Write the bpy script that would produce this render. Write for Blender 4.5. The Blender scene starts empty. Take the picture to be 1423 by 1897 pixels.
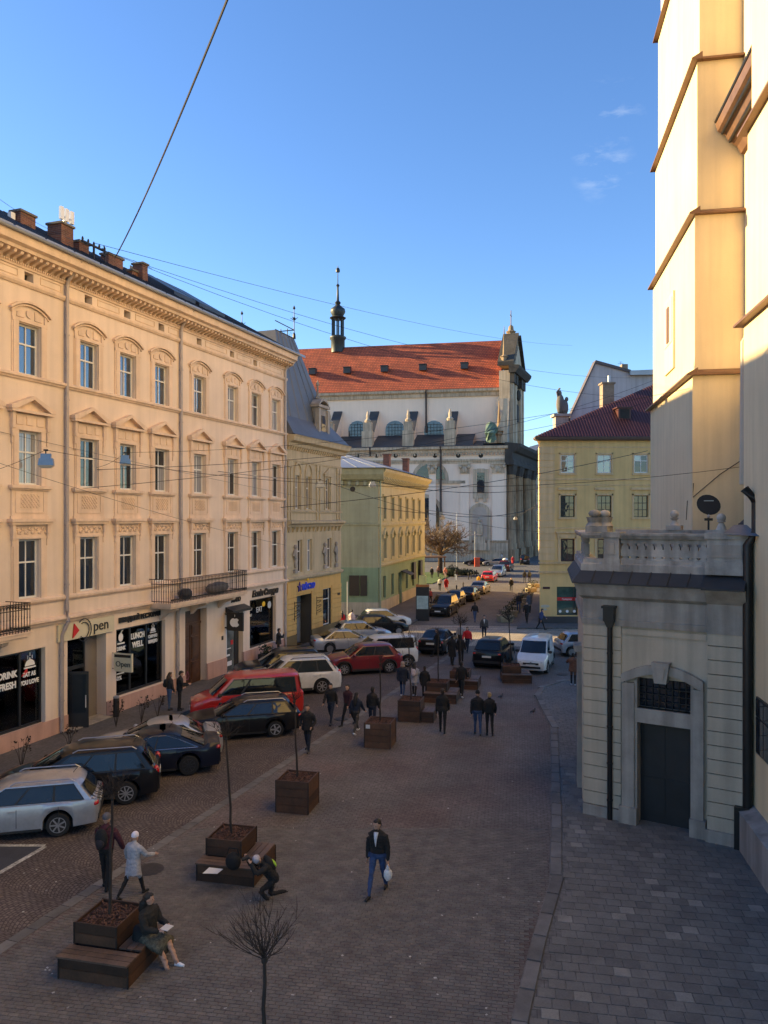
import bpy, bmesh, math, random
import numpy as np
from mathutils import Vector, Matrix, noise as mnoise

sc = bpy.context.scene
C = sc.collection
random.seed(11)
R = math.radians

# ---------------------------------------------------------------- camera, sky, sun, exposure
F, CX, HY, H = 1425.0, 711.5, 958.0, 8.7          # focal length and horizon in photo pixels, eye height in metres
cd = bpy.data.cameras.new('camera'); cam = bpy.data.objects.new('camera', cd); C.objects.link(cam); sc.camera = cam
cam.location = (0, 0, H); cam.rotation_euler = (R(90), 0, 0)
cd.sensor_fit = 'VERTICAL'; cd.sensor_height = 36; cd.sensor_width = 27; cd.lens = F / 1897 * 36
cd.shift_y = (HY - 948.5) / 1897; cd.clip_start = 0.1; cd.clip_end = 3000

SUN_A, SUN_E = R(15), R(17.3)                          # the sun stands to the left, a little ahead of the camera, low
w = bpy.data.worlds.new('World'); sc.world = w; w.use_nodes = True
nt = w.node_tree; bg = nt.nodes['Background']
sk = nt.nodes.new('ShaderNodeTexSky'); sk.sky_type = 'NISHITA'; sk.sun_disc = False
sk.sun_elevation = SUN_E; sk.sun_rotation = R(285)
sk.air_density = 1.0; sk.dust_density = 0.25; sk.ozone_density = 3.5; sk.altitude = 300
hs = nt.nodes.new('ShaderNodeHueSaturation'); hs.inputs['Saturation'].default_value = 1.12; hs.inputs['Hue'].default_value = 0.509
nt.links.new(sk.outputs[0], hs.inputs['Color'])
def wn(op, a, b=None, c=None, cls='ShaderNodeMath'):
    q = nt.nodes.new(cls); q.operation = op
    for k, x in enumerate((a, b, c)):
        if x is None: continue
        if hasattr(x, 'is_linked'): nt.links.new(x, q.inputs[k])
        else: q.inputs[k].default_value = x
    return q.outputs[1] if op == 'DOT_PRODUCT' else q.outputs[0]
tcw = nt.nodes.new('ShaderNodeTexCoord'); tcv = tcw.outputs['Generated']
nz = nt.nodes.new('ShaderNodeTexNoise'); nz.inputs['Scale'].default_value = 26; nz.inputs['Detail'].default_value = 7; nz.inputs['Roughness'].default_value = .62
mpw = nt.nodes.new('ShaderNodeMapping'); mpw.inputs['Rotation'].default_value = (0, R(-28), 0); mpw.inputs['Scale'].default_value = (.55, 1, 1.7); nt.links.new(tcv, mpw.inputs[0]); nt.links.new(mpw.outputs[0], nz.inputs['Vector'])
cl = None                                            # two faint wisps of cloud high on the right
for px, py, wd in ((1128, 212, .028), (1118, 313, .026), (1105, 290, .02)):
    v = Vector(((px - CX) / F, 1, (HY - py) / F)).normalized(); dp = wn('DOT_PRODUCT', tcv, tuple(v), cls='ShaderNodeVectorMath')
    ms = nt.nodes.new('ShaderNodeMapRange'); ms.inputs[1].default_value = math.cos(wd * 1.5); ms.inputs[2].default_value = 1.0; nt.links.new(dp, ms.inputs[0]); cl = ms.outputs[0] if cl is None else wn('MAXIMUM', cl, ms.outputs[0])
cf = wn('MULTIPLY', cl, wn('MULTIPLY', wn('MAXIMUM', wn('SUBTRACT', nz.outputs['Fac'], .52), 0.0), 1.5))
mxw = nt.nodes.new('ShaderNodeMix'); mxw.data_type = 'RGBA'; mxw.clamp_factor = True; nt.links.new(cf, mxw.inputs[0]); nt.links.new(hs.outputs[0], mxw.inputs[6]); mxw.inputs[7].default_value = (3.2, 3.5, 4.0, 1); nt.links.new(mxw.outputs[2], bg.inputs[0])
bg.inputs[1].default_value = 0.09
sl = bpy.data.lights.new('sun', 'SUN'); sl.energy = 4.6; sl.angle = R(0.6); sl.color = (1.0, 0.74, 0.38)
so = bpy.data.objects.new('sun', sl); C.objects.link(so)
sd = Vector((math.cos(SUN_A) * math.cos(SUN_E), -math.sin(SUN_A) * math.cos(SUN_E), -math.sin(SUN_E)))   # travel direction
so.rotation_euler = sd.to_track_quat('-Z', 'Y').to_euler(); so.location = (-60, 30, 60)
vs = sc.view_settings; vs.view_transform = 'Standard'; vs.look = 'None'; vs.gamma = 1; vs.use_curve_mapping = False
vs.exposure = 1.82
vs.use_white_balance = True; vs.white_balance_temperature = 6750; vs.white_balance_tint = 7
sc.cycles.use_denoising = True
sc.cycles.max_bounces = 6; sc.cycles.diffuse_bounces = 4; sc.cycles.glossy_bounces = 3; sc.cycles.transmission_bounces = 3
sc.cycles.caustics_reflective = False; sc.cycles.caustics_refractive = False

# ---------------------------------------------------------------- measuring helpers
def G(px, py, z=0.0):
    d = F * (H - z) / (py - HY)
    return ((px - CX) / F * d, d)
def AT(px, py, d):
    return ((px - CX) / F * d, d, H + (HY - py) / F * d)
class Plane:
    """A facade: s runs along it, out is the distance in front of it."""
    def __init__(self, P, ang):                    # ang: heading of s, degrees clockwise from +Y
        self.P = P; a = R(ang); self.D = (math.sin(a), math.cos(a)); self.N = (math.cos(a), -math.sin(a))
        self.rz = math.pi / 2 - a
    def s(self, px, out=0.0):
        u = (px - CX) / F; x = self.P[0] + self.N[0] * out; y = self.P[1] + self.N[1] * out
        return (y * u - x) / (self.D[0] - self.D[1] * u)
    def sz(self, px, py, out=0.0):
        s = self.s(px, out); d = self.P[1] + self.N[1] * out + self.D[1] * s
        return s, H + (HY - py) / F * d
    def w(self, s, out):
        return (self.P[0] + self.D[0] * s + self.N[0] * out, self.P[1] + self.D[1] * s + self.N[1] * out)

# ---------------------------------------------------------------- materials
MATS = {}
def M(name, col, rough=0.8, var=0.12, scale=1.5, bump=0.0, bscale=30.0, metal=0.0, coat=0.0, streak=0.0, spec=0.5, col2=None, ior=None, rnd=0.0, fine=0.05, fscale=60.0):
    if name in MATS: return MATS[name]
    m = bpy.data.materials.new(name); m.use_nodes = True; MATS[name] = m
    n = m.node_tree; b = n.nodes['Principled BSDF']; L = n.links.new
    b.inputs['Roughness'].default_value = rough; b.inputs['Metallic'].default_value = metal
    b.inputs['Coat Weight'].default_value = coat; b.inputs['Coat Roughness'].default_value = 0.04
    b.inputs['Specular IOR Level'].default_value = spec
    if ior: b.inputs['IOR'].default_value = ior
    g = n.nodes.new('ShaderNodeNewGeometry')
    c = tuple(col) + (1,)
    if var or col2:
        t = n.nodes.new('ShaderNodeTexNoise'); t.inputs['Scale'].default_value = scale; t.inputs['Detail'].default_value = 6; t.inputs['Roughness'].default_value = 0.62
        L(g.outputs['Position'], t.inputs['Vector'])
        r = n.nodes.new('ShaderNodeMapRange'); r.inputs[1].default_value = 0.3; r.inputs[2].default_value = 0.7; L(t.outputs['Fac'], r.inputs[0])
        mx = n.nodes.new('ShaderNodeMix'); mx.data_type = 'RGBA'; L(r.outputs[0], mx.inputs[0])
        mx.inputs[6].default_value = tuple(x * (1 - var) for x in col) + (1,)
        mx.inputs[7].default_value = (tuple(col2) + (1,)) if col2 else tuple(min(1, x * (1 + var)) for x in col) + (1,)
        out = mx.outputs[2]
        def mul(vec_out, amt, lo=0.35, hi=0.65):
            nonlocal out
            rr = n.nodes.new('ShaderNodeMapRange'); rr.inputs[1].default_value = lo; rr.inputs[2].default_value = hi
            rr.inputs[3].default_value = 1 - amt; rr.inputs[4].default_value = 1 + amt * 0.5; L(vec_out, rr.inputs[0])
            k = n.nodes.new('ShaderNodeVectorMath'); k.operation = 'SCALE'; L(out, k.inputs[0]); L(rr.outputs[0], k.inputs[3]); out = k.outputs[0]
        if fine:
            t2 = n.nodes.new('ShaderNodeTexNoise'); t2.inputs['Scale'].default_value = fscale; t2.inputs['Detail'].default_value = 3; L(g.outputs['Position'], t2.inputs['Vector']); mul(t2.outputs['Fac'], fine)
        if streak:
            mp = n.nodes.new('ShaderNodeMapping'); mp.inputs['Scale'].default_value = (2.2, 2.2, 0.12); L(g.outputs['Position'], mp.inputs[0])
            t3 = n.nodes.new('ShaderNodeTexNoise'); t3.inputs['Scale'].default_value = 1.6; t3.inputs['Detail'].default_value = 5; L(mp.outputs[0], t3.inputs['Vector']); mul(t3.outputs['Fac'], streak, 0.3, 0.6)
        if rnd:
            oi = n.nodes.new('ShaderNodeObjectInfo'); mul(oi.outputs['Random'], rnd, 0, 1)
        L(out, b.inputs['Base Color'])
    else:
        b.inputs['Base Color'].default_value = c
    if bump:
        t4 = n.nodes.new('ShaderNodeTexNoise'); t4.inputs['Scale'].default_value = bscale; t4.inputs['Detail'].default_value = 4; L(g.outputs['Position'], t4.inputs['Vector'])
        bp = n.nodes.new('ShaderNodeBump'); bp.inputs['Strength'].default_value = bump; bp.inputs['Distance'].default_value = 0.02; L(t4.outputs['Fac'], bp.inputs['Height']); L(bp.outputs[0], b.inputs['Normal'])
    return m

def brickmat(name, c1, c2, mortar, bw, bh, ms=0.012, rough=0.85, offset=0.5, bump=0.5, coords='Object', swap=None, big=0.0, bigcol=None, fan=0.0, smooth=0.1, dist=0.01, bigscale=0.25):
    """Coursed pieces too small to pick apart; swap maps the axes, fan bends the courses into arcs of that radius."""
    m = bpy.data.materials.new(name); m.use_nodes = True; n = m.node_tree; L = n.links.new; b = n.nodes['Principled BSDF']
    b.inputs['Roughness'].default_value = rough
    tc = n.nodes.new('ShaderNodeTexCoord'); v = tc.outputs[coords]
    if swap:
        sp = n.nodes.new('ShaderNodeSeparateXYZ'); L(v, sp.inputs[0]); cb = n.nodes.new('ShaderNodeCombineXYZ')
        for k, ax in enumerate(swap): L(sp.outputs['XYZ'.index(ax)], cb.inputs[k])
        v = cb.outputs[0]
    if fan:
        def mt(op, a, bb=None):
            q = n.nodes.new('ShaderNodeMath'); q.operation = op
            for k, x in enumerate((a, bb)):
                if x is None: continue
                if isinstance(x, (int, float)): q.inputs[k].default_value = x
                else: L(x, q.inputs[k])
            return q.outputs[0]
        nz = n.nodes.new('ShaderNodeTexNoise'); nz.inputs['Scale'].default_value = 1.2; L(v, nz.inputs['Vector'])
        sp = n.nodes.new('ShaderNodeSeparateXYZ'); L(v, sp.inputs[0])
        wob = mt('MULTIPLY', mt('SUBTRACT', nz.outputs['Fac'], 0.5), 0.18)
        xx = mt('ADD', sp.outputs[0], wob)
        md = mt('SUBTRACT', mt('FLOORED_MODULO', xx, fan), fan / 2)
        arc = mt('SQRT', mt('SUBTRACT', (fan * 0.74) ** 2, mt('MULTIPLY', md, md)))
        ang = mt('ARCSINE', mt('DIVIDE', md, fan * 0.74))
        col = mt('MULTIPLY', mt('FLOOR', mt('DIVIDE', xx, fan)), 7.3)
        yy = mt('SUBTRACT', mt('ADD', sp.outputs[1], wob), arc)
        cb = n.nodes.new('ShaderNodeCombineXYZ'); L(mt('ADD', mt('MULTIPLY', ang, fan * 0.74), col), cb.inputs[0]); L(yy, cb.inputs[1]); v = cb.outputs[0]
    br = n.nodes.new('ShaderNodeTexBrick'); br.offset = offset; L(v, br.inputs['Vector'])
    br.inputs['Scale'].default_value = 1; br.inputs['Brick Width'].default_value = bw; br.inputs['Row Height'].default_value = bh
    br.inputs['Mortar Size'].default_value = ms; br.inputs['Mortar Smooth'].default_value = smooth; br.inputs['Bias'].default_value = 0
    br.inputs['Color1'].default_value = tuple(c1) + (1,); br.inputs['Color2'].default_value = tuple(c2) + (1,); br.inputs['Mortar'].default_value = tuple(mortar) + (1,)
    out = br.outputs['Color']
    g = n.nodes.new('ShaderNodeNewGeometry')
    for scl, amt in ((9.0, 0.25), (0.5, 0.22)):
        t = n.nodes.new('ShaderNodeTexNoise'); t.inputs['Scale'].default_value = scl; t.inputs['Detail'].default_value = 5; L(g.outputs['Position'], t.inputs['Vector'])
        rr = n.nodes.new('ShaderNodeMapRange'); rr.inputs[1].default_value = 0.32; rr.inputs[2].default_value = 0.68; rr.inputs[3].default_value = 1 - amt; rr.inputs[4].default_value = 1 + amt; L(t.outputs['Fac'], rr.inputs[0])
        k = n.nodes.new('ShaderNodeVectorMath'); k.operation = 'SCALE'; L(out, k.inputs[0]); L(rr.outputs[0], k.inputs[3]); out = k.outputs[0]
    if big:
        t = n.nodes.new('ShaderNodeTexNoise'); t.inputs['Scale'].default_value = bigscale; t.inputs['Detail'].default_value = 4; L(g.outputs['Position'], t.inputs['Vector'])
        rr = n.nodes.new('ShaderNodeMapRange'); rr.inputs[1].default_value = 0.42; rr.inputs[2].default_value = 0.66; rr.inputs[4].default_value = big; L(t.outputs['Fac'], rr.inputs[0])
        mx = n.nodes.new('ShaderNodeMix'); mx.data_type = 'RGBA'; mx.blend_type = 'MIX'; L(rr.outputs[0], mx.inputs[0]); L(out, mx.inputs[6])
        mm = n.nodes.new('ShaderNodeVectorMath'); mm.operation = 'MULTIPLY'; L(out, mm.inputs[0]); mm.inputs[1].default_value = bigcol; L(mm.outputs[0], mx.inputs[7]); out = mx.outputs[2]
    L(out, b.inputs['Base Color'])
    bp = n.nodes.new('ShaderNodeBump'); bp.inputs['Strength'].default_value = bump; bp.inputs['Distance'].default_value = dist; bp.invert = True
    L(br.outputs['Fac'], bp.inputs['Height']); L(bp.outputs[0], b.inputs['Normal'])
    MATS[name] = m
    return m

def glass(name, tint=(0.012, 0.015, 0.02), ior=1.8, rough=0.03, curtain=None):
    m = bpy.data.materials.new(name); m.use_nodes = True; n = m.node_tree; b = n.nodes['Principled BSDF']; L = n.links.new
    b.inputs['Roughness'].default_value = rough; b.inputs['IOR'].default_value = ior
    g = n.nodes.new('ShaderNodeNewGeometry')
    t = n.nodes.new('ShaderNodeTexNoise'); t.inputs['Scale'].default_value = 1.1; t.inputs['Detail'].default_value = 3; L(g.outputs['Position'], t.inputs['Vector'])
    mx = n.nodes.new('ShaderNodeMix'); mx.data_type = 'RGBA'
    rr = n.nodes.new('ShaderNodeMapRange'); rr.inputs[1].default_value = 0.4; rr.inputs[2].default_value = 0.6; L(t.outputs['Fac'], rr.inputs[0]); L(rr.outputs[0], mx.inputs[0])
    mx.inputs[6].default_value = tuple(tint) + (1,); mx.inputs[7].default_value = tuple(x * 1.9 for x in tint) + (1,)
    out = mx.outputs[2]
    if curtain:
        sx = n.nodes.new('ShaderNodeSeparateXYZ'); L(g.outputs['Position'], sx.inputs[0])
        ad = n.nodes.new('ShaderNodeMath'); ad.operation = 'ADD'; L(sx.outputs[0], ad.inputs[0]); L(sx.outputs[1], ad.inputs[1])
        wv = n.nodes.new('ShaderNodeMath'); wv.operation = 'MULTIPLY'; L(ad.outputs[0], wv.inputs[0]); wv.inputs[1].default_value = 38
        sn = n.nodes.new('ShaderNodeMath'); sn.operation = 'SINE'; L(wv.outputs[0], sn.inputs[0])
        r2 = n.nodes.new('ShaderNodeMapRange'); r2.inputs[1].default_value = -1; r2.inputs[3].default_value = 0.55; r2.inputs[4].default_value = 1.0; L(sn.outputs[0], r2.inputs[0])
        k = n.nodes.new('ShaderNodeVectorMath'); k.operation = 'SCALE'; k.inputs[0].default_value = curtain; L(r2.outputs[0], k.inputs[3]); out = k.outputs[0]
    L(out, b.inputs['Base Color'])
    # old panes are never flat
    t4 = n.nodes.new('ShaderNodeTexNoise'); t4.inputs['Scale'].default_value = 1.3; L(g.outputs['Position'], t4.inputs['Vector'])
    bp = n.nodes.new('ShaderNodeBump'); bp.inputs['Strength'].default_value = 0.06; bp.inputs['Distance'].default_value = 0.1; L(t4.outputs['Fac'], bp.inputs['Height']); L(bp.outputs[0], b.inputs['Normal'])
    MATS[name] = m
    return m

# ---------------------------------------------------------------- mesh helpers
class MB:
    def __init__(self): self.v = []; self.f = []; self.m = []
    def add(self, vs_, fs_, mi=0):
        o = len(self.v); self.v += [tuple(p) for p in vs_]; self.f += [tuple(i + o for i in f) for f in fs_]; self.m += [mi] * len(fs_); return self
    def box(self, x0, x1, y0, y1, z0, z1, mi=0):
        return self.add([(x0, y0, z0), (x1, y0, z0), (x1, y1, z0), (x0, y1, z0), (x0, y0, z1), (x1, y0, z1), (x1, y1, z1), (x0, y1, z1)],
                        [(0, 3, 2, 1), (4, 5, 6, 7), (0, 1, 5, 4), (1, 2, 6, 5), (2, 3, 7, 6), (3, 0, 4, 7)], mi)
    def obox(self, c, size, rz=0, ry=0, rx=0, mi=0):
        mt = Matrix.Translation(c) @ Matrix.Rotation(rz, 4, 'Z') @ Matrix.Rotation(ry, 4, 'Y') @ Matrix.Rotation(rx, 4, 'X')
        a, b, c_ = (k / 2 for k in size)
        vv = [mt @ Vector(p) for p in [(-a, -b, -c_), (a, -b, -c_), (a, b, -c_), (-a, b, -c_), (-a, -b, c_), (a, -b, c_), (a, b, c_), (-a, b, c_)]]
        return self.add(vv, [(0, 3, 2, 1), (4, 5, 6, 7), (0, 1, 5, 4), (1, 2, 6, 5), (2, 3, 7, 6), (3, 0, 4, 7)], mi)
    def quad(self, a, b, c, d, mi=0): return self.add([a, b, c, d], [(0, 1, 2, 3)], mi)
    def poly(self, pts, mi=0): return self.add(pts, [tuple(range(len(pts)))], mi)
    def prism(self, pts, lo, hi, ax='y', mi=0):
        """pts: polygon in the plane across ax; lo..hi the extrusion along ax."""
        def p(a, b, t): return {'y': (a, t, b), 'x': (t, a, b), 'z': (a, b, t)}[ax]
        n = len(pts); vv = [p(a, b, lo) for a, b in pts] + [p(a, b, hi) for a, b in pts]
        area = sum(pts[i][0] * pts[(i + 1) % n][1] - pts[(i + 1) % n][0] * pts[i][1] for i in range(n))
        flip = (area > 0) != (ax == 'y')
        ff = [tuple(range(n)), tuple(range(2 * n - 1, n - 1, -1))] + [(i + n, (i + 1) % n + n, (i + 1) % n, i) for i in range(n)]
        if flip: ff = [tuple(reversed(f)) for f in ff]
        return self.add(vv, ff, mi)
    def lathe(self, prof, n=12, c=(0, 0, 0), mi=0, axis='z'):
        vv = []; ff = []
        for r, z in prof:
            for k in range(n):
                a = 2 * math.pi * k / n; x, y = r * math.cos(a), r * math.sin(a)
                q = (x, y, z) if axis == 'z' else ((x, z, y) if axis == 'y' else (z, x, y))
                vv.append((c[0] + q[0], c[1] + q[1], c[2] + q[2]))
        for i in range(len(prof) - 1):
            for k in range(n):
                ff.append((i * n + k, i * n + (k + 1) % n, (i + 1) * n + (k + 1) % n, (i + 1) * n + k))
        ff.append(tuple(reversed(range(n)))); ff.append(tuple(range((len(prof) - 1) * n, len(prof) * n)))
        if axis == 'y': ff = [tuple(reversed(f)) for f in ff]
        return self.add(vv, ff, mi)
    def loft(self, rings, mi=0, caps=True):
        n = len(rings[0]); vv = [p for r in rings for p in r]; ff = []
        for i in range(len(rings) - 1):
            for k in range(n): ff.append((i * n + k, i * n + (k + 1) % n, (i + 1) * n + (k + 1) % n, (i + 1) * n + k))
        if caps: ff.append(tuple(reversed(range(n)))); ff.append(tuple(range((len(rings) - 1) * n, len(rings) * n)))
        return self.add(vv, ff, mi)
    def tube(self, pts, r, n=6, mi=0, flat=1.0):
        pts = [Vector(p) for p in pts]; rs = r if isinstance(r, (list, tuple)) else [r] * len(pts); rings = []
        for i, p in enumerate(pts):
            t = (pts[min(i + 1, len(pts) - 1)] - pts[max(i - 1, 0)])
            t = t.normalized() if t.length > 1e-9 else Vector((0, 0, 1))
            a = t.cross(Vector((0, 0, 1))) if abs(t.z) < 0.95 else t.cross(Vector((0, 1, 0))); a.normalize(); b = t.cross(a)
            rings.append([p + a * (rs[i] * math.cos(2 * math.pi * k / n)) + b * (rs[i] * flat * math.sin(2 * math.pi * k / n)) for k in range(n)])
        return self.loft(rings, mi)
    def blob(self, c, r, nu=10, nv=7, mi=0):
        vv = [(c[0], c[1], c[2] - r[2])]
        for j in range(1, nv):
            t = math.pi * j / nv - math.pi / 2
            for k in range(nu):
                a = 2 * math.pi * k / nu; vv.append((c[0] + r[0] * math.cos(t) * math.cos(a), c[1] + r[1] * math.cos(t) * math.sin(a), c[2] + r[2] * math.sin(t)))
        vv.append((c[0], c[1], c[2] + r[2])); ff = []
        for k in range(nu):
            ff.append((0, 1 + (k + 1) % nu, 1 + k)); e = 1 + (nv - 2) * nu; ff.append((e + k, e + (k + 1) % nu, len(vv) - 1))
        for j in range(nv - 2):
            for k in range(nu): ff.append((1 + j * nu + k, 1 + j * nu + (k + 1) % nu, 1 + (j + 1) * nu + (k + 1) % nu, 1 + (j + 1) * nu + k))
        return self.add(vv, ff, mi)
    def mesh(self, name, mats, smooth=None):
        me = bpy.data.meshes.new(name); me.from_pydata(self.v, [], self.f)
        for m in (mats if isinstance(mats, (list, tuple)) else [mats]): me.materials.append(MATS[m] if isinstance(m, str) else m)
        if any(self.m): me.polygons.foreach_set('material_index', self.m)
        me.update()
        if smooth is not None:
            me.shade_smooth()
            if smooth < 180: me.set_sharp_from_angle(angle=R(smooth))
        return me
    def build(self, name, mats, parent=None, smooth=None, loc=None, rz=0.0):
        return put(name, self.mesh(name, mats, smooth), parent, loc, rz)
def put(name, me, parent=None, loc=None, rz=0.0):
    o = bpy.data.objects.new(name, me); C.objects.link(o)
    if parent is not None: o.parent = parent
    if loc is not None: o.location = loc
    if rz: o.rotation_euler = (0, 0, rz)
    return o
def tag(o, label=None, cat=None, group=None, kind=None):
    if label: o['label'] = label
    if cat: o['category'] = cat
    if group: o['group'] = group
    if kind: o['kind'] = kind
    return o
def thing(name, label, cat, loc=(0, 0, 0), rz=0.0, group=None):
    o = bpy.data.objects.new(name, None); C.objects.link(o); o.location = loc; o.rotation_euler = (0, 0, rz); o.empty_display_size = 0.2
    return tag(o, label, cat, group)
KIDS = {}
def dup(root, loc=None, rz=None, label=None, parent=None):
    c = root.copy(); C.objects.link(c)
    if parent is not None: c.parent = parent
    if loc is not None: c.location = loc
    if rz is not None: c.rotation_euler = (0, 0, rz)
    if label: c['label'] = label
    for ch in root.children: dup(ch, parent=c)
    return c
TEXTS = []
def text(body, size, parent, loc, mat, name='lettering', extrude=0.012, rz=0.0, shear=0.0, align='CENTER', xs=1.0, outline=0.0, offset=0.0):
    cu = bpy.data.curves.new('lettering', 'FONT'); cu.body = body; cu.size = size; cu.extrude = extrude; cu.align_x = align; cu.shear = shear; cu.offset = offset
    cu.resolution_u = 3
    o = bpy.data.objects.new('tmp_text', cu); C.objects.link(o)
    TEXTS.append((o, name, parent, loc, mat, rz, xs))
def flush_texts():
    bpy.context.view_layer.update(); dg = bpy.context.evaluated_depsgraph_get()
    for o, name, parent, loc, mat, rz, xs in TEXTS:
        me = bpy.data.meshes.new_from_object(o.evaluated_get(dg)); me.materials.clear(); me.materials.append(MATS[mat]); me.name = name
        for p in me.polygons: p.material_index = 0
        q = put(name, me, parent, loc); q.rotation_euler = (R(90), 0, rz); q.scale = (xs, 1, 1)
        cu = o.data; bpy.data.objects.remove(o); bpy.data.curves.remove(cu)
    TEXTS.clear()

# ---------------------------------------------------------------- palette
M('plaster_cream', (0.76, 0.61, 0.49), 0.88, 0.08, 0.45, 0.15, 25, streak=0.06, fine=0.05)
M('plaster_trim', (0.74, 0.56, 0.42), 0.85, 0.12, 0.9, 0.15, 30, streak=0.1, fine=0.06)
M('plinth_pink', (0.50, 0.31, 0.25), 0.85, 0.10, 1.2, 0.15, 30, streak=0.12)
M('frame_white', (0.72, 0.70, 0.66), 0.45, 0.05, 3)
M('frame_dark', (0.02, 0.021, 0.024), 0.4, 0.1, 3)
M('pipe_zinc', (0.42, 0.36, 0.34), 0.5, 0.12, 3, metal=0.3)
M('pipe_black', (0.012, 0.012, 0.014), 0.42, 0.2, 3, metal=0.2)
M('iron', (0.02, 0.018, 0.018), 0.5, 0.2, 6, metal=0.4)
M('roof_dark', (0.05, 0.052, 0.06), 0.42, 0.25, 0.7, 0.1, 8, metal=0.5)
M('roof_tin', (0.33, 0.35, 0.38), 0.4, 0.15, 0.7, 0.05, 8, metal=0.5)
M('roof_slate', (0.13, 0.135, 0.15), 0.55, 0.18, 0.7, 0.1, 10, metal=0.1)
M('wood_door', (0.085, 0.038, 0.018), 0.5, 0.35, 3, 0.2, 25, streak=0.2)
M('stone_grey', (0.33, 0.30, 0.27), 0.9, 0.2, 1.0, 0.25, 20, streak=0.25)
M('stone_dark', (0.13, 0.12, 0.11), 0.9, 0.35, 0.8, 0.3, 10, streak=0.35)
M('white_print', (0.8, 0.8, 0.8), 0.6, 0, 1)
M('red_print', (0.55, 0.012, 0.015), 0.5, 0, 1)
M('black_print', (0.015, 0.015, 0.016), 0.5, 0, 1)
M('blue_print', (0.01, 0.06, 0.75), 0.5, 0, 1)
M('yellow_print', (0.9, 0.55, 0.02), 0.5, 0, 1)
M('rubber', (0.012, 0.012, 0.012), 0.75, 0.2, 8)
glass('glass_dark'); glass('glass_matte', (.010, .010, .011), 1.2, .1); glass('glass_sky', (0.02, 0.03, 0.045), 2.6); glass('glass_curtain', ior=1.8, curtain=(0.34, 0.35, 0.38)); 
def clear_glass(name, tint=.86):
    m = bpy.data.materials.new(name); m.use_nodes = True; n = m.node_tree; MATS[name] = m; n.nodes.remove(n.nodes['Principled BSDF'])
    a = n.nodes.new('ShaderNodeBsdfTransparent'); a.inputs[0].default_value = (tint, tint * 1.02, tint * 1.03, 1); b = n.nodes.new('ShaderNodeBsdfGlossy'); b.inputs['Roughness'].default_value = .02
    f = n.nodes.new('ShaderNodeFresnel'); f.inputs[0].default_value = 1.6; x = n.nodes.new('ShaderNodeMixShader')
    n.links.new(f.outputs[0], x.inputs[0]); n.links.new(a.outputs[0], x.inputs[1]); n.links.new(b.outputs[0], x.inputs[2]); n.links.new(x.outputs[0], n.nodes['Material Output'].inputs[0])
clear_glass('glass_shop')
brickmat('brick_chimney', (0.20, 0.072, 0.045), (0.11, 0.045, 0.033), (0.16, 0.13, 0.11), 0.26, 0.08, 0.010, swap='YZX', bump=0.6)
brickmat('brick_chimney_x', (0.20, 0.072, 0.045), (0.11, 0.045, 0.033), (0.16, 0.13, 0.11), 0.26, 0.08, 0.010, swap='XZY', bump=0.6)
# ================================================================ the ground
F1 = Plane((-13.9, 27.86), 19.83)                  # the long cream facade on the left; the street runs along it
def struct(name, mb, mats, loc=None, rz=0.0, smooth=None):
    o = mb.build(name, mats, None, smooth, loc, rz); o['kind'] = 'structure'; return o
def visible(x, y, z=0.0, m=25):
    if y < 1: return False
    px = CX + x / y * F; py = HY + (H - z) / y * F
    return -m < px < 1423 + m and -m < py < 1897 + m

brickmat('ground_cobble', (0.15, 0.143, 0.132), (0.115, 0.108, 0.10), (0.05, 0.046, 0.043), 0.13, 0.11, 0.012, big=0.5, bigcol=(0.8, 0.8, 0.85), coords='Object')
brickmat('fan_cobble', (0.15, 0.122, 0.105), (0.10, 0.08, 0.07), (0.032, 0.022, 0.021), 0.125, 0.095, 0.010, fan=1.5, bump=0.9, big=0.35, bigcol=(0.75, 0.72, 0.72), dist=0.03, smooth=0.3, offset=0.37)
brickmat('plaza_brick', (0.140, 0.130, 0.119), (0.118, 0.109, 0.10), (0.06, 0.026, 0.025), 0.2, 0.1, 0.006, big=0.75, bigcol=(0.94, 0.74, 0.7), bump=0.4, bigscale=0.35)
brickmat('sett_granite', (0.50, 0.43, 0.33), (0.38, 0.33, 0.26), (0.08, 0.05, 0.045), 0.24, 0.17, 0.02, bump=0.8, dist=0.03)
brickmat('slab_small', (0.155, 0.15, 0.14), (0.13, 0.126, 0.12), (0.045, 0.045, 0.043), 0.3, 0.3, 0.006, big=0.5, bigcol=(0.72, 0.72, 0.75), bump=0.3)
brickmat('sidewalk_slab', (0.12, 0.114, 0.11), (0.10, 0.095, 0.092), (0.045, 0.042, 0.04), 0.4, 0.4, 0.004, big=0.6, bigcol=(0.7, 0.68, 0.68), bump=0.15)
M('kerb_stone', (0.15, 0.145, 0.137), 0.85, 0.25, 2.0, 0.3, 20, rnd=0.3)
M('asphalt_patch', (0.045, 0.05, 0.062), 0.9, 0.2, 2, 0.3, 80)
M('road_paint', (0.42, 0.42, 0.38), 0.8, 0.5, 5, fine=0.4, fscale=25)
M('rail_steel', (0.10, 0.09, 0.085), 0.35, 0.2, 5, metal=0.8)
M('grass_ground', (0.055, 0.10, 0.018), 0.9, 0.4, 3, 0.5, 40)
for k, t in enumerate(((0.134, 0.125, 0.114), (0.119, 0.111, 0.102), (0.145, 0.131, 0.117), (0.13, 0.115, 0.105))): M('paver_%d' % k, t, 0.85, 0.28, 2.2, 0.25, 60, fine=0.15, fscale=35)
for k, t in enumerate(((0.15, 0.146, 0.134), (0.136, 0.132, 0.122), (0.162, 0.156, 0.142), (0.122, 0.119, 0.112), (0.23, 0.222, 0.197))): M('slab_%d' % k, t, 0.85, 0.22, 1.6, 0.25, 50, fine=0.12, fscale=30)

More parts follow.
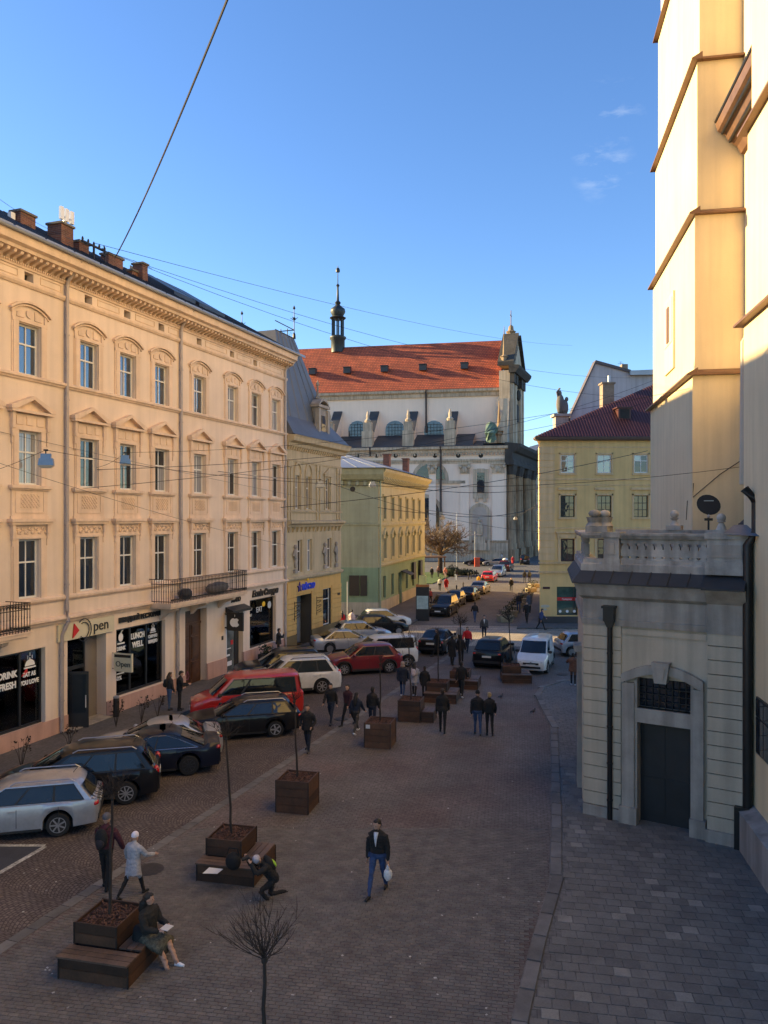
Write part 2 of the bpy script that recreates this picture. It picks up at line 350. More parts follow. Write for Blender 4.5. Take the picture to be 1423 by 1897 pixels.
struct('ground', MB().quad((-700, -60, 0), (700, -60, 0), (700, 1300, 0), (-700, 1300, 0)), 'ground_cobble')
a1 = F1.rz; P1 = (F1.P[0], F1.P[1], 0)
struct('road', MB().quad((-24, -10, .004), (29, -10, .004), (29, -2.8, .004), (-24, -2.8, .004)), 'fan_cobble', P1, a1)
# pavement along the cream facade, a real step
sw = struct('sidewalk', MB().box(-24, 31.3, -2.55, 0.3, 0.0, 0.12), 'sidewalk_slab', P1, a1)
kb = MB().box(0, 0.98, -0.25, 0.0, 0.0, 0.135).mesh('kerb_stone', 'kerb_stone')
for k in range(52): put('kerb_stone', kb, sw, (-22 + k, -2.56, 0.0))

# the brick plaza
KERB = [G(945, 1897), G(985, 1740), G(1017, 1640), G(1021, 1500), G(1019, 1345), G(1000, 1310), G(990, 1288), G(1003, 1272), G(1035, 1262), (10.6, 41.5)]
KERB = [(1.35, 9.5), ] + KERB
PR = R(-10.0)
def to_plaza(x, y): c, s = math.cos(-PR), math.sin(-PR); return (x * c - y * s, x * s + y * c)
def from_plaza(x, y): c, s = math.cos(PR), math.sin(PR); return (x * c - y * s, x * s + y * c)
pl = [F1.w(-22, 10.0), F1.w(21, 10.0), (4.5, 47.2), (10.5, 43.0)] + list(reversed(KERB)) + [(1.0, 5.0)]
struct('plaza', MB().poly([to_plaza(x, y) + (.008,) for x, y in reversed(pl)]), 'plaza_brick', None, PR)
plaza = bpy.data.objects['plaza']
def kerb_x(y):
    for (x0, y0), (x1, y1) in zip(KERB, KERB[1:]):
        if y0 <= y <= y1: return x0 + (x1 - x0) * (y - y0) / (y1 - y0)
    return None
def off1(x, y): return (x - F1.P[0]) * F1.N[0] + (y - F1.P[1]) * F1.N[1]
def piece(L, Wd, h, ch=0.006):
    m = MB(); a, b = L / 2, Wd / 2; c, d = a - ch, b - ch
    m.add([(-a, -b, 0), (a, -b, 0), (a, b, 0), (-a, b, 0), (-c, -d, h), (c, -d, h), (c, d, h), (-c, d, h)],
          [(4, 5, 6, 7), (0, 1, 5, 4), (1, 2, 6, 5), (2, 3, 7, 6), (3, 0, 4, 7)])
    return m
def lay(name, host, cells, base, mats, weights, z0, rz, tilt):
    """cells: (x, y) in host coordinates, nearest first: 300 as parts, the rest as one stuff part."""
    rnd = random.Random(5)
    vars_ = [base.mesh(name, m) for m in mats]
    rest = MB(); nb = len(base.v)
    for k, (x, y) in enumerate(cells):
        v = rnd.choices(range(len(mats)), weights)[0]; dz = rnd.uniform(-tilt, tilt)
        tx, ty, r = rnd.uniform(-tilt, tilt) * 4, rnd.uniform(-tilt, tilt) * 4, rnd.uniform(-.012, .012)
        if k < 300:
            o = put(name, vars_[v], host, (x, y, z0 + dz)); o.rotation_euler = (tx, ty, r)
        else:
            cr, sr = math.cos(r), math.sin(r)
            rest.add([(x + p[0] * cr - p[1] * sr, y + p[0] * sr + p[1] * cr, z0 + dz + p[2] + p[0] * -ty + p[1] * tx) for p in base.v], base.f, v)
    if rest.v: o = rest.build(name + '_field', list(mats), host); o['kind'] = 'stuff'
# brick pavers, as far as they can be told apart
cells = []
for j in range(0, 160):
    for i in range(-60, 60):
        px_, py_ = (i + 0.5 * (j % 2)) * 0.2, 8.0 + j * 0.1
        x, y = from_plaza(px_, py_)
        if y < 11.5 or y > 21.5 or off1(x, y) < 10.35: continue
        kx = kerb_x(y)
        if kx is None or x > kx - 0.12 or not visible(x, y): continue
        cells.append((x * x + y * y, px_, py_))
cells.sort()
lay('paver', plaza, [c[1:] for c in cells], piece(0.193, 0.093, 0.012, 0.004), ['paver_0', 'paver_1', 'paver_2', 'paver_3'], [5, 3, 3, 3], 0.006, PR, 0.002)
# gutter stones between plaza and road
gs = MB().box(-0.24, 0.24, -0.14, 0.14, 0.0, 0.018).mesh('gutter_stone', 'kerb_stone')
for k in range(92):
    x, y = F1.w(-14 + k * 0.5, 10.02)
    if visible(x, y, m=60): put('gutter_stone', gs, plaza, to_plaza(x, y) + (0.0,), a1 - PR)
# pavement by the church on the right
pv = KERB + [(30, 43.5), (30, 2), (1.2, 5.0)]
pav = struct('pavement', MB().poly([to_plaza(x, y) + (.03,) for x, y in reversed(pv)]), 'slab_small', None, PR)
cells = []
for j in range(0, 90):
    for i in range(-8, 50):
        px_, py_ = (i + 0.5 * (j % 2) + 0.13 * ((j * 7) % 3)) * 0.32, 8.0 + j * 0.3
        x, y = from_plaza(px_, py_)
        if y < 11 or y > 27: continue
        kx = kerb_x(y)
        if kx is None or x < kx + 0.42 or not visible(x, y) or x > 9.6: continue
        cells.append((x * x + y * y, px_, py_))
cells.sort()
lay('paving_slab', pav, [c[1:] for c in cells], piece(0.308, 0.288, 0.022, 0.006), ['slab_0', 'slab_1', 'slab_2', 'slab_3', 'slab_4'], [6, 5, 4, 3, 0.9], 0.024, PR, 0.0016)
# kerb stones along its edge
def along(pts, step):
    out = []; acc = 0.0; nxt = step / 2
    for (x0, y0), (x1, y1) in zip(pts, pts[1:]):
        L = math.hypot(x1 - x0, y1 - y0)
        while nxt <= acc + L:
            t = (nxt - acc) / L; out.append((x0 + (x1 - x0) * t, y0 + (y1 - y0) * t, math.atan2(y1 - y0, x1 - x0))); nxt += step
        acc += L
    return out
ks = piece(0.93, 0.3, 0.075, 0.02).mesh('kerb_stone', 'kerb_stone')
for x, y, a in along(KERB, 0.95):
    nx, ny = math.sin(a) * 0.16, -math.cos(a) * 0.16
    put('kerb_stone', ks, pav, to_plaza(x + nx, y + ny) + (0.0,), a - PR)
# the cross street with its tram track, the far street, pavements beyond
TS = R(-4.0)
cs = struct('cross_street', MB().quad((-70, -4.4, .006), (70, -4.4, .006), (70, 5.2, .006), (-70, 5.2, .006)), 'sett_granite', (4, 56.5, 0), TS)
for k, yy in enumerate((1.7, 3.15, 4.2)):
    o = MB().box(-70, 70, yy, yy + 0.09, 0.0, 0.016).build('tram_rail', 'rail_steel', cs)
F3 = Plane((-0.5, 68.5), 14.3)                      # the green building's street front
fs = struct('far_street', MB().quad((-12, -16.5, .005), (130, -16.5, .005), (130, -4.2, .005), (-12, -4.2, .005)), 'ground_cobble', (F3.P[0], F3.P[1], 0), F3.rz)
struct('far_sidewalk', MB().box(-7, 24, -4.2, 0.2, 0.0, 0.12), 'sidewalk_slab', (F3.P[0], F3.P[1], 0), F3.rz)
struct('far_square', MB().quad((26, -4.0, .01), (78, -4.0, .01), (78, 30, .01), (26, 30, .01)), 'sidewalk_slab', (F3.P[0], F3.P[1], 0), F3.rz)
struct('lawn', MB().box(32, 52, 1.2, 16, 0.0, 0.10), 'grass_ground', (F3.P[0], F3.P[1], 0), F3.rz)
x5, y5 = 12.6, 62.3
struct('corner_sidewalk', MB().prism([(-2.3, -2.6), (30, -2.6), (30, .1), (.0, .1), (15.3, 60), (12.9, 60)], 0, 0.12, 'z'), 'sidewalk_slab', (x5, y5, 0), R(0))
# paint and patch of the loading bay, manholes
def sheet(name, pts, mat, z):
    o = MB().poly([(x, y, z) for x, y in pts]).build(name, mat); o['kind'] = 'structure'; return o
q = [G(-60, 1567), G(82, 1567), G(-60, 1652)]
sheet('asphalt_bay', list(reversed(q)), 'asphalt_patch', 0.009)
def stripe(a, b, wd):
    dx, dy = b[0] - a[0], b[1] - a[1]; L = math.hypot(dx, dy); nx, ny = -dy / L * wd / 2, dx / L * wd / 2
    return [(a[0] - nx, a[1] - ny), (b[0] - nx, b[1] - ny), (b[0] + nx, b[1] + ny), (a[0] + nx, a[1] + ny)]
sheet('bay_line', stripe(G(-60, 1567), G(84, 1567), 0.14), 'road_paint', 0.013)
sheet('bay_line', stripe(G(84, 1569), G(-60, 1652), 0.14), 'road_paint', 0.014)
M('manhole_iron', (0.045, 0.042, 0.04), 0.6, 0.3, 8, 0.4, 30, metal=0.3)
for (px, py), r, lb in (((276, 1612), 0.36, 'round iron manhole cover beside the girl in silver'), ((632, 1332), 0.3, 'small iron drain cover at the road edge near walking men'), ((1042, 1250), 0.3, 'dark drain cover on the road by the white van')):
    x, y = G(px, py); o = MB().lathe([(r, 0.0), (r, 0.017), (r * .8, 0.02), (0.02, 0.02)], 20).build('manhole_cover', 'manhole_iron', None, None, (x, y, 0.004)); tag(o, lb, 'manhole cover', 'manhole covers')
lt = MB(); rl_ = random.Random(21); M('scrap_pale', (.4, .39, .36), .8, .3, 9)
for k in range(70):
    px_, py_ = rl_.uniform(20, 1000), rl_.uniform(1400, 1890); x, y = G(px_, py_)
    if off1(x, y) < 2.9 or (kerb_x(y) or 0) < x: continue
    lt.obox((x, y, .021), (rl_.uniform(.02, .06), rl_.uniform(.02, .05), .004), rl_.uniform(0, 3), rl_.uniform(-.1, .1))
tag(lt.build('litter', 'scrap_pale'), 'tiny pale scraps of litter scattered over the paving', 'litter', kind='stuff')
# ================================================================ facade helpers (local frame: x along the front, -y out of it)
def wall_cells(mb, x0, x1, z0, z1, holes, y=0.0, reveal=0.25, mi=0, rmi=None):
    xs = sorted({x0, x1} | {max(x0, min(x1, h[0])) for h in holes} | {max(x0, min(x1, h[1])) for h in holes})
    zs = sorted({z0, z1} | {h[2] for h in holes} | {h[3] for h in holes})
    for a, b in zip(xs, xs[1:]):
        for c, d in zip(zs, zs[1:]):
            xm, zm = (a + b) / 2, (c + d) / 2
            if any(h[0] < xm < h[1] and h[2] < zm < h[3] for h in holes): continue
            mb.quad((a, y, c), (b, y, c), (b, y, d), (a, y, d), mi)
    r = mi if rmi is None else rmi
    for h in holes:
        a, b, c, d = h[:4]; q = y + (h[4] if len(h) > 4 else reveal)
        mb.quad((a, y, c), (a, y, d), (a, q, d), (a, q, c), r); mb.quad((b, y, d), (b, y, c), (b, q, c), (b, q, d), r)
        mb.quad((a, y, d), (b, y, d), (b, q, d), (a, q, d), r); mb.quad((b, y, c), (a, y, c), (a, q, c), (b, q, c), r)
def shell(mb, x0, x1, z0, z1, depth, mi=0, skew0=0.0, skew1=0.0):
    mb.quad((x0, 0, z1), (x0 + skew0, depth, z1), (x0 + skew0, depth, z0), (x0, 0, z0), mi)
    mb.quad((x1, 0, z0), (x1 + skew1, depth, z0), (x1 + skew1, depth, z1), (x1, 0, z1), mi)
    mb.quad((x1 + skew1, depth, z0), (x0 + skew0, depth, z0), (x0 + skew0, depth, z1), (x1 + skew1, depth, z1), mi)
WCACHE = {}
def window(parent, xc, z0, w, h, y=0.16, cols=2, trans=0.62, frame='frame_white', glasses=('glass_dark',), fw=0.07, mw=0.05, name='window', rows=None, lw=None):
    """A window frame as one part with a pane for each light."""
    key = (round(w, 2), round(h, 2), cols, trans, frame, fw, mw, rows)
    rws = [(0.0, 1.0)] if not trans else [(0.0, trans), (trans, 1.0)]
    if rows: rws = [(k / rows, (k + 1) / rows) for k in range(rows)]
    cells = []
    for a, b in rws:
        for c in range(cols):
            cells.append((-w / 2 + fw + (w - 2 * fw) * c / cols, -w / 2 + fw + (w - 2 * fw) * (c + 1) / cols, fw + (h - 2 * fw) * a, fw + (h - 2 * fw) * b))
    if key not in WCACHE:
        m = MB(); m.box(-w / 2, -w / 2 + fw, 0, .08, 0, h).box(w / 2 - fw, w / 2, 0, .08, 0, h).box(-w / 2 + fw, w / 2 - fw, .002, .08, 0, fw).box(-w / 2 + fw, w / 2 - fw, .002, .08, h - fw, h)
        for c in range(1, cols):
            x = -w / 2 + fw + (w - 2 * fw) * c / cols; m.box(x - mw / 2, x + mw / 2, .008, .07, fw, h - fw)
        for a, b in rws[1:]:
            z = fw + (h - 2 * fw) * a; m.box(-w / 2 + fw, w / 2 - fw, -.004, .066, z - mw * 0.65, z + mw * 0.65)
        WCACHE[key] = m.mesh(name, frame)
    o = put(name, WCACHE[key], parent, (xc, y, z0))
    gl = random.choice(glasses) if not isinstance(glasses, str) else glasses
    for a, b, c, d in cells:
        g = gl if random.random() < 0.85 or isinstance(glasses, str) else random.choice(glasses)
        k2 = (round(b - a, 2), round(d - c, 2), g)
        if k2 not in WCACHE:
            ww, hh = b - a, d - c; WCACHE[k2] = MB().box(-ww / 2, ww / 2, 0, .012, -hh / 2, hh / 2).mesh('pane', g)
        put('pane', WCACHE[k2], o, ((a + b) / 2, .04, (c + d) / 2))
    return o
def course(mb, x0, x1, prof, mi=0):
    """A moulding: prof is a list of (out, z); closed against the wall, run along x."""
    mb.prism([(-o, z) for o, z in prof], x0, x1, 'x', mi)

# ================================================================ the long cream building
b1 = thing('cream_building', 'long four storey cream stucco building with pediments and shops on the left', 'building', (F1.P[0], F1.P[1], 0), F1.rz)
X0, X1 = -26.0, 22.55
WX = [-6.0, -3.6, -1.1, 1.35, 4.56, 7.03, 9.53, 12.75, 16.0, 18.63, 21.13]
holes = []
for x in WX:
    holes += [(x - .53, x + .53, 14.08, 15.96), (x - .53, x + .53, 9.93, 11.94), (x - .53, x + .53, 5.62, 7.86), ]
holes += [(-4.2, 2.17, .72, 3.66, .3), (3.35, 5.65, .0, 3.75, 1.2), (6.3, 9.85, .76, 3.75, .3), (11.5, 13.45, 0, 3.95, .45), (15.4, 17.2, 0, 3.75, .4), (17.96, 21.16, 1.0, 3.85, .3)]
VX = [1.38 + k * 2.55 for k in range(-3, 9)]
VX = [1.35, 4.56, 7.05, 9.55, 12.75, 16.0, 18.6]
holes += [(x - .22, x + .22, 17.62, 17.95, .5) for x in VX]
m = MB(); wall_cells(m, X0, X1, 0, 18.45, holes, 0, .25, 0); shell(m, X0, X1, 0, 18.45, 13, 0)
m.build('wall', 'plaster_cream', b1)
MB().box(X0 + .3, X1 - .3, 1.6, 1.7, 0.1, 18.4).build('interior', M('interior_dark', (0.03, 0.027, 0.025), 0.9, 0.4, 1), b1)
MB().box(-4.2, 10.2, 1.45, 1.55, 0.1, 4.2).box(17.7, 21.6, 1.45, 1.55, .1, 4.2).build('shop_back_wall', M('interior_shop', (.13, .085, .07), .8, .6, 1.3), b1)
for x in (.5, 1.3, 7.2, 8.6): MB().lathe([(.02, 2.6), (.14, 2.1), (.15, 2.08)], 10, (x, .9, 0)).build('pendant_lamp', M('lamp_cream', (.6, .55, .45), .5), b1)
for x in VX: MB().box(x - .2, x + .2, .32, .36, 17.62, 17.95).box(x - .05, x + .02, .28, .33, 17.64, 17.8).build('attic_vent', 'frame_dark', b1)
# mouldings that run the length of the front
def run(name, prof, mat='plaster_trim', x0=X0, x1=X1):
    mb = MB(); course(mb, x0, x1, prof); return mb.build(name, mat, b1)
run('string_course', [(-.05, 13.86), (.07, 13.86), (.10, 13.92), (.16, 13.95), (.16, 14.03), (.08, 14.07), (-.05, 14.07)])
run('string_course', [(-.05, 17.36), (.06, 17.36), (.12, 17.45), (.12, 17.53), (.05, 17.57), (-.05, 17.57)])
run('string_course', [(-.05, 5.38), (.07, 5.38), (.13, 5.46), (.13, 5.54), (.06, 5.6), (-.05, 5.6)])
run('string_course', [(-.05, 4.5), (.09, 4.5), (.12, 4.6), (.22, 4.64), (.22, 4.71), (.1, 4.78), (-.05, 4.8)])
run('cornice', [(-.05, 18.44), (.60, 18.44), (.64, 18.55), (.80, 18.62), (.84, 18.85), (.86, 18.93), (-.05, 18.96)], 'plaster_trim')
run('frieze_band', [(-.05, 18.02), (.06, 18.02), (.08, 18.1), (.08, 18.18), (-.05, 18.18)])
MBd = MB()
x = -8.0
while x < X1: MBd.box(x, x + .055, -.13, -.07, 18.10, 18.17); x += .11
o = MBd.build('dentil_course', 'plaster_trim', b1); o['kind'] = 'stuff'
bk = MB().prism([(0, 18.19), (-.12, 18.19), (-.2, 18.25), (-.5, 18.33), (-.54, 18.435), (0, 18.435)], -.065, .065, 'x').mesh('bracket', 'plaster_trim')
k = 0; x = -6.0
while x < X1: put('bracket', bk, b1, (x, 0, 0)); x += .31
gt = MB().tube([(X0, -.93, 18.98), (X1 + .1, -.93, 18.98)], .085, 8).build('gutter', 'roof_tin', b1)
# panels in the attic frieze
for a, b in ((1.9, 3.0), (5.1, 6.5), (7.6, 9.0), (10.1, 10.9), (13.3, 15.4), (16.5, 18.1), (19.1, 21.9), (-3, .8)):
    MB().box(a, b, -.03, .02, 17.66, 17.69).box(a, b, -.03, .02, 17.91, 17.94).box(a, a + .03, -.03, .02, 17.69, 17.91).box(b - .03, b, -.03, .02, 17.69, 17.91).build('frieze_panel', 'plaster_trim', b1)
# window surrounds, one mesh for each storey, shared
def arch(mb, hw, z0, rise, th, y0, y1, n=10):
    Rr = (hw * hw + rise * rise) / (2 * rise); zc = z0 + rise - Rr; t0 = math.asin(hw / Rr)
    up = [(Rr * math.sin(-t0 + 2 * t0 * k / n), zc + Rr * math.cos(-t0 + 2 * t0 * k / n)) for k in range(n + 1)]
    for (xa, za), (xb, zb) in zip(up, up[1:]): mb.prism([(xa, za - th), (xb, zb - th), (xb, zb), (xa, za)], y0, y1, 'y')
s3 = MB()
for sx in (-1, 1):
    a, b = sorted((sx * .55, sx * .80)); s3.box(a, b, -.07, .02, 14.07, 16.1); a, b = sorted((sx * .80, sx * .86)); s3.box(a, b, -.04, .02, 14.07, 16.1)
    a, b = sorted((sx * .74, sx * .86)); s3.box(a, b, -.06, .02, 16.1, 16.5)
s3.box(-.86, .86, -.075, .02, 16.0, 16.12); arch(s3, .99, 16.47, .36, .09, -.17, .02); arch(s3, .93, 16.36, .35, .06, -.10, .02)
s3.lathe([(.17, -.05), (.17, -.035), (.13, -.05), (.12, -.02)], 14, (0, 0, 16.38), axis='y')
for sx in (-1, 1): s3.prism([(sx * .26, 16.18), (sx * .62, 16.18), (sx * .60, 16.36), (sx * .26, 16.52)], -.04, .02, 'y')
s3 = s3.mesh('window_surround', 'plaster_trim')
s2 = MB()
for sx in (-1, 1):
    a, b = sorted((sx * .55, sx * .78)); s2.box(a, b, -.07, .02, 9.9, 12.0); a, b = sorted((sx * .78, sx * .84)); s2.box(a, b, -.035, .02, 9.9, 12.05)
    a, b = sorted((sx * .78, sx * .93)); s2.box(a, b, -.16, .02, 12.0, 12.6); s2.box(a + .02, b - .02, -.12, .02, 11.7, 12.0); s2.box(a + .04, b - .04, -.08, .02, 11.45, 11.7)
s2.box(-.80, .80, -.08, .02, 11.96, 12.1); s2.box(-.78, .78, -.05, .02, 12.1, 12.55)
for c in (-.5, 0, .5): s2.box(c - .2 + .03, c + .2 - .03, -.08, -.04, 12.16, 12.48)
s2.box(-1.04, 1.04, -.26, .02, 12.6, 12.70)
for sx in (-1, 1): s2.prism([(sx * 1.08, 12.70), (sx * 1.08, 12.82), (0, 13.27), (0, 13.13), (sx * .86, 12.70)], -.28, .02, 'y')
s2.prism([(-.86, 12.705), (.86, 12.705), (0, 13.14)], -.06, .02, 'y')
s2.box(-1.0, 1.0, -.20, .02, 9.78, 9.89); s2.box(-.95, .95, -.13, .02, 9.72, 9.78)
s2.box(-.88, .88, -.05, .02, 8.70, 9.72); s2.box(-.70, .70, -.075, -.045, 8.86, 8.9); s2.box(-.92, .92, -.07, .02, 8.64, 8.74)
for sx in (-1, 1): a, b = sorted((sx * .66, sx * .72)); s2.box(a, b, -.075, -.045, 8.9, 9.66)
s2 = s2.mesh('window_surround', 'plaster_trim')
la = MB(); la.box(-.46, .46, -.055, -.045, 9.04, 9.58)
for k in range(-3, 9):
    for d in (1, -1):
        x0 = -.46 + k * .155; p = []
        for t in (0, 1): p.append((x0 + d * t * .5, 9.05 + t * .52))
        if d < 0: p = [(x0 + .5, 9.05), (x0, 9.57)]
        (xa, za), (xb, zb) = p
        lo, hi = -.45, .45
        def cl(xq): return max(lo, min(hi, xq))
        def zz(xq): return za + (zb - za) * (xq - xa) / (xb - xa)
        xa2, xb2 = cl(xa), cl(xb)
        if abs(xa2 - xb2) < .05: continue
        la.tube([(xa2, -.065, zz(xa2)), (xb2, -.065, zz(xb2))], .018, 4)
la = la.mesh('lattice', 'plaster_trim')
s1 = MB()
for sx in (-1, 1):
    a, b = sorted((sx * .55, sx * .80)); s1.box(a, b, -.06, .02, 5.6, 7.95); a, b = sorted((sx * .80, sx * .87)); s1.box(a, b, -.03, .02, 5.6, 8.0)
    a, b = sorted((sx * .78, sx * .92)); s1.box(a, b, -.17, .02, 8.08, 8.42); s1.box(a + .02, b - .02, -.13, .02, 7.86, 8.08); s1.box(a + .04, b - .04, -.08, .02, 7.62, 7.86)
s1.box(-.80, .80, -.075, .02, 7.88, 7.98); s1.box(-.78, .78, -.05, .02, 7.98, 8.42)
s1.box(-1.0, 1.0, -.22, .02, 8.42, 8.52); s1.box(-1.06, 1.06, -.28, .02, 8.52, 8.64)
for k in range(9):
    t = (k - 4) * .165; s1.lathe([(.075, -.05), (.085, -.075), (.06, -.10), (.03, -.08), (.02, -.12)], 10, (t, 0, 8.2 + .07 * (-1) ** k), axis='y')
    s1.blob((t + .08, -.06, 8.2 - .08 * (-1) ** k), (.045, .04, .07), 7, 5)
s1 = s1.mesh('window_surround', 'plaster_trim')
for k, x in enumerate(WX):
    for me in (s3, s2, s1): put('window_surround', me, b1, (x, 0, 0))
    put('lattice', la, b1, (x, 0, 0))
    window(b1, x, 14.08, 1.06, 1.88, glasses=['glass_sky', 'glass_sky', 'glass_curtain'] if k > 3 else ['glass_sky'])
    window(b1, x, 9.93, 1.06, 2.01, glasses=['glass_dark', 'glass_curtain', 'glass_dark'])
    window(b1, x, 5.62, 1.06, 2.24, glasses=['glass_dark'])
# down pipes
for k, x in enumerate((3.2, 11.0, 22.25)):
    mb = MB(); mb.tube([(x, -.82, 18.9), (x, -.16, 18.15), (x, -.12, 17.9), (x, -.12, 4.9 if k < 2 else .2)], .075, 8)
    if k < 2: mb.tube([(x, -.12, 4.95), (x - .12, -.3, 4.55), (x - .28, -.12, 4.0), (x - .28, -.12, .15)], .078, 8)
    for z in (16, 13.4, 11, 8.4, 6, 3.2, 1.4): mb.lathe([(.095, -.03), (.095, .03)], 8, (x if z > 4.5 or k == 2 else x - .28, -.12, z))
    mb.build('down_pipe', 'pipe_zinc', b1, 40)
# plinth
mb = MB()
for a, b in ((X0, 3.35), (5.65, 11.5), (13.45, 15.4), (17.2, X1)):
    h = .74 if b < 11 or a > 20 else .74
    mb.box(a, b, -.05, .1, 0.0, h if a < 13 else .98)
mb.build('plinth', 'plinth_pink', b1)
# ---- shop fronts
def shop(x0, x1, z0, z1, n, y=.2, frame='frame_dark'):
    o = MB().box(x0, x0 + .09, y, y + .1, z0, z1).box(x1 - .09, x1, y, y + .1, z0, z1).box(x0 + .09, x1 - .09, y, y + .1, z0, z0 + .1).box(x0 + .09, x1 - .09, y, y + .1, z1 - .1, z1)
    for k in range(1, n): xx = x0 + (x1 - x0) * k / n; o.box(xx - .05, xx + .05, y - .004, y + .096, z0 + .1, z1 - .1)
    f = o.build('shop_window', frame, b1)
    for k in range(n):
        a = x0 + (x1 - x0) * k / n + .05; b = x0 + (x1 - x0) * (k + 1) / n - .05
        MB().box(a, b, y + .05, y + .06, z0 + .1, z1 - .1).build('pane', 'glass_shop', f)
    return f
sw1 = shop(-4.2, 2.17, .72, 3.66, 6); sw2 = shop(6.3, 9.85, .76, 3.75, 3); sw3 = shop(17.96, 21.16, 1.0, 3.85, 1)
yt = .235
text('DRINK', .34, sw1, (.56, yt, 2.72), 'white_print', xs=.85, offset=.012); text('FRESH', .34, sw1, (.56, yt, 2.32), 'white_print', xs=.85, offset=.012)
text('EAT AS', .23, sw1, (1.6, yt, 2.62), 'white_print', xs=.85, offset=.008); text('YOU LOVE', .23, sw1, (1.6, yt, 2.32), 'white_print', xs=.85, offset=.008)
def cloche(x, z, k, par):
    mb = MB(); mb.prism([(x + k * .3 * math.cos(t * math.pi / 10), z + k * .3 * math.sin(t * math.pi / 10)) for t in range(11)], yt - .02, yt, 'y'); mb.box(x - k * .36, x + k * .36, yt - .02, yt, z - k * .12, z - k * .05)
    mb.blob((x, yt - .01, z + k * .34), (.04 * k, .01, .05 * k), 8, 5)
    for c in (-.14, 0, .14): mb.box(x + c * k - .012, x + c * k + .012, yt - .02, yt, z + k * (.46 - abs(c)), z + k * (.62 - abs(c)))
    mb.build('dish_emblem', 'white_print', par)
cloche(1.62, 3.02, .8, sw1); cloche(9.2, 3.28, .6, sw2)
MB().prism([(1.2, 2.66), (1.5, 2.74), (1.5, 3.0)], yt - .012, yt - .004, 'y').build('red_mark', 'red_print', sw1)
mb = MB(); mb.blob((6.9, yt, 3.32), (.16, .02, .2), 10, 6); mb.tube([(6.9, yt, 3.5), (7.05, yt, 3.66)], .025, 5); mb.box(6.66, 7.14, yt - .02, yt, 3.02, 3.08); mb.build('cup_emblem', 'white_print', sw2)
text('DRINK', .24, sw2, (6.92, yt, 2.74), 'white_print', xs=.8, offset=.008)
text('LUNCH', .36, sw2, (8.08, yt, 3.12), 'white_print', xs=.8, offset=.012); text('WELL', .36, sw2, (8.08, yt, 2.72), 'white_print', xs=.85, offset=.012)
text('СМАЧНО', .2, sw2, (9.2, yt, 2.98), 'white_print', xs=.75, offset=.006); text('ШВИДКО', .2, sw2, (9.2, yt, 2.74), 'white_print', xs=.75, offset=.006)
text('КОМБО', .17, sw2, (6.78, yt, 1.85), 'white_print', xs=.9); text('зі знижкою', .12, sw2, (6.8, yt, 1.68), 'white_print'); text('50%', .28, sw2, (6.72, yt, 1.42), 'white_print')
text('EAT', .46, sw3, (19.5, yt, 3.0), 'white_print', xs=.9); text('NEW', .2, sw3, (18.4, yt, 3.2), 'white_print'); text('SALE', .2, sw3, (18.4, yt, 2.85), 'white_print')
mb = MB(); mb.lathe([(.22, 0), (.22, .012), (.19, .012), (.19, 0)], 18, (20.75, yt - .02, 3.3), axis='y'); mb.build('round_emblem', 'white_print', sw3); text('8', .26, sw3, (20.75, yt, 3.2), 'white_print')
MB().blob((20.05, yt, 3.42), (.2, .012, .16), 12, 6).build('yellow_sticker', 'yellow_print', sw3)
# goods behind the big windows
M('display_wood', (0.36, 0.2, 0.075), 0.7, 0.2, 3); M('leaf_green', (0.05, 0.11, 0.02), 0.8, 0.3, 6)
for a, b in ((-.1, .95), (1.2, 2.05)):
    cr = thing('wooden_crate', 'slatted pale wood crate in the shop window, %s' % ('left of the two' if a < 1 else 'right, with green leaves on top'), 'crate', F1.w((a + b) / 2, -.55) + (.76,), F1.rz, 'crates in the shop window')
    for k in range(4): MB().box(-(b - a) / 2, (b - a) / 2, -.2, -.18, .03 + k * .17, .17 + k * .17).build('slat', 'display_wood', cr)
    MB().box(-(b - a) / 2 + .02, (b - a) / 2 - .02, -.17, .2, 0, .66).build('crate_body', 'display_wood', cr)
    if a > 1:
        mb = MB()
        for q in range(14): mb.blob((random.uniform(-.36, .36), random.uniform(-.12, .12), .72 + random.uniform(0, .08)), (.1, .09, .1), 6, 4)
        mb.build('leaves', 'leaf_green', cr)
MB().box(6.5, 9.7, .95, 1.3, 1.42, 1.5).build('counter', 'display_wood', b1)
for k in range(16):
    x = 18.2 + random.random() * 2.8; z = 1.2 + random.random() * 1.5
    MB().obox((x, .75 + random.random() * .3, z), (.25 + random.random() * .3, .12, .15 + random.random() * .3)).build('shop_goods', M('goods_%d' % (k % 5), ((.4, .05, .06), (.5, .48, .42), (.05, .12, .35), (.45, .4, .08), (.3, .3, .32))[k % 5], .6), sw3)
# glazed entrance with the open door leaf
dm = MB().box(3.4, 3.47, .5, .58, .12, 3.7).box(4.86, 4.94, .5, .58, .12, 3.7).box(3.47, 4.86, .5, .58, 2.35, 2.5).box(3.47, 4.86, .5, .58, 3.6, 3.7)
d1 = dm.build('entrance', 'frame_dark', b1)
MB().box(3.47, 4.86, .53, .545, 2.5, 3.6).build('pane', 'glass_shop', d1); MB().box(4.2, 4.86, .53, .545, .14, 2.35).build('pane', 'glass_shop', d1)
MB().box(4.94, 5.65, .5, .6, .0, 3.75).build('reveal_panel', M('reveal_grey', (.2, .18, .17), .85, .1), b1)
lf = MB().box(0, .06, -.95, 0, .12, 2.4).box(-.004, .064, -.9, -.05, .12, .7)
lf = lf.build('door', 'frame_dark', b1, None, (3.5, .3, 0)); lf.rotation_euler = (0, 0, R(28))
MB().box(-.01, .07, -.86, -.1, .75, 2.28).build('pane', 'glass_shop', lf); MB().tube([(-.05, -.85, .95), (-.05, -.85, 1.45)], .018, 6).build('handle', 'frame_white', lf)
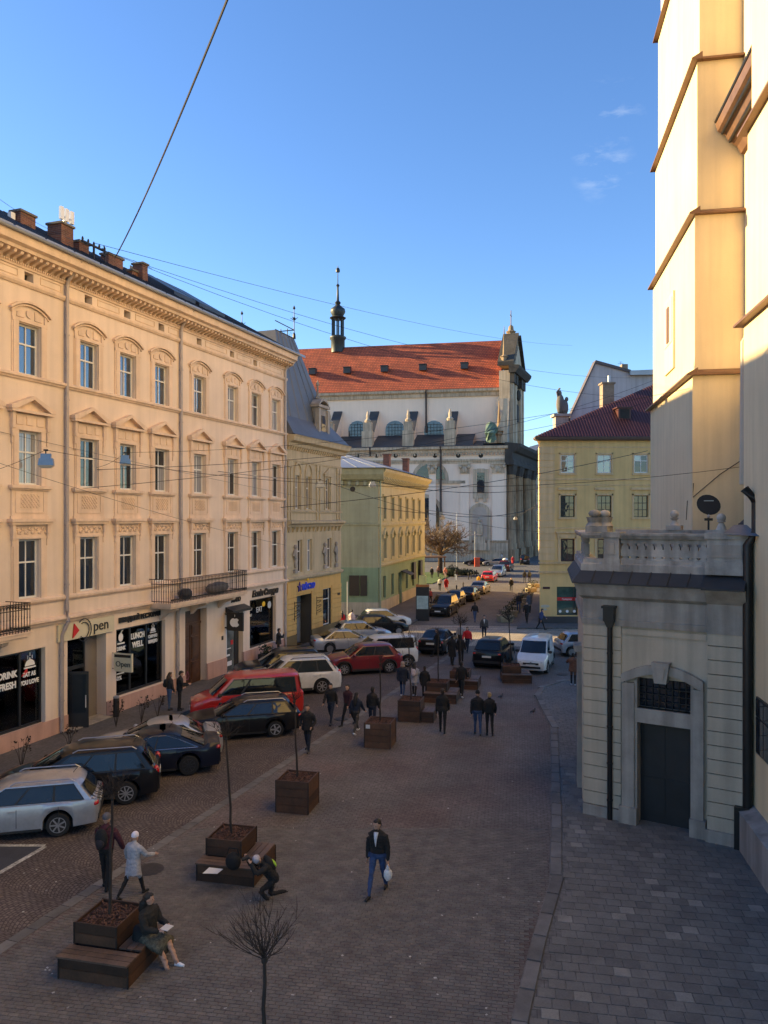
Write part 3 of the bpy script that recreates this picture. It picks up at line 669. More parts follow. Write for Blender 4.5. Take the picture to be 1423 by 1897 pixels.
MB().box(3.36, 5.64, -.35, 1.2, .12, .16).build('door_step', 'stone_grey', b1)
text('Open', .2, d1, (4.5, .52, 1.5), 'white_print')
# panel and neon outline letters over the entrance
sg = MB().box(2.75, 6.05, -.10, -.02, 3.74, 4.42).build('sign_panel', M('sign_cream', (.62, .56, .40), .6, .05), b1)
mb = MB()
def ring(c, r, t0, t1, rad, n=16): mb.tube([(c[0] + r * math.cos(R(t0 + (t1 - t0) * k / n)), -.14, c[1] + r * 1.1 * math.sin(R(t0 + (t1 - t0) * k / n))) for k in range(n + 1)], rad, 5)
ring((4.15, 4.05), .42, -140, 130, .02); ring((4.15, 4.05), .29, -130, 120, .02)
mb.build('neon_ring', 'black_print', sg)
text('pen', .62, sg, (5.2, -.12, 3.92), 'black_print', xs=1.05)
MB().prism([(3.5, 3.8), (3.86, 4.08), (3.58, 4.38)], -.16, -.11, 'y').build('red_mark', 'red_print', sg)
text('ШВИДКИЙ РЕСТОРАН', .3, b1, (7.9, -.05, 4.03), 'black_print', xs=.9, offset=.008, extrude=.03)
# projecting sign
ps = MB().prism([(0, .1), (.12, 0), (.95, 0), (.95, .75), (0, .75)], -.05, .05, 'x'); ps = thing('projecting_sign', 'small cream projecting sign on the wall beside the restaurant door', 'sign', F1.w(6.05, 0) + (2.0,), F1.rz)
MB().prism([(-1.05, .0), (-.2, .0), (-.1, .1), (-.1, .8), (-1.05, .8)], -.05, .05, 'x').build('board', 'sign_cream', ps)
MB().tube([(0, 0, .78), (0, -1.05, .82)], .015, 5).tube([(0, 0, .1), (0, -.2, .1)], .015, 5).build('bracket', 'iron', ps)
text('Open', .34, ps, (-.055, -.6, .22), 'black_print', rz=R(-90)); text('Open', .34, ps, (.055, -.6, .22), 'black_print', rz=R(90))
MB().box(-.057, .057, -1.0, -.15, .62, .74).build('stripe', 'black_print', ps)
# gate, phone shop, clothes shop
gm = MB().box(11.5, 13.45, .38, .46, 0, 3.95); g1 = gm.build('gate', 'wood_door', b1)
for c in (11.62, 12.53):
    for z0, z1 in ((.3, 1.2), (1.35, 2.5), (2.62, 3.1)):
        MB().box(c + .06, c + .74, .33, .385, z0, z1).box(c + .12, c + .68, .31, .335, z0 + .06, z1 - .06).build('panel', 'wood_door', g1)
MB().box(11.5, 13.45, .34, .39, 3.12, 3.24).box(12.44, 12.5, .33, .39, 0.02, 3.12).build('rail', 'wood_door', g1)
MB().tube([(11.72, .3, .55), (11.9, .3, .85), (12.0, .3, .5), (12.15, .3, .8), (12.3, .3, .55), (12.2, .3, .4), (11.75, .3, .42)], .012, 4).build('graffiti', M('spray_pink', (.45, .12, .3), .7), g1)
d2 = MB().box(15.4, 15.48, .3, .4, 0.02, 3.4).box(16.75, 17.2, .3, .4, 0, 3.4).box(15.48, 16.75, .3, .4, 3.2, 3.4).build('shop_door', 'frame_dark', b1)
MB().box(15.48, 16.75, .34, .352, .06, 3.2).build('pane', glass('glass_lit_shop', (.09, .1, .1), 1.5), d2)
for k, (a, b, c, d, mm) in enumerate(((15.6, 15.95, 2.35, 2.4, 'white_print'), (15.93, 15.98, 1.0, 2.4, 'white_print'), (16.4, 16.65, 1.5, 1.75, 'red_print'), (15.6, 16.5, .35, .6, 'white_print'), (15.7, 16.3, .9, 1.0, 'white_print'), (15.6, 16.4, 1.3, 1.34, 'white_print'))): MB().box(a, b, .325, .338, c, d).build('display_print', mm, d2)
MB().prism([(.0, 3.45), (-.5, 3.42), (-.5, 3.55), (0, 3.75)], 15.3, 17.3, 'x').build('shutter_box', 'frame_dark', b1)
mb = MB(); mb.box(16.75, 17.2, -.01, .3, 0, 3.4)
ap = thing('phone_shop_sign', 'square black sign with a white apple, over the phone shop door', 'sign', F1.w(15.25, .0) + (2.5,), F1.rz)
MB().box(-.06, .06, -1.15, -.15, 0, 1.0).build('panel', 'black_print', ap); MB().box(-.03, .03, -.2, 0, .85, .92).box(-.03, .03, -.2, 0, .1, .17).build('bracket', 'iron', ap)
prof = []
for t in range(36):
    a = 2 * math.pi * t / 36; r = .27 + .025 * math.cos(2 * a) - .05 * math.exp(-((a - math.pi / 2) / .3) ** 2) - .03 * math.exp(-((a - 1.5 * math.pi) / .25) ** 2)
    x, z = r * math.cos(a), r * 1.03 * math.sin(a)
    if x > 0:                                        # the bite
        q = math.hypot(x - .30, z - .03)
        if q < .12: x = .30 - (.12 ** 2 - min(.12, abs(z - .03)) ** 2) ** .5 if abs(z - .03) < .12 else x
    prof.append((-.65 + x, .45 + z))
for sx in (-1, 1):
    MB().prism([(y if sx > 0 else -1.3 - y, z) for y, z in prof], sx * .062 if sx > 0 else -.068, sx * .068 if sx > 0 else -.062, 'x').prism([(-.64 + .02 * t * sx, .76 + .05 * abs(math.sin(t))) for t in (0, 1, 2)] + [(-.60 + .04 * sx, .9), (-.64, .84)], .062 if sx > 0 else -.068, .068 if sx > 0 else -.062, 'x').build('apple_emblem', 'white_print', ap)
text('ЛУКО', .36, b1, (16.35, -.04, 3.95), 'black_print', extrude=.03, xs=1.0, offset=.01)
text('Еспіл Сакура', .5, b1, (19.75, -.05, 4.02), 'black_print', extrude=.04, shear=.25, offset=.018)
MB().box(14.9, 15.05, -.03, 0, 2.0, 2.22).build('house_number', 'black_print', b1)
# balconies
def balcony(x0, x1, out, zs, ztop, label):
    mb = MB(); mb.box(x0, x1, -out, 0.02, zs, zs + .12).box(x0 + .08, x1 - .08, -out + .08, .02, zs - .1, zs).box(x0 - .04, x1 + .04, -out - .04, .02, zs + .12, zs + .17)
    b = mb.build('balcony', 'plaster_trim', b1); zf = zs + .17
    for x in ([x0 + .5, x1 - .5] if x1 - x0 < 5 else [x0 + .9, x1 - .9, (x0 + x1) / 2]):
        MB().prism([(0, zs - .1), (-out * .8, zs - .1), (-out * .75, zs - .25), (-out * .3, zs - .42), (0, zs - .75)], x - .14, x + .14, 'x').build('console', 'plaster_trim', b)
    rl = MB()
    for z in (zf + .06, ztop - .22, ztop): rl.box(x0, x1, -out, -out + .03, z, z + .03).box(x0, x0 + .03, -out + .03, 0, z, z + .03).box(x1 - .03, x1, -out + .03, 0, z, z + .03)
    r = rl.build('railing', 'iron', b)
    h = ztop - zf
    bm = MB().box(-.009, .009, -.009, .009, 0, h).blob((0, 0, h * .5), (.02, .02, .05), 6, 4)
    n = int((x1 - x0) / .13); bal = bm.mesh('baluster', 'iron')
    for k in range(n + 1): put('baluster', bal, r, (x0 + .02 + (x1 - x0 - .04) * k / n, -out + .015, zf))
    for xx in (x0 + .015, x1 - .015):
        for k in range(1, int(out / .13)): put('baluster', bal, r, (xx, -out + .015 + k * .13, zf))
    ar = MB()
    for k in range(n):
        xa = x0 + .02 + (x1 - x0 - .04) * k / n; xb = x0 + .02 + (x1 - x0 - .04) * (k + 1) / n
        ar.tube([(xa, -out + .015, ztop - .2), (xa + (xb - xa) * .25, -out + .015, ztop - .07), ((xa + xb) / 2, -out + .015, ztop - .02), (xb - (xb - xa) * .25, -out + .015, ztop - .07), (xb, -out + .015, ztop - .2)], .008, 4)
        ar.lathe([(.045, -.006), (.045, .006)], 6, ((xa + xb) / 2, -out + .015, zf + .15), axis='y')
    q = ar.build('railing_scrolls', 'iron', r); q['kind'] = 'stuff'
    return b
balcony(F1.s(318, 1.2) - .05, F1.s(458, 1.2), 1.2, 4.52, 5.78, '')
balcony(-5.5, F1.s(57, 1.15), 1.15, 4.42, 5.6, '')
for sx, wd, hh, lb in ((F1.s(346, .7), .75, .5, 'dark blue covered bundle on the iron balcony, left end'), (F1.s(405, .7), 2.0, .6, 'large grey tarpaulin heap on the iron balcony')):
    mb = MB(); mb.blob((0, 0, hh * .5), (wd / 2, .35, hh * .55), 12, 8); me = mb.mesh('covered_bundle', M('tarp_blue' if wd < 1 else 'tarp_grey', (.03, .035, .05) if wd < 1 else (.14, .13, .13), .7, .3, 4), 180)
    for v in me.vertices: v.co.z = max(0, v.co.z + .08 * mnoise.noise(v.co * 6)); v.co.x += .1 * mnoise.noise(v.co * 3 + Vector((5, 0, 0)))
    o = put('covered_bundle', me, None, F1.w(sx, .62) + (4.69,), F1.rz); tag(o, lb, 'bundle')
# roof with its chimneys
rm = MB(); RY, RZ = 4.6, 22.1
rm.quad((X0, -.95, 19.0), (X1, -.95, 19.0), (X1, RY, RZ), (X0, RY, RZ)); rm.quad((X1, 13, 18.5), (X0, 13, 18.5), (X0, RY, RZ), (X1, RY, RZ)); rm.poly([(X1, -.95, 19.0), (X1, 13, 18.5), (X1, RY, RZ)]); rm.poly([(X0, 13, 18.5), (X0, -.95, 19.0), (X0, RY, RZ)])
rf = rm.build('roof', 'roof_dark', b1)
sm = MB(); x = -6
while x < X1:
    sm.prism([(-.95, 19.0), (RY, RZ), (RY, RZ + .035), (-.95, 19.035)], x, x + .03, 'x'); x += .62
sm.build('standing_seams', 'roof_dark', rf)['kind'] = 'stuff'
sg2 = MB()
x = -6
while x < X1: sg2.box(x, x + 1.4, -.72, -.70, 19.06, 19.2); x += 1.5
sg2.build('snow_guard', 'roof_tin', rf)
def roof_z(y): return 19.0 + (RZ - 19.0) * (y + .95) / (RY + .95)
for (pl_, pr_, pt, pb, yy, dep) in ((20, 66, 404, 440, 2.2, .7), (88, 136, 424, 480, 1.6, 1.0), (132, 165, 456, 490, 2.0, .6), (187, 228, 483, 520, 2.2, .6), (246, 272, 492, 540, 1.8, .8), (236, 247, 502, 535, 2.1, .4)):
    dep *= .75; sa = F1.s(pl_, -yy - dep); sb, zt = F1.sz(pr_, pt, -yy); sb = max(sb, sa + .4)
    cmb = MB(); cmb.box(sa, sb, yy, yy + dep, roof_z(yy) - .3, zt)
    c = cmb.build('chimney', 'brick_chimney_x', rf)
    MB().box(sa - .06, sb + .06, yy - .06, yy + dep + .06, zt, zt + .09).build('chimney_cap', 'stone_dark', c)
for (pa, pb2) in ((305, 345), (352, 400)):
    sa, sb = F1.s(pa, -2), F1.s(pb2, -2); MB().prism([(1.4, roof_z(1.4)), (4.2, roof_z(4.2)), (4.2, roof_z(4.2) + .3), (1.4, roof_z(1.4) + .22)], sa, sb, 'x').build('skylight', 'roof_dark', rf)
# masts on the chimneys and roof
M('white_metal', (.75, .76, .78), .4, .05)
def stick(name, label, px, py0, py1, out, cat='antenna'):
    s0, z0 = F1.sz(px, py1, out); s1, z1 = F1.sz(px, py0, out); return thing(name, label, cat, F1.w(s0, out) + (z0,), F1.rz), z1 - z0
t, h = stick('cell_antenna', 'white panel antennas on the second brick chimney', 120, 388, 424, -2.1)
MB().tube([(0, 0, -.1), (0, 0, h)], .07, 8).box(-.3, .3, -.03, .03, h * .55, h * .62).build('mast', 'white_metal', t)
for a in (-.3, 0, .32): MB().box(a - .09, a + .09, -.16, -.04, h * .35, h * 1.0).build('antenna_panel', 'white_metal', t)
t, h = stick('cell_antenna', 'small white antenna box on the leftmost brick chimney', 20, 394, 412, -2.5)
MB().tube([(0, 0, -.25), (0, 0, h)], .04, 6).tube([(0, 0, h * .4), (.5, 0, h * .3)], .03, 5).build('mast', 'white_metal', t); MB().box(-.1, .12, -.12, .06, -.02, h).build('antenna_panel', 'white_metal', t)
t, h = stick('wire_frame_mast', 'dark iron mast with a crossbar of insulators on the cream roof', 174, 452, 500, -1.0, 'mast')
MB().tube([(0, 0, -.4), (0, 0, h)], .05, 6).box(-.75, .75, -.04, .04, h * .88, h * .95).build('mast', 'iron', t)
for a in (-.7, -.35, 0, .35, .7): MB().lathe([(.04, 0), (.05, .08), (.02, .16)], 8, (a, 0, h * .95)).build('insulator', 'iron', t)
t, h = stick('tv_aerial', 'small dark aerial leaning on the roof beside brick chimney', 197, 457, 500, -1.2)
MB().tube([(0, 0, -.3), (-.15, 0, h)], .03, 5).build('mast', 'iron', t); MB().box(-.25, -.05, -.05, .05, h * .55, h * .6).box(-.3, -.1, -.05, .05, h * .8, h * .84).build('rod', 'iron', t)
t, h = stick('tv_aerial', 'thin horizontal aerial above the rightmost brick chimney', 264, 488, 495, -2.2)
MB().tube([(0, 0, -.1), (0, 0, .15)], .015, 5).tube([(-.7, 0, .12), (.75, 0, .16)], .012, 5).build('mast', 'iron', t)
# ================================================================ the small palace next to it, with mansard roof
M('plaster_stone', (0.50, 0.41, 0.27), 0.88, 0.08, 0.8, 0.15, 25, streak=0.14)
M('plaster_ochre', (0.60, 0.38, 0.13), 0.85, 0.06, 0.8, 0.15, 25, streak=0.10)
M('plinth_olive', (0.17, 0.14, 0.07), 0.85, 0.1, 1.2, 0.15, 30)
F2 = Plane(F1.w(22.56, 0.0), 19.83)
b2 = thing('corner_palace', 'narrow stone coloured corner house with grey mansard roof and mustard ground floor', 'building', (F2.P[0], F2.P[1], 0), F2.rz)
L2 = 8.9
ux = [F2.s(551), F2.s(571), F2.s(607)]
lx = [F2.s(555.5), F2.s(574), F2.s(610.5)]
hs2 = [(x - .36, x + .36, 9.25, 11.45) for x in ux] + [(x - .38, x + .38, 5.05, 7.2) for x in lx]
dx0, dx1 = F2.s(549), F2.s(577); wx0, wx1 = F2.s(598.5), F2.s(613)
hs2 += [(dx0, dx1, 0.0, 3.5, .9), (wx0, wx1, 1.0, 3.6, .3)]
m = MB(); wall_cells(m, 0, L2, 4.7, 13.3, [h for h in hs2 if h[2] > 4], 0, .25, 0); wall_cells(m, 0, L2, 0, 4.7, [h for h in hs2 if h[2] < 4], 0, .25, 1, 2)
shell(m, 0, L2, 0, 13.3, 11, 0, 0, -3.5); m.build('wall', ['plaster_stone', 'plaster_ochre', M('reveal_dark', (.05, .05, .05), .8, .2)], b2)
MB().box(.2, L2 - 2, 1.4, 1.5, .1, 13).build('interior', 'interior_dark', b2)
for x in ux: window(b2, x, 9.25, .72, 2.2, cols=1, trans=.65, glasses=['glass_curtain', 'glass_dark'])
for x in lx: window(b2, x, 5.05, .76, 2.15, cols=2, trans=.65, glasses=['glass_dark', 'glass_curtain'], fw=.06)
window(b2, (wx0 + wx1) / 2, 1.0, wx1 - wx0, 2.6, cols=1, trans=.72, glasses='glass_dark')
dd = MB().box(dx0 + .05, dx0 + .12, .8, .88, .15, 3.45).box(dx0 + .95, dx0 + 1.02, .8, .88, .15, 3.45).box(dx0 + 1.75, dx1 - .05, .8, .88, .15, 3.45).box(dx0 + .12, dx0 + 1.75, .8, .88, 2.55, 2.65).box(dx0 + .12, dx0 + 1.75, .8, .88, .9, .97).build('shop_door', 'roof_tin', b2)
MB().box(dx0 + .12, dx0 + .95, .83, .84, .15, 2.55).build('pane', 'glass_dark', dd); MB().box(dx0 + 1.02, dx0 + 1.75, .83, .84, .15, 2.55).build('pane', 'glass_dark', dd); MB().box(dx0 + .12, dx0 + 1.75, .83, .84, 2.65, 3.45).build('pane', 'glass_dark', dd)
def run2(name, prof, mat, x0=-.02, x1=L2 + .06): mb = MB(); course(mb, x0, x1, prof); return mb.build(name, mat, b2)
run2('cornice', [(-.05, 13.3), (.2, 13.3), (.25, 13.5), (.55, 13.62), (.6, 13.85), (.68, 13.98), (-.05, 14.02)], 'plaster_stone', 0, L2 + .5)
run2('string_course', [(-.05, 9.0), (.08, 9.0), (.12, 9.1), (-.05, 9.16)], 'plaster_stone')
run2('string_course', [(-.05, 8.05), (.12, 8.05), (.2, 8.2), (.4, 8.28), (.42, 8.42), (-.05, 8.5)], 'plaster_stone')
run2('string_course', [(-.05, 4.55), (.1, 4.55), (.2, 4.66), (.22, 4.78), (-.05, 4.86)], 'plaster_stone')
run2('string_course', [(-.05, 12.3), (.06, 12.3), (.1, 12.42), (-.05, 12.48)], 'plaster_stone')
for a, b in ((0, dx0), (dx1, L2)): MB().box(a, b, -.06, .05, 0, 1.0).build('plinth', 'plinth_olive', b2)
br = MB().prism([(0, 13.05), (-.1, 13.05), (-.2, 13.28), (0, 13.28)], -.07, .07, 'x').mesh('bracket', 'plaster_stone')
for k in range(26): put('bracket', br, b2, (.2 + k * .335, 0, .01))
br2 = MB().prism([(0, 7.7), (-.1, 7.75), (-.22, 8.04), (0, 8.04)], -.09, .09, 'x').mesh('bracket', 'plaster_stone')
for k in range(14): put('bracket', br2, b2, (.3 + k * .63, 0, 0))
# bands of ochre rustication on the ground floor
zb = 1.05
while zb < 3.5:
    for a, b in ((0.02, dx0 - .02), (dx1 + .02, wx0 - .12), (wx1 + .12, L2 - .02)):
        MB().box(a, b, -.05, .01, zb, zb + .30).build('rusticated_block', 'plaster_ochre', b2)
    zb += .345
MB().box(.1, 5.6, -.06, .01, 3.66, 4.45).build('fascia', 'plaster_ochre', b2)
zb = 4.95
while zb < 7.6:                                     # thin joints of the storey above
    for a, b in ((.02, lx[0] - .5), (lx[0] + .5, lx[1] - .5), (lx[1] + .5, lx[2] - .55), (lx[2] + .55, L2)): MB().box(a, b, -.03, .01, zb, zb + .42).build('ashlar_block', 'plaster_stone', b2)
    zb += .45
for x in ux[:2]:
    mb = MB()
    for sx in (-1, 1): a, b = sorted((sx * .42, sx * .56)); mb.box(a, b, -.08, .02, 9.2, 11.6)
    n = 10
    for k in range(n):
        a0, a1_ = math.pi * k / n, math.pi * (k + 1) / n
        mb.prism([(.56 * math.cos(a0), 11.6 + .75 * math.sin(a0)), (.56 * math.cos(a1_), 11.6 + .75 * math.sin(a1_)), (.44 * math.cos(a1_), 11.6 + .62 * math.sin(a1_)), (.44 * math.cos(a0), 11.6 + .62 * math.sin(a0))], -.1, .02, 'y')
    mb.build('window_surround', 'plaster_stone', b2, None, (x, 0, 0))
mb = MB(); mb.box(-.62, -.45, -.08, .02, 9.2, 11.6).box(.45, .62, -.08, .02, 9.2, 11.6).box(-.72, .72, -.14, .02, 11.6, 11.75).prism([(-.78, 11.75), (.78, 11.75), (0, 12.22)], -.16, .02, 'y'); mb.build('window_surround', 'plaster_stone', b2, None, (ux[2], 0, 0))
for x in (.25, .6, (ux[1] + ux[2]) / 2 - .25, (ux[1] + ux[2]) / 2 + .25, L2 - .75, L2 - .3):
    MB().box(x - .1, x + .1, -.09, .02, 8.5, 12.0).box(x - .16, x + .16, -.13, .02, 11.9, 12.3).build('pilaster', 'plaster_stone', b2)
for x in (lx[0] - .85, lx[2] - 1.0, lx[2] + 1.0):   # carved figures between the windows
    mb = MB(); mb.blob((0, -.1, 6.75), (.14, .12, .17), 8, 6).blob((0, -.09, 6.25), (.24, .14, .4), 8, 6).blob((.05, -.09, 5.7), (.17, .12, .35), 8, 6).tube([(-.2, -.1, 6.45), (-.32, -.12, 6.2), (-.1, -.16, 6.05)], .06, 6).box(-.22, .22, -.18, 0, 5.05, 5.3); mb.build('relief_figure', 'stone_grey', b2, 60, (x, 0, 0))
for x in (dx0 - .35, dx1 + .75):                     # wrought iron lantern brackets
    mb = MB(); mb.tube([(0, -.05, 1.9), (0, -.05, 3.2)], .03, 5)
    for k in range(3): mb.tube([(0, -.05, 2.2 + k * .35), (.18, -.3, 2.35 + k * .3), (.3, -.25, 2.2 + k * .35), (.15, -.12, 2.1 + k * .33)], .02, 4)
    mb.tube([(0, -.05, 3.1), (.1, -.7, 3.2)], .025, 5); mb.build('iron_bracket', 'iron', b2, None, (x, 0, 0))
text('КИЇВСТАР', .5, b2, (3.15, -.08, 3.86), 'blue_print', extrude=.04, offset=.02, xs=.78)
st = []
for k in range(10): r = .36 if k % 2 == 0 else .15; st.append((r * math.sin(k * math.pi / 5), r * math.cos(k * math.pi / 5)))
MB().prism(st, -.14, -.08, 'y').build('star_emblem', M('star_purple', (.03, .02, .22), .5, 0), b2, None, (1.75, 0, 4.08))
MB().blob((3.0, -.1, 4.5), (.18, .04, .1), 8, 5).build('yellow_emblem', 'yellow_print', b2)
MB().box(L2 - .75, L2 - .3, -.08, -.04, 2.95, 3.1).build('street_plate', 'black_print', b2)
# mansard roof, cresting and dormer
A0, A1, B0, B1 = 1.0, 3.75, 1.3, 5.4
rm = MB(); lo = [(-.0, -.55), (L2 + .35, -.55), (L2 - 2.8, 10.5), (0, 10.5)]; hi = [(A0, B0), (A1, B0), (A1, B1), (A0, B1)]
mid = [(0.3, .3), (L2 - 1.2, .3), (L2 - 3.6, 9.5), (0.3, 9.5)]
for (pa, za), (pb, zb_) in (((lo, 14.03), (mid, 15.3)), ((mid, 15.3), (hi, 21.0))):
    for k in range(4): rm.quad(pa[k] + (za,), pa[(k + 1) % 4] + (za,), pb[(k + 1) % 4] + (zb_,), pb[k] + (zb_,))
rm.poly([p + (21.0,) for p in hi]); rf2 = rm.build('roof', M('mansard_tin', (.14, .145, .16), .5, .15, .6, .05, 6, metal=.3), b2)
sd_ = MB()
for t in (.12, .3, .48, .66, .84):
    for k in (0, 1):
        pa = [mid[k][q] + (mid[k + 1][q] - mid[k][q]) * t for q in (0, 1)]; pb = [hi[k][q] + (hi[k + 1][q] - hi[k][q]) * t for q in (0, 1)]
        sd_.tube([tuple(pa) + (15.3,), tuple(pb) + (21.0,)], .035, 4)
sd_.build('standing_seams', 'mansard_tin', rf2)['kind'] = 'stuff'
cr = MB()
for z in (21.02, 21.6): cr.tube([(A1, B0, z), (A1, B1, z)], .035, 4).tube([(A0, B0, z), (A1, B0, z)], .035, 4)
for k in range(9):
    y = B0 + (B1 - B0) * k / 8; cr.tube([(A1, y, 21.0), (A1, y, 21.75)], .035, 4)
    if k < 8: cr.tube([(A1, y + .05, 21.08), (A1, y + .25, 21.5), (A1, y + .46, 21.08)], .012, 4)
cr.build('roof_cresting', 'iron', rf2)
for p in ((A1, B0), (A1, B1)):
    mb = MB(); mb.lathe([(.12, 0), (.1, .3), (.03, .45), (.03, 1.3), (.12, 1.4), (.03, 1.5), (.02, 2.0), (.1, 2.1), (.01, 2.3)], 8, p + (21.0,))
    for q in range(4): a = q * math.pi / 2; mb.tube([p + (22.25,), (p[0] + .28 * math.cos(a), p[1] + .28 * math.sin(a), 22.45)], .02, 4)
    mb.build('finial', 'iron', rf2)
xd = F2.s(598); dm = MB().box(-.75, .75, -.2, 1.6, 14.0, 16.4).box(-.95, .95, -.35, 1.6, 16.4, 16.6); arch(dm, .85, 16.6, .45, .16, -.35, 1.2); dm.box(-.5, .5, -.24, -.2, 14.6, 15.9)
for sx in (-1, 1): dm.box(min(sx * .62, sx * .9), max(sx * .62, sx * .9), -.34, 0, 14.05, 16.3).prism([(sx * .9, 14.05), (sx * 1.3, 14.05), (sx * .9, 15.3)], -.2, 0, 'y')
dm.lathe([(.14, 17.0), (.2, 17.15), (.1, 17.35), (.05, 17.9), (.12, 18.1), (.02, 18.4)], 8, (0, .2, 0))
do = dm.build('dormer', 'stone_grey', rf2, None, (xd, .2, 0)); MB().box(-.35, .35, -.27, -.24, 14.7, 15.85).build('pane', 'glass_dark', do)

# ================================================================ the green corner house across the side street
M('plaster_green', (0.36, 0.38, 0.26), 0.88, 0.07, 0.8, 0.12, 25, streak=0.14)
M('plaster_green_bounce', (0.47, 0.46, 0.30), 0.88, 0.07, 0.8, 0.12, 25, streak=0.12)  # street front of the green plaster, yellowish bounce light put into its colour
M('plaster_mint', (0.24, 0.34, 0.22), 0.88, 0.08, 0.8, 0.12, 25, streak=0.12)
M('plinth_cream', (0.46, 0.42, 0.32), 0.88, 0.1, 1, 0.12, 25, streak=0.2)
b3 = thing('green_building', 'three storey pale green corner house with heavy bracketed cornice', 'building', (F3.P[0], F3.P[1], 0), F3.rz)
L3 = F3.s(787)
gx = [F3.s(p) for p in (712.5, 726.5, 740, 754, 766, 776.5)]
gsp = gx[1] - gx[0]; gx = [gx[0] + k * (gx[5] - gx[0]) / 5 for k in range(6)]
hs3 = [(x - .5, x + .5, 8.55, 10.55) for x in gx] + [(x - .5, x + .5, 4.95, 6.75) for x in gx] + [(x - .5, x + .5, 1.3, 3.3) for x in gx if abs(x - gx[2]) > .1] + [(gx[2] - .7, gx[2] + .7, 0.12, 3.2, .4)]
m = MB(); wall_cells(m, 0, L3, 4.2, 12.3, [h for h in hs3 if h[2] > 4], 0, .3, 0); wall_cells(m, 0, L3, 0, 4.2, [h for h in hs3 if h[2] < 4], 0, .3, 1)
lw = -14.0; sk3 = 3.6
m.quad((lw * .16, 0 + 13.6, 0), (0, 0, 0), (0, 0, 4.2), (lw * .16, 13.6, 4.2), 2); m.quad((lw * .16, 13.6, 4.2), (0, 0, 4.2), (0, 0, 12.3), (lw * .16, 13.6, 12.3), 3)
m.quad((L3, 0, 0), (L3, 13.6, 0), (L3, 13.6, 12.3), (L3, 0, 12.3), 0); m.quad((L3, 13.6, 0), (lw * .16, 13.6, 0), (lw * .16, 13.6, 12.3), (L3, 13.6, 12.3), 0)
m.build('wall', ['plaster_green_bounce', 'plaster_mint', 'plaster_mint', 'plaster_green'], b3)
for x in gx:
    window(b3, x, 8.55, 1.0, 2.0, y=.2, cols=2, trans=.65, frame='wood_door', glasses='glass_matte'); window(b3, x, 4.95, 1.0, 1.8, y=.2, cols=2, trans=.65, frame='wood_door', glasses='glass_matte')
    if abs(x - gx[2]) > .1: window(b3, x, 1.3, 1.0, 2.0, cols=1, trans=0, y=.2, frame='wood_door', glasses='glass_matte')
    mb = MB(); mb.box(-.68, -.52, -.06, .02, 8.5, 10.6).box(.52, .68, -.06, .02, 8.5, 10.6).box(-.8, .8, -.14, .02, 10.62, 10.8).box(-.7, .7, -.1, .02, 8.35, 8.5); mb.build('window_surround', 'plaster_green_bounce', b3, None, (x, 0, 0))
    mb = MB(); mb.box(-.7, -.52, -.08, .02, 4.9, 6.8).box(.52, .7, -.08, .02, 4.9, 6.8).box(-.75, .75, -.1, .02, 4.72, 4.9)
    for sx in (-1, 1): mb.prism([(sx * .85, 6.95), (sx * .85, 7.1), (0, 7.75), (0, 7.5), (sx * .5, 7.05)], -.2, .02, 'y'); mb.box(min(sx * .6, sx * .85), max(sx * .6, sx * .85), -.16, .02, 6.75, 6.95)
    mb.build('window_surround', 'plaster_green_bounce', b3, None, (x, 0, 0))
mb = MB(); course(mb, -.3, L3 + .3, [(-.05, 12.3), (.3, 12.3), (.7, 12.75), (.8, 13.0), (-.05, 13.05)]); mb.build('cornice', 'plaster_green_bounce', b3)
for z0, z1, o in ((7.85, 8.15, .12), (4.2, 4.45, .14), (11.5, 11.7, .08)): mb = MB(); course(mb, 0, L3 + .05, [(-.05, z0), (o * .6, z0), (o, (z0 + z1) / 2), (o, z1), (-.05, z1 + .05)]); mb.build('string_course', 'plaster_green_bounce', b3)
b3k = MB().prism([(0, 11.7), (-.15, 11.75), (-.5, 12.15), (-.55, 12.3), (0, 12.3)], -.12, .12, 'x').mesh('bracket', 'plaster_green_bounce')
for k in range(int(L3 / .62)): put('bracket', b3k, b3, (.3 + k * .62, 0, 0))
for a, b in ((0, gx[2] - .7), (gx[2] + .7, L3)): MB().box(a, b, -.08, .05, 0, 1.1).build('plinth', 'plinth_cream', b3)
MB().box(gx[2] - .7, gx[2] + .7, .3, .36, .1, 3.2).build('door', 'wood_door', b3)
aw = MB().prism([(-.06, 3.35), (-1.1, 2.95), (-1.1, 2.9), (-.06, 3.25)], gx[2] + .2, gx[2] + 2.2, 'x').build('awning', 'frame_dark', b3)
for x in (gx[4] - .4, gx[5]): MB().box(x - .55, x + .55, -.3, -.1, 2.1, 3.9).build('shutter', 'frame_dark', b3)
MB().tube([(.15, -.16, 12.4), (.15, -.12, .15)], .08, 8).build('down_pipe', M('pipe_mint', (.3, .4, .32), .5, .1, metal=.2), b3)
# the end wall towards the side street: coursed bands
ang3 = math.atan2(13.6, lw * .16)
ew = bpy.data.objects.new('end_wall', None); C.objects.link(ew); ew.parent = b3; ew.rotation_euler = (0, 0, ang3 + math.pi)   # local x runs towards the corner, -y out
for k, zb in enumerate([1.1 + q * .44 for q in range(7)]):
    for j in range(13):
        x1 = -.02 - j * 1.05 - (.5 if k % 2 else 0); 
        if j == 0 and k % 2: MB().box(-.5, -.02, -.03, .01, zb, zb + .41).build('ashlar_block', 'plaster_mint', ew)
        MB().box(x1 - 1.02, x1, -.03, .01, zb, zb + .41).build('ashlar_block', 'plaster_mint', ew)
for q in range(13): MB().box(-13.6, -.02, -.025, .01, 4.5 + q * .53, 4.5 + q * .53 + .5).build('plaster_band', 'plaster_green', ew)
MB().box(-13.6, .02, -.1, .01, 0, 1.1).build('plinth', 'plinth_cream', ew)
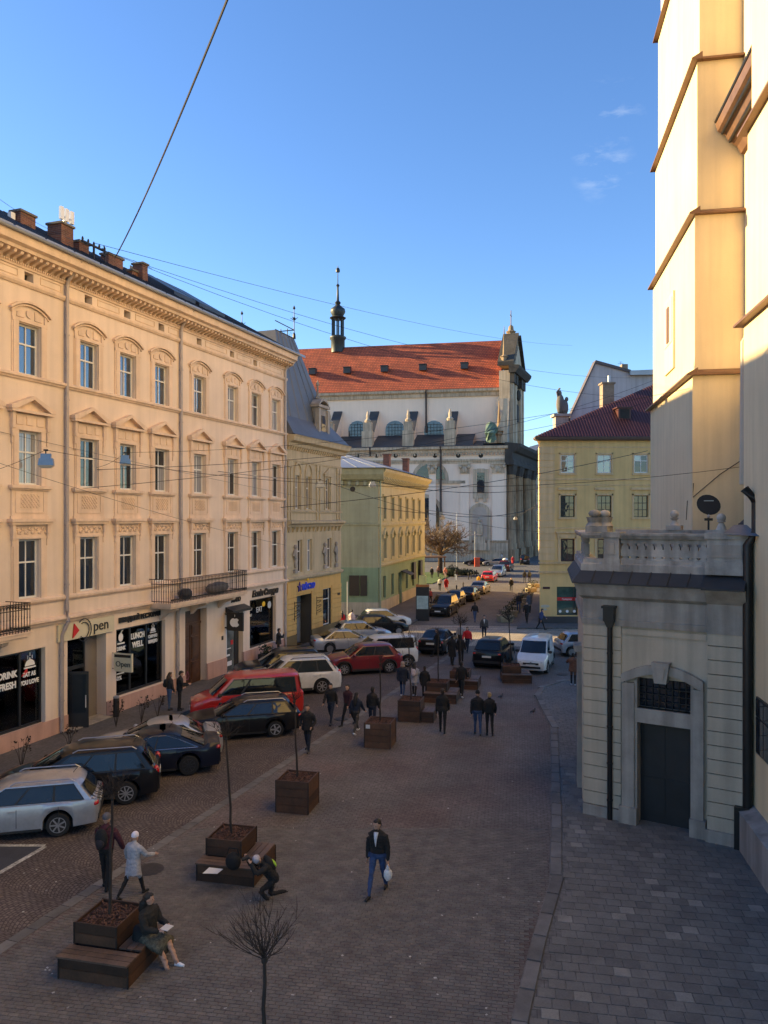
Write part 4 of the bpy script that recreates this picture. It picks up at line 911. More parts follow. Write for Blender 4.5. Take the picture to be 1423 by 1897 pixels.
mb = MB(); course(mb, -13.6, .5, [(-.05, 11.95), (.3, 12.05), (.6, 12.5), (.7, 13.0), (-.05, 13.05)]); mb.build('cornice', 'plaster_green', ew)
mb = MB(); course(mb, -13.6, .1, [(-.05, 7.9), (.1, 7.95), (.14, 8.12), (-.05, 8.16)]); mb.build('string_course', 'plaster_green', ew)
for k in range(18): MB().box(-.6 - k * .7, -.35 - k * .7, -.3, .01, 11.5, 11.95).build('bracket', 'plaster_green', ew)
MB().lathe([(.2, -.06), (.24, -.05), (.16, -.03), (.14, .0)], 14, (-2.3, 0, 11.2), axis='y').build('round_vent', 'frame_dark', ew)
sgn = MB().box(-2.6, -1.7, -.16, -.04, 1.7, 3.5).box(-1.6, -1.0, -.14, -.04, 1.7, 3.5).build('notice_board', 'frame_dark', ew)
rm = MB(); e0, e1 = -.85, L3 + .6; tp = 15.2
cor = [(e0, -.85), (e1, -.85), (e1, 14), (-3.2, 14)]; rid = [(4.0, 6.2), (L3 - 5, 6.2)]
rm.quad(cor[0] + (13.06,), cor[1] + (13.06,), rid[1] + (tp,), rid[0] + (tp,)); rm.quad(cor[2] + (13.06,), cor[3] + (13.06,), rid[0] + (tp,), rid[1] + (tp,)); rm.poly([cor[3] + (13.06,), cor[0] + (13.06,), rid[0] + (tp,)]); rm.poly([cor[1] + (13.06,), cor[2] + (13.06,), rid[1] + (tp,)])
rf3 = rm.build('roof', 'roof_tin', b3)
sm = MB()
for k in range(22): x = e0 + .5 + k * .95; t = 1.0; q = rid[0][0] + (rid[1][0] - rid[0][0]) * (x - e0) / (e1 - e0); sm.tube([(x, -.85, 13.08), (q, 6.2, tp + .02)], .03, 4)
for k in range(9): t = (k + .5) / 9; sm.tube([(cor[3][0] + (cor[0][0] - cor[3][0]) * t, 14 + (-.85 - 14) * t, 13.08), (rid[0][0], 6.2, tp + .02)], .03, 4)
sm.build('standing_seams', 'roof_tin', rf3)['kind'] = 'stuff'
for px, py0, yy in ((717, 843, 4.5), (752, 851, 4.0)):
    s, z = F3.sz(px, py0, -yy); MB().box(s - .45, s + .45, yy - .35, yy + .35, 13.5, z).box(s - .55, s + .55, yy - .45, yy + .45, z, z + .12).build('chimney', 'brick_chimney_x', rf3)

# ================================================================ the yellow corner house on the right
M('plaster_yellow', (0.70, 0.47, 0.20), 0.88, 0.08, 0.7, 0.12, 25, streak=0.10)
M('plaster_yellow_trim', (0.66, 0.46, 0.25), 0.88, 0.08, 0.9, 0.12, 25, streak=0.14)
M('roof_maroon', (0.07, 0.021, 0.019), 0.45, 0.2, 0.8, metal=0.1)
M('eave_brown', (0.10, 0.06, 0.045), 0.7, 0.2, 2)
b5 = thing('yellow_building', 'ochre yellow corner house with maroon ribbed tin roof on the right', 'building', (12.6, 62.3, 0), 0)
k5 = 62.3 / 1425
def X5(px): return (px - 999) * k5
def Z5(py): return H + (HY - py) * k5
yx = [X5(1051), X5(1119), X5(1187), X5(1255), X5(1323)]
hs5 = []
for x in yx: hs5 += [(x - .57, x + .57, 12.28, 13.77), (x - .57, x + .57, 8.7, 10.45), (x - .55, x + .55, 5.1, 6.95)]
hs5 += [(X5(1031), X5(1070), .75, 3.06, .35)]
m = MB(); wall_cells(m, 0, 16, 0, 14.9, hs5, 0, .22); shell(m, 0, 16, 0, 14.9, 40, 0, 10.5, 10.5); m.build('wall', 'plaster_yellow', b5)
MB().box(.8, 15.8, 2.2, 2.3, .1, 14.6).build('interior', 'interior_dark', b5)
for x in yx:
    window(b5, x, 12.28, 1.14, 1.49, y=.1, cols=2, trans=.68, glasses=['glass_sky', 'glass_dark'], fw=.09)
    window(b5, x, 8.7, 1.14, 1.75, cols=3, trans=0, rows=3, frame='frame_dark', glasses='glass_dark', fw=.06, mw=.04)
    window(b5, x, 5.1, 1.1, 1.85, cols=2, trans=.6, frame=M('frame_maroon', (.06, .016, .016), .5, .1), glasses='glass_dark', fw=.1)
    mb = MB(); mb.box(-.72, .72, -.1, .02, 12.12, 12.26).box(-.7, -.59, -.03, .02, 12.26, 13.9).box(.59, .7, -.03, .02, 12.26, 13.9).box(-.7, .7, -.03, .02, 13.79, 13.9); mb.build('window_surround', 'plaster_yellow_trim', b5, None, (x, 0, 0))
    mb = MB(); mb.box(-.78, .78, -.1, .02, 8.54, 8.68).box(-.72, -.59, -.04, .02, 8.68, 10.6).box(.59, .72, -.04, .02, 8.68, 10.6).box(-.72, .72, -.04, .02, 10.47, 10.6).box(-.8, .8, -.14, .02, 10.9, 11.02).box(-.75, .75, -.08, .02, 11.02, 11.1); mb.build('window_surround', 'plaster_yellow_trim', b5, None, (x, 0, 0))
    mb = MB(); mb.box(-.78, -.58, -.05, .02, 5.0, 7.1).box(.58, .78, -.05, .02, 5.0, 7.1).box(-.78, .78, -.05, .02, 7.0, 7.35).box(-.95, .95, -.18, .02, 7.4, 7.52).box(-.85, -.68, -.13, .02, 7.0, 7.4).box(.68, .85, -.13, .02, 7.0, 7.4); mb.build('window_surround', 'plaster_yellow_trim', b5, None, (x, 0, 0))
for z0, z1, o in ((11.7, 11.82, .06), (11.25, 11.32, .04), (7.75, 7.85, .05), (4.9, 5.05, .16), (4.15, 4.3, .14), (14.3, 14.4, .05)): mb = MB(); course(mb, -.08, 16, [(-.05, z0), (o * .7, z0), (o, z1), (-.05, z1 + .03)]); mb.build('string_course', 'plaster_yellow_trim', b5)
for q in range(17): MB().box(-.05, 1.25 if q % 2 else 1.2, -.05, .3, 5.2 + q * .54, 5.2 + q * .54 + .5).build('quoin', 'plaster_yellow_trim', b5)
MB().box(-.06, 16, -.08, .3, 0, .66).build('plinth', M('plinth_dark', (.06, .055, .055), .85, .2, 2), b5)
sf = MB().box(X5(1031), X5(1031) + .06, .2, .3, .75, 3.06).box(X5(1070) - .06, X5(1070), .2, .3, .75, 3.06).box(X5(1031), X5(1070), .2, .3, .75, .82).box(X5(1031), X5(1070), .2, .3, 3.0, 3.06).box(X5(1063), X5(1063) + .06, .2, .3, .82, 3.0).build('shop_window', 'frame_dark', b5)
MB().box(X5(1031) + .06, X5(1070) - .06, .24, .25, .82, 3.0).build('pane', glass('glass_green_shop', (.035, .06, .048), 1.6), sf)
MB().box(X5(1031) + .02, X5(1070) - .02, .2, .235, Z5(1113), Z5(1107)).build('red_band', 'red_print', sf)
text('Галерея', .2, sf, ((X5(1031) + X5(1070)) / 2, .195, Z5(1112)), 'white_print')
for k in range(3): MB().lathe([(.12, -.005), (.12, .005)], 10, (X5(1038) + k * .58, .19, 1.05), axis='y').build('round_sticker', 'white_print', sf)
MB().box(X5(1040), X5(1057), .26, .27, 1.5, 1.9).build('display_print', 'white_print', sf)
MB().box(X5(1005), X5(1018), -.05, -.01, Z5(1091), Z5(1087)).build('street_plate', M('plate_maroon', (.05, .01, .015), .5, 0), b5)
for a, b, c, d in ((1000, 1018, 1120, 1126), (1004, 1013, 1127, 1131)): MB().blob((X5((a + b) / 2), -.005, Z5((c + d) / 2)), ((b - a) * k5 / 2, .012, (d - c) * k5 / 2), 9, 5).build('bare_patch', M('plaster_patch', (.5, .46, .36), .9, .1), b5)
MB().box(-.35, 16, -.35, .4, 14.9, 15.0).box(-.45, 16, -.45, .4, 15.0, 15.16).build('eaves', 'eave_brown', b5)
rm = MB(); N = 74
rm.quad((-.5, -.5, 15.17), (17, -.5, 15.17), (17, 6, 20.6), (11.6, 6, 20.6)); 
rm.add([(-.5, -.5, 15.17), (11.6, 6, 20.6), (11.6 + 9, 40, 20.6), (9.5, 40, 15.17)], [(0, 1, 2, 3)]); rm.poly([(11.6, 6, 20.6), (17, 6, 20.6), (26, 40, 20.6), (20.6, 40, 20.6)])
rf5 = rm.build('roof', 'roof_maroon', b5)
rib = MB()
for k in range(N):
    x = -.4 + k * .235; t = 1.0 if x > 11.6 else (x + .5) / 12.1
    rib.prism([(-.5, 15.17), (-.5 + 6.5 * t, 15.17 + 5.43 * t), (-.5 + 6.5 * t, 15.17 + 5.43 * t + .06), (-.5, 15.23)], x, x + .07, 'x')
rib.build('roof_ribs', M('roof_rib', (.12, .042, .038), .4, .15, .8, metal=.1), rf5)['kind'] = 'stuff'
sx_, d_ = X5(1160) + .3, 2.0; MB().box(sx_ - .5, sx_ + .55, d_ - .5, d_ + 1.2, 16.7, 17.75).box(sx_ - .65, sx_ + .7, d_ - .65, d_ + 1.2, 17.75, 17.85).build('roof_hatch', 'roof_maroon', rf5)
MB().box(sx_ - .35, sx_ + .4, d_ - .52, d_ - .49, 16.9, 17.65).build('hatch_opening', 'interior_dark', bpy.data.objects['roof_hatch'])
ck = MB().box(6.6, 7.6, 5.2, 6.2, 17.5, 20.4).box(6.5, 7.7, 5.1, 6.3, 20.4, 20.55).build('chimney', M('chimney_buff', (.25, .19, .14), .9, .2, 3, .3, 20), rf5); MB().tube([(7.3, 5.7, 20.5), (7.3, 5.7, 21.2)], .12, 8).build('flue', 'roof_tin', ck)
# pale gable of the house behind
def px_poly(pts, d): return [AT(px, py, d)[::2] for px, py in pts]
g5 = thing('gabled_house', 'pale grey blank gable wall rising behind the maroon roof', 'building', (0, 80, 0), 0)
gp = px_poly([(1052, 830), (1056, 775), (1103, 673), (1168, 691), (1168, 686), (1300, 684), (1300, 830)], 80)
MB().prism(gp, 0, .9, 'y').build('gable_wall', M('plaster_pale', (.42, .41, .42), .9, .1, .5, streak=.15), g5)
tr = MB(); q = [gp[1], gp[2], gp[3]]
for a, b in zip(q, q[1:]): tr.prism([(a[0], a[1]), (b[0], b[1]), (b[0], b[1] + .3), (a[0], a[1] + .3)], -.2, 1.0, 'y')
tr.build('roof_edge', M('roof_edge', (.09, .075, .08), .6, .2), g5)
MB().prism(px_poly([(1165, 688), (1300, 682), (1300, 694), (1165, 696)], 80), -.5, 0, 'y').build('gutter', 'roof_tin', g5)
a = px_poly([(1153, 674), (1164, 690)], 80); MB().box(a[0][0], a[1][0], .1, .85, a[1][1] - 1, a[0][1]).build('chimney', 'chimney_buff', g5)
ae = MB().tube([(a[0][0] + .3, 1.5, a[0][1]), (a[0][0] + .3, 1.5, a[0][1] + .55)], .02, 4).box(a[0][0], a[0][0] + .6, 1.49, 1.51, a[0][1] + .3, a[0][1] + .33).box(a[0][0] + .1, a[0][0] + .5, 1.49, 1.51, a[0][1] + .48, a[0][1] + .5).build('aerial', 'iron', g5)
# statue group on the attic left of it
stt = thing('roof_statue', 'dark weathered statue group on a pedestal beside the pale gable', 'statue', AT(1040, 790, 76)[:2] + (0,), 0)
z0 = AT(1040, 792, 76)[2]; z1 = AT(1040, 768, 76)[2]
MB().box(-.7, .6, -.6, .6, 13, z1).box(-.9, .8, -.8, .8, z1 - .25, z1).build('pedestal', 'stone_grey', stt)
MB().blob((-.1, 0, z1 + 1.0), (.42, .4, 1.05), 10, 8).blob((-.15, 0, z1 + 2.1), (.2, .2, .28), 8, 6).blob((.35, 0, z1 + .7), (.35, .35, .8), 9, 7).blob((.5, -.1, z1 + 1.5), (.18, .18, .24), 8, 6).tube([(-.3, 0, z1 + 1.6), (-.45, -.1, z1 + 2.2), (-.15, 0, z1 + 2.6)], .1, 6).build('figure', 'stone_dark', stt, 60)
MB().box(.8, 2.4, -.3, .4, 13, z1 - .3).build('parapet', 'plaster_pale', stt)
# town house far down the street, then an unseen house added to shade the crossing
M('plaster_rose', (.40, .33, .33), .9, .1, .5, streak=.1); M('plaster_far', (.42, .38, .30), .9, .1, .5, streak=.1)
fh = thing('rose_townhouse', 'pale rose town house at the far end of the street', 'building', AT(985, 958, 175)[:2] + (0,), R(8))
hs6 = [(1.2 + 2.6 * c, 2.3 + 2.6 * c, 3.5 + 4.2 * r, 6 + 4.2 * r) for c in range(6) for r in range(4)]
m = MB(); wall_cells(m, 0, 18, 0, 22, hs6, 0, .3); shell(m, 0, 18, 0, 22, 14); m.build('wall', 'plaster_rose', fh)
for h in hs6: window(fh, (h[0] + h[1]) / 2, h[2], 1.1, 2.5, cols=2, trans=.65, glasses=['glass_dark'])
for z in (2.8, 7, 11.2, 15.4): mb = MB(); course(mb, 0, 18, [(-.05, z), (.2, z), (.25, z + .3), (-.05, z + .35)]); mb.build('string_course', 'plaster_rose', fh)
MB().box(-.5, 18.5, -.5, 14, 22, 22.5).prism([(-.3, 22.5), (18.3, 22.5), (14, 26), (4, 26)], 1, 13, 'y').build('roof', 'roof_dark', fh)
def backhouse(name, label, x, y, rz, L, D, hgt, mat, ridge=3.0):
    t = thing(name, label, 'building', (x, y, 0), rz)
    hs_ = [(1.4 + 2.8 * c, 2.6 + 2.8 * c, 1.2 + 3.8 * r, 3.4 + 3.8 * r) for c in range(int((L - 2) / 2.8)) for r in range(int((hgt - 1.5) / 3.8))]
    m = MB(); wall_cells(m, 0, L, 0, hgt, hs_, 0, .25); shell(m, 0, L, 0, hgt, D); m.build('wall', mat, t)
    for h in hs_: window(t, (h[0] + h[1]) / 2, h[2], 1.2, 2.2, cols=2, trans=.65, glasses=['glass_dark'])
    MB().prism([(-.5, hgt), (D + .5, hgt), (D + .5, hgt + .3), (D / 2, hgt + ridge), (-.5, hgt + .3)], -.3, L + .3, 'x').build('roof', 'roof_dark', t)
backhouse('unseen_shade_house', 'unseen plain house added to limit the sunlight on the crossing', -26, 67.1, R(-15), 11, 9, 12, 'plaster_far')
# ================================================================ the far baroque church
M('church_white', (0.84, 0.69, 0.56), 0.9, 0.05, 0.25, 0.1, 10, streak=0.03)
M('church_stone', (0.46, 0.37, 0.27), 0.9, 0.22, 0.35, 0.2, 8, streak=0.3)
M('church_sooty', (0.27, 0.19, 0.115), 0.9, 0.4, 0.3, 0.2, 8, streak=0.4)
M('church_black', (0.045, 0.042, 0.04), 0.9, 0.35, 0.4, 0.2, 8, streak=0.3)
brickmat('roof_tile_red', (0.70, 0.15, 0.052), (0.55, 0.105, 0.04), (0.14, 0.03, 0.018), 0.34, 0.42, 0.05, rough=0.75, bump=0.9, coords='Object', swap='XZY', dist=0.06, big=0.5, bigcol=(0.72, 0.66, 0.66), bigscale=0.12)
M('copper_dark', (0.03, 0.04, 0.045), 0.5, 0.3, 1, metal=0.3); M('copper_green', (0.10, 0.17, 0.14), 0.7, 0.3, 1)
M('lead_roof', (0.05, 0.052, 0.056), 0.6, 0.25, 0.6)
CH = Plane((23.8, 150.0), 101.0)
ch = thing('baroque_church', 'large white and stone baroque church with red tiled roof at the end of the street', 'church', (CH.P[0], CH.P[1], 0), CH.rz)
def cz(px, py, o=0.0): return CH.sz(px, py, o)
XL = -64.0; ZC = cz(930, 826)[1]                    # aisle cornice level
UP = 7.5                                            # the nave wall stands back by this much
ZE = cz(900, 720, -UP)[1]; ZR = ZE + 11.6
arcs = []
def arched(mb, xc, z0, hw, zs, y0, y1, n=10, k=1.0):
    pts = [(xc - hw, z0), (xc + hw, z0)] + [(xc + hw * math.cos(math.pi * t / n), zs + k * hw * math.sin(math.pi * t / n)) for t in range(n + 1)]
    mb.prism(pts, y0, y1, 'y')
m = MB(); wall_cells(m, XL, 0, 0, ZC - 1.2, [], 0); shell(m, XL, 0, 0, ZC - 1.2, 30, 0, 0, 0); m.build('aisle_wall', 'church_white', ch)
for z0, z1, o, mt in ((ZC - 1.2, ZC, .9, 'church_stone'), (cz(900, 858)[1], cz(900, 850)[1], .3, 'church_stone'), (0, 3.6, .35, 'church_stone'), (3.6, 4.2, .5, 'church_stone')):
    mb = MB(); course(mb, XL, .4, [(-.05, z0), (o * .4, z0), (o * .5, z0 + (z1 - z0) * .4), (o, z0 + (z1 - z0) * .6), (o, z1), (-.05, z1 + .02)]); mb.build('cornice' if z0 > 5 else 'plinth', mt, ch)
dt = MB(); x = XL
while x < 0: dt.box(x, x + .3, -.55, -.35, ZC - 1.75, ZC - 1.22); x += .62
dt.build('dentil_course', 'church_stone', ch)['kind'] = 'stuff'
for px in (663, 698, 733, 769, 806, 849, 891):
    s, z = cz(px, 844); MB().lathe([(.45, -.05), (.45, -.02)], 12, (s, 0, z), axis='y').build('round_opening', 'interior_dark', ch)
def pil(px0, px1):
    a, b = CH.s(px0), CH.s(px1); zt = cz(900, 858)[1]; zc = cz(900, 877)[1]
    MB().box(a, b, -.3, .02, 4.2, zc).build('pilaster', 'church_white', ch)
    MB().box(a - .3, b + .3, -.7, .02, zt - .3, zt).box(a - .1, b + .1, -.5, .02, zc, zt - .3).blob((a, -.6, zt - .7), (.4, .3, .4), 8, 5).blob((b, -.6, zt - .7), (.4, .3, .4), 8, 5).blob(((a + b) / 2, -.6, zc + .7), (.6, .3, .6), 8, 5).build('capital', 'church_stone', ch)
pil(853, 869); pil(912, 934); pil(795, 808)
# tall window and niche between the pilasters
a, z0 = cz(884, 912); b, z1 = cz(898, 876); mb = MB(); arched(mb, (a + b) / 2, z0, (b - a) / 2, z1, -.22, -.12); mb.build('window', 'glass_dark', ch)
fa, fz0 = cz(877, 918); fb, fz1 = cz(905, 869); MB().box(fa, a, -.3, .02, fz0, fz1).box(b, fb, -.3, .02, fz0, fz1).box(fa, fb, -.34, .02, fz0 - .6, fz0).box(a, b, -.1, .02, fz0, fz1).box(a, b, -.3, .02, fz1 - .7, fz1 + .1).box(fa + .3, fa + 1, -.4, 0, fz0 - 1.3, fz0 - .6).box(fb - 1, fb - .3, -.4, 0, fz0 - 1.3, fz0 - .6).build('window_surround', 'church_stone', ch)
a, z0 = cz(869, 1005); b, z1 = cz(909, 952); mb = MB(); arched(mb, (a + b) / 2, z0, (b - a) / 2, z1, -.3, .02); mb.build('niche_surround', 'church_stone', ch)
mb = MB(); arched(mb, (a + b) / 2, z0, (b - a) / 2 - .7, z1, -.34, -.29); mb.build('niche', M('niche_shade', (.44, .37, .31), .9, .15, .5), ch)
mx = (a + b) / 2; MB().box(mx - 1.4, mx + 1.4, -1.0, -.3, z0 - 1.5, z0).box(mx - 1.1, mx + 1.1, -.9, -.3, z0, z0 + 1.2).blob((mx, -.7, z0 + 2.6), (.65, .4, 1.5), 9, 7).blob((mx, -.7, z0 + 4.4), (.32, .3, .42), 8, 6).box(mx - 2, mx - 1.5, -.9, -.3, z0 - 1.5, z0 + .6).box(mx + 1.5, mx + 2, -.9, -.3, z0 - 1.5, z0 + .6).build('monument', 'church_stone', ch)
# big arched recesses further left, half hidden by the green house
for px, ya, yb in ((797, 888, 888), (786, 982, 950)):
    s = CH.s(px); z = cz(px, ya)[1]; zz = cz(px, yb)[1]; mb = MB(); arched(mb, s, z, 3.0, zz + .05, -.16, -.1); mb.build('window', 'glass_dark', ch); mb = MB(); arched(mb, s, z - .4, 3.7, zz + .05, -.08, .02); mb.box(s - 4.5, s + 4.5 if px < 790 else s + 7, -.3, .02, z - .9, z - .3); mb.build('window_surround', 'church_stone', ch)
for px, p0, p1 in ((817, 826, 948), (687, 826, 840)):
    s = CH.s(px); MB().tube([(s, -.95, ZC), (s, -.35, ZC - 1.6), (s, -.3, cz(px, p1)[1])], .2, 6).build('down_pipe', M('pipe_brown', (.06, .045, .04), .6, .1), ch)
# lean-to roof, nave wall, buttresses
zl = cz(760, 806, -UP)[1]
MB().quad((XL, -.9, ZC + .05), (-6.5, -.9, ZC + .05), (-6.5, UP, zl), (XL, UP, zl)).quad((-6.5, -.9, ZC + .05), (.2, -.9, ZC + .05), (.2, UP, zl - 1.5), (-6.5, UP, zl - 1.5)).build('aisle_roof', 'lead_roof', ch)
MB().box(XL, -1.6, UP, UP + 15, ZC - 2, ZE - 1.4).build('nave_wall', 'church_white', ch)
mb = MB(); course(mb, XL, -1.6, [(-UP - .05, ZE - 1.5), (-UP + .35, ZE - 1.5), (-UP + .4, ZE - .8), (-UP + .9, ZE - .5), (-UP + .9, ZE), (-UP - .05, ZE)]); mb.build('cornice', 'church_stone', ch)
s = CH.s(790, -UP); MB().tube([(s, UP - 1.1, ZE), (s, UP - .4, ZE - 1.8), (s, UP - .3, zl + .4)], .2, 6).build('down_pipe', 'pipe_brown', ch)
for px in (663, 732, 804, 597):
    s, z0 = cz(px, 806, -UP); hw = 2.0; mb = MB(); arched(mb, s, z0 - .5, hw, z0 + 1.3, UP - .12, UP - .05, k=.85); wn = mb.build('window', glass('glass_church_%d' % px, (.03, .045, .06), 1.9), ch)
    mb = MB()
    for k in (-1.3, -.65, 0, .65, 1.3): mb.box(s + k - .05, s + k + .05, UP - .17, UP - .11, z0 - .5, z0 + 2.6 - abs(k) * .45)
    for k in (.2, .9, 1.6, 2.2): mb.box(s - 1.75, s + 1.75, UP - .17, UP - .11, z0 + k - .04, z0 + k + .04)
    mb.build('glazing_bars', 'iron', wn)
    mb = MB(); arched(mb, s, z0 - .6, hw + .4, z0 + 1.3, UP - .04, UP + .3, k=.85); mb.build('window_surround', 'church_white', ch)
for px in (556, 624, 692, 764, 838):
    s = CH.s(px, -UP) + .3; zt = cz(px, 764, -UP)[1]; zb_ = cz(px, 800, -2)[1]
    fb_ = MB().prism([(UP + .1, zt), (UP + .1, zl - 1), (1.0, ZC + .3), (1.0, zb_ - 1.4)], s - .75, s + .75, 'x').build('flying_buttress', 'church_white', ch)
    MB().prism([(UP + .1, zt), (.8, zb_ - 1.5), (.8, zb_ - 1.2), (UP + .1, zt + .3)], s - .95, s + .95, 'x').build('buttress_roof', 'lead_roof', fb_)
    MB().box(s - 1.1, s + 1.1, -.4, 1.3, ZC + .1, ZC + 3.4).box(s - .85, s + .85, -.2, 1.1, ZC + 3.4, ZC + 5.2).lathe([(.5, ZC + 5.2), (.7, ZC + 5.6), (.3, ZC + 6.0), (.35, ZC + 6.6), (.1, ZC + 7.6)], 8, (s, .4, 0)).build('pier', 'church_stone', fb_)
# red roof, its vents and the ridge turret
RW = 8.0
rm = MB(); rm.quad((XL, UP - 1.0, ZE + .02), (-1.3, UP - 1.0, ZE + .02), (-1.3, UP + RW, ZR), (XL + 6, UP + RW, ZR)); rm.quad((-1.3, UP + 2 * RW + 1, ZE), (XL, UP + 2 * RW + 1, ZE), (XL + 6, UP + RW, ZR), (-1.3, UP + RW, ZR)); rm.poly([(XL, UP + 2 * RW + 1, ZE), (XL, UP - 1, ZE + .02), (XL + 6, UP + RW, ZR)])
crf = rm.build('roof', 'roof_tile_red', ch)
for px, py in ((580, 695), (644, 693), (713, 691), (784, 687), (861, 683)):
    y = UP + 2.6; s = CH.s(px, -y); z = ZE + (ZR - ZE) * (y - UP + 1) / (RW + 1)
    MB().prism([(y - .9, z + .0), (y - .9, z + 1.15), (y + .6, z + 1.25), (y + .6, z)], s - .75, s + .75, 'x').box(s - .85, s + .85, y - 1.1, y + .5, z + 1.2, z + 1.32).build('roof_vent', 'lead_roof', crf)
s = CH.s(626, -UP - RW); zt0 = ZR - 1.2
tb = MB(); k = UP + RW; tb.lathe([(1.6, zt0), (1.6, ZR + 1.6), (1.9, ZR + 1.9), (1.9, ZR + 2.3), (1.3, ZR + 2.6)], 8, (s, k, 0)); tb.lathe([(1.55, ZR + 6.3), (1.9, ZR + 6.6), (1.2, ZR + 7.0), (1.75, ZR + 7.9), (1.6, ZR + 8.6), (.8, ZR + 9.2), (.45, ZR + 9.6), (.7, ZR + 10), (.3, ZR + 10.5), (.2, ZR + 13.5), (.42, ZR + 13.9), (.1, ZR + 14.3), (.07, ZR + 18.3)], 10, (s, k, 0))
tb.lathe([(.45, ZR + 16.9), (.5, ZR + 17.3), (.3, ZR + 17.8)], 8, (s, k, 0)); tur = tb.build('ridge_turret', 'copper_dark', crf, 50)
for q in range(8):
    a = 2 * math.pi * (q + .5) / 8; MB().box(-.13, .13, -.13, .13, 0, 3.8).build('post', 'copper_dark', tur, None, (s + 1.25 * math.cos(a), k + 1.25 * math.sin(a), ZR + 2.55))
# the show front, dark with soot
F5 = Plane(CH.P, 21.0)
fr = thing('church_front', 'sooty columned baroque front of the far church with pointed gable', 'church', (CH.P[0], CH.P[1], 0), F5.rz)
LF = 27.0
m = MB(); wall_cells(m, 0.05, LF, 0, ZC, [(4.0, 6.5, 0, 13, .8), (11.5, 15.5, 0, 10, 1.2), (20.5, 23, 0, 13, .8), (12, 15, 11.5, 18, .8)], -.05, .8); m.build('wall', 'church_stone', fr)
MB().box(.3, LF - .3, 1.0, 1.1, 0, ZC - 1).build('interior', 'interior_dark', fr)
for x in (1.2, 2.9, 7.8, 10.2, 16.8, 19.2, 24.1, 25.9):
    MB().lathe([(1.0, 0), (1.0, 3.4), (.85, 3.6), (.8, 10), (.68, ZC - 5.8), (.8, ZC - 5.6)], 12, (x, -.6, 0)).box(x - 1.1, x + 1.1, -1.7, 0, 0, 2.4).build('column', 'church_sooty', fr, 40)
    MB().lathe([(.75, ZC - 5.6), (1.0, ZC - 4.6), (1.1, ZC - 3.9), (1.2, ZC - 3.7)], 8, (x, -.6, 0)).build('capital', 'church_black', fr)
mb = MB(); course(mb, -.6, LF + .6, [(-.1, ZC - 3.7), (1.6, ZC - 3.7), (1.6, ZC - 2.8), (1.4, ZC - 2.6), (1.4, ZC - 1.3), (2.0, ZC - 1.1), (2.9, ZC - .3), (3.0, ZC + .3), (-.1, ZC + .7)]); mb.build('entablature', 'church_black', fr)
for x in (5.2, 13.5, 21.7):
    MB().box(x - 1.9, x + 1.9, -.5, 0, 0.2, 8.5 if x != 13.5 else 10.5).build('portal', 'church_black', fr)
    mb = MB(); arched(mb, x, 11, 1.1, 15, -.2, -.08); mb.build('window', 'glass_dark', fr)
# upper storey and gable
ZU = CH.sz(940, 708)[1] * 1.0
U0, U1 = 5.5, 17.5; ZT = 8.7 + (958 - 690) * 158 / 1425
m = MB(); m.box(U0, U1, .4, 2.6, ZC - .5, ZT); m.build('upper_wall', 'church_stone', fr)
for x in (U0 + .8, U0 + 3.2, U1 - 3.2, U1 - .8):
    MB().box(x - .6, x + .6, -.25, .4, ZC + .5, ZT - 2.6).build('pilaster', 'church_stone', fr); MB().box(x - .9, x + .9, -.55, .4, ZT - 2.6, ZT - .6).build('capital', 'church_black', fr)
MB().box(U0 + 5, U1 - 5, -.1, .42, ZC + 6, ZC + 9.5).blob(((U0 + U1) / 2, -.2, ZC + 11.5), (.9, .5, 1.2), 8, 6).build('niche', 'church_black', fr)
mb = MB(); course(mb, U0 - .8, U1 + .8, [(-.45, ZT - .6), (.9, ZT - .6), (1.6, ZT + .3), (1.7, ZT + .8), (-.45, ZT + 1)]); mb.build('cornice', 'church_black', fr)
zt1 = 8.7 + (958 - 622) * 160 / 1425
MB().prism([(U0 - .6, ZT + .9), (U1 + .6, ZT + .9), ((U0 + U1) / 2 + 1.2, zt1), ((U0 + U1) / 2 - 1.2, zt1)], .2, 2.6, 'y').build('gable', 'church_sooty', fr)
MB().prism([(U0 + 2, ZT + 1.4), (U1 - 2, ZT + 1.4), ((U0 + U1) / 2, zt1 - 2)], -.2, .25, 'y').build('gable_panel', 'church_stone', fr)
for sx in (U0 - .6, U1 + .6):
    e = (U0 + U1) / 2 + (1.2 if sx > 10 else -1.2); MB().prism([(sx, ZT + .9), (sx, ZT + 1.7), (e, zt1 + .5), (e, zt1)], -.5, 2.8, 'y').build('gable_coping', 'church_black', fr)
c = (U0 + U1) / 2; MB().lathe([(.8, zt1), (.8, zt1 + .7), (1.1, zt1 + 1.1), (.6, zt1 + 1.4), (.5, zt1 + 2.2), (.1, zt1 + 2.6), (.08, zt1 + 5.6)], 8, (c, 1.4, 0)).box(c - .6, c + .6, 1.35, 1.45, zt1 + 4.4, zt1 + 4.6).build('finial', 'church_sooty', fr)
MB().lathe([(.7, ZT + 1.0), (.7, ZT + 2.6), (.9, ZT + 2.8), (.3, ZT + 3.2), (.28, ZT + 3.6), (.04, ZT + 9.0)], 8, (U0 + .2, 1.6, 0)).build('obelisk', 'church_sooty', fr)
for z0, z1, w0 in ((ZC + .6, ZC + 3.0, 3.6), (ZC + 3.0, ZT - 6.5, 2.2)):
    MB().prism([(-w0 - .9, z0), (.2, z0), (.2, z1)] + [(-w0 * (1 - math.sin(q * math.pi / 14)) - .5, z0 + (z1 - z0) * (1 - math.cos(q * math.pi / 14))) for q in range(7, 0, -1)], .4, 2.6, 'y').build('shoulder_scroll', 'church_stone', ch)
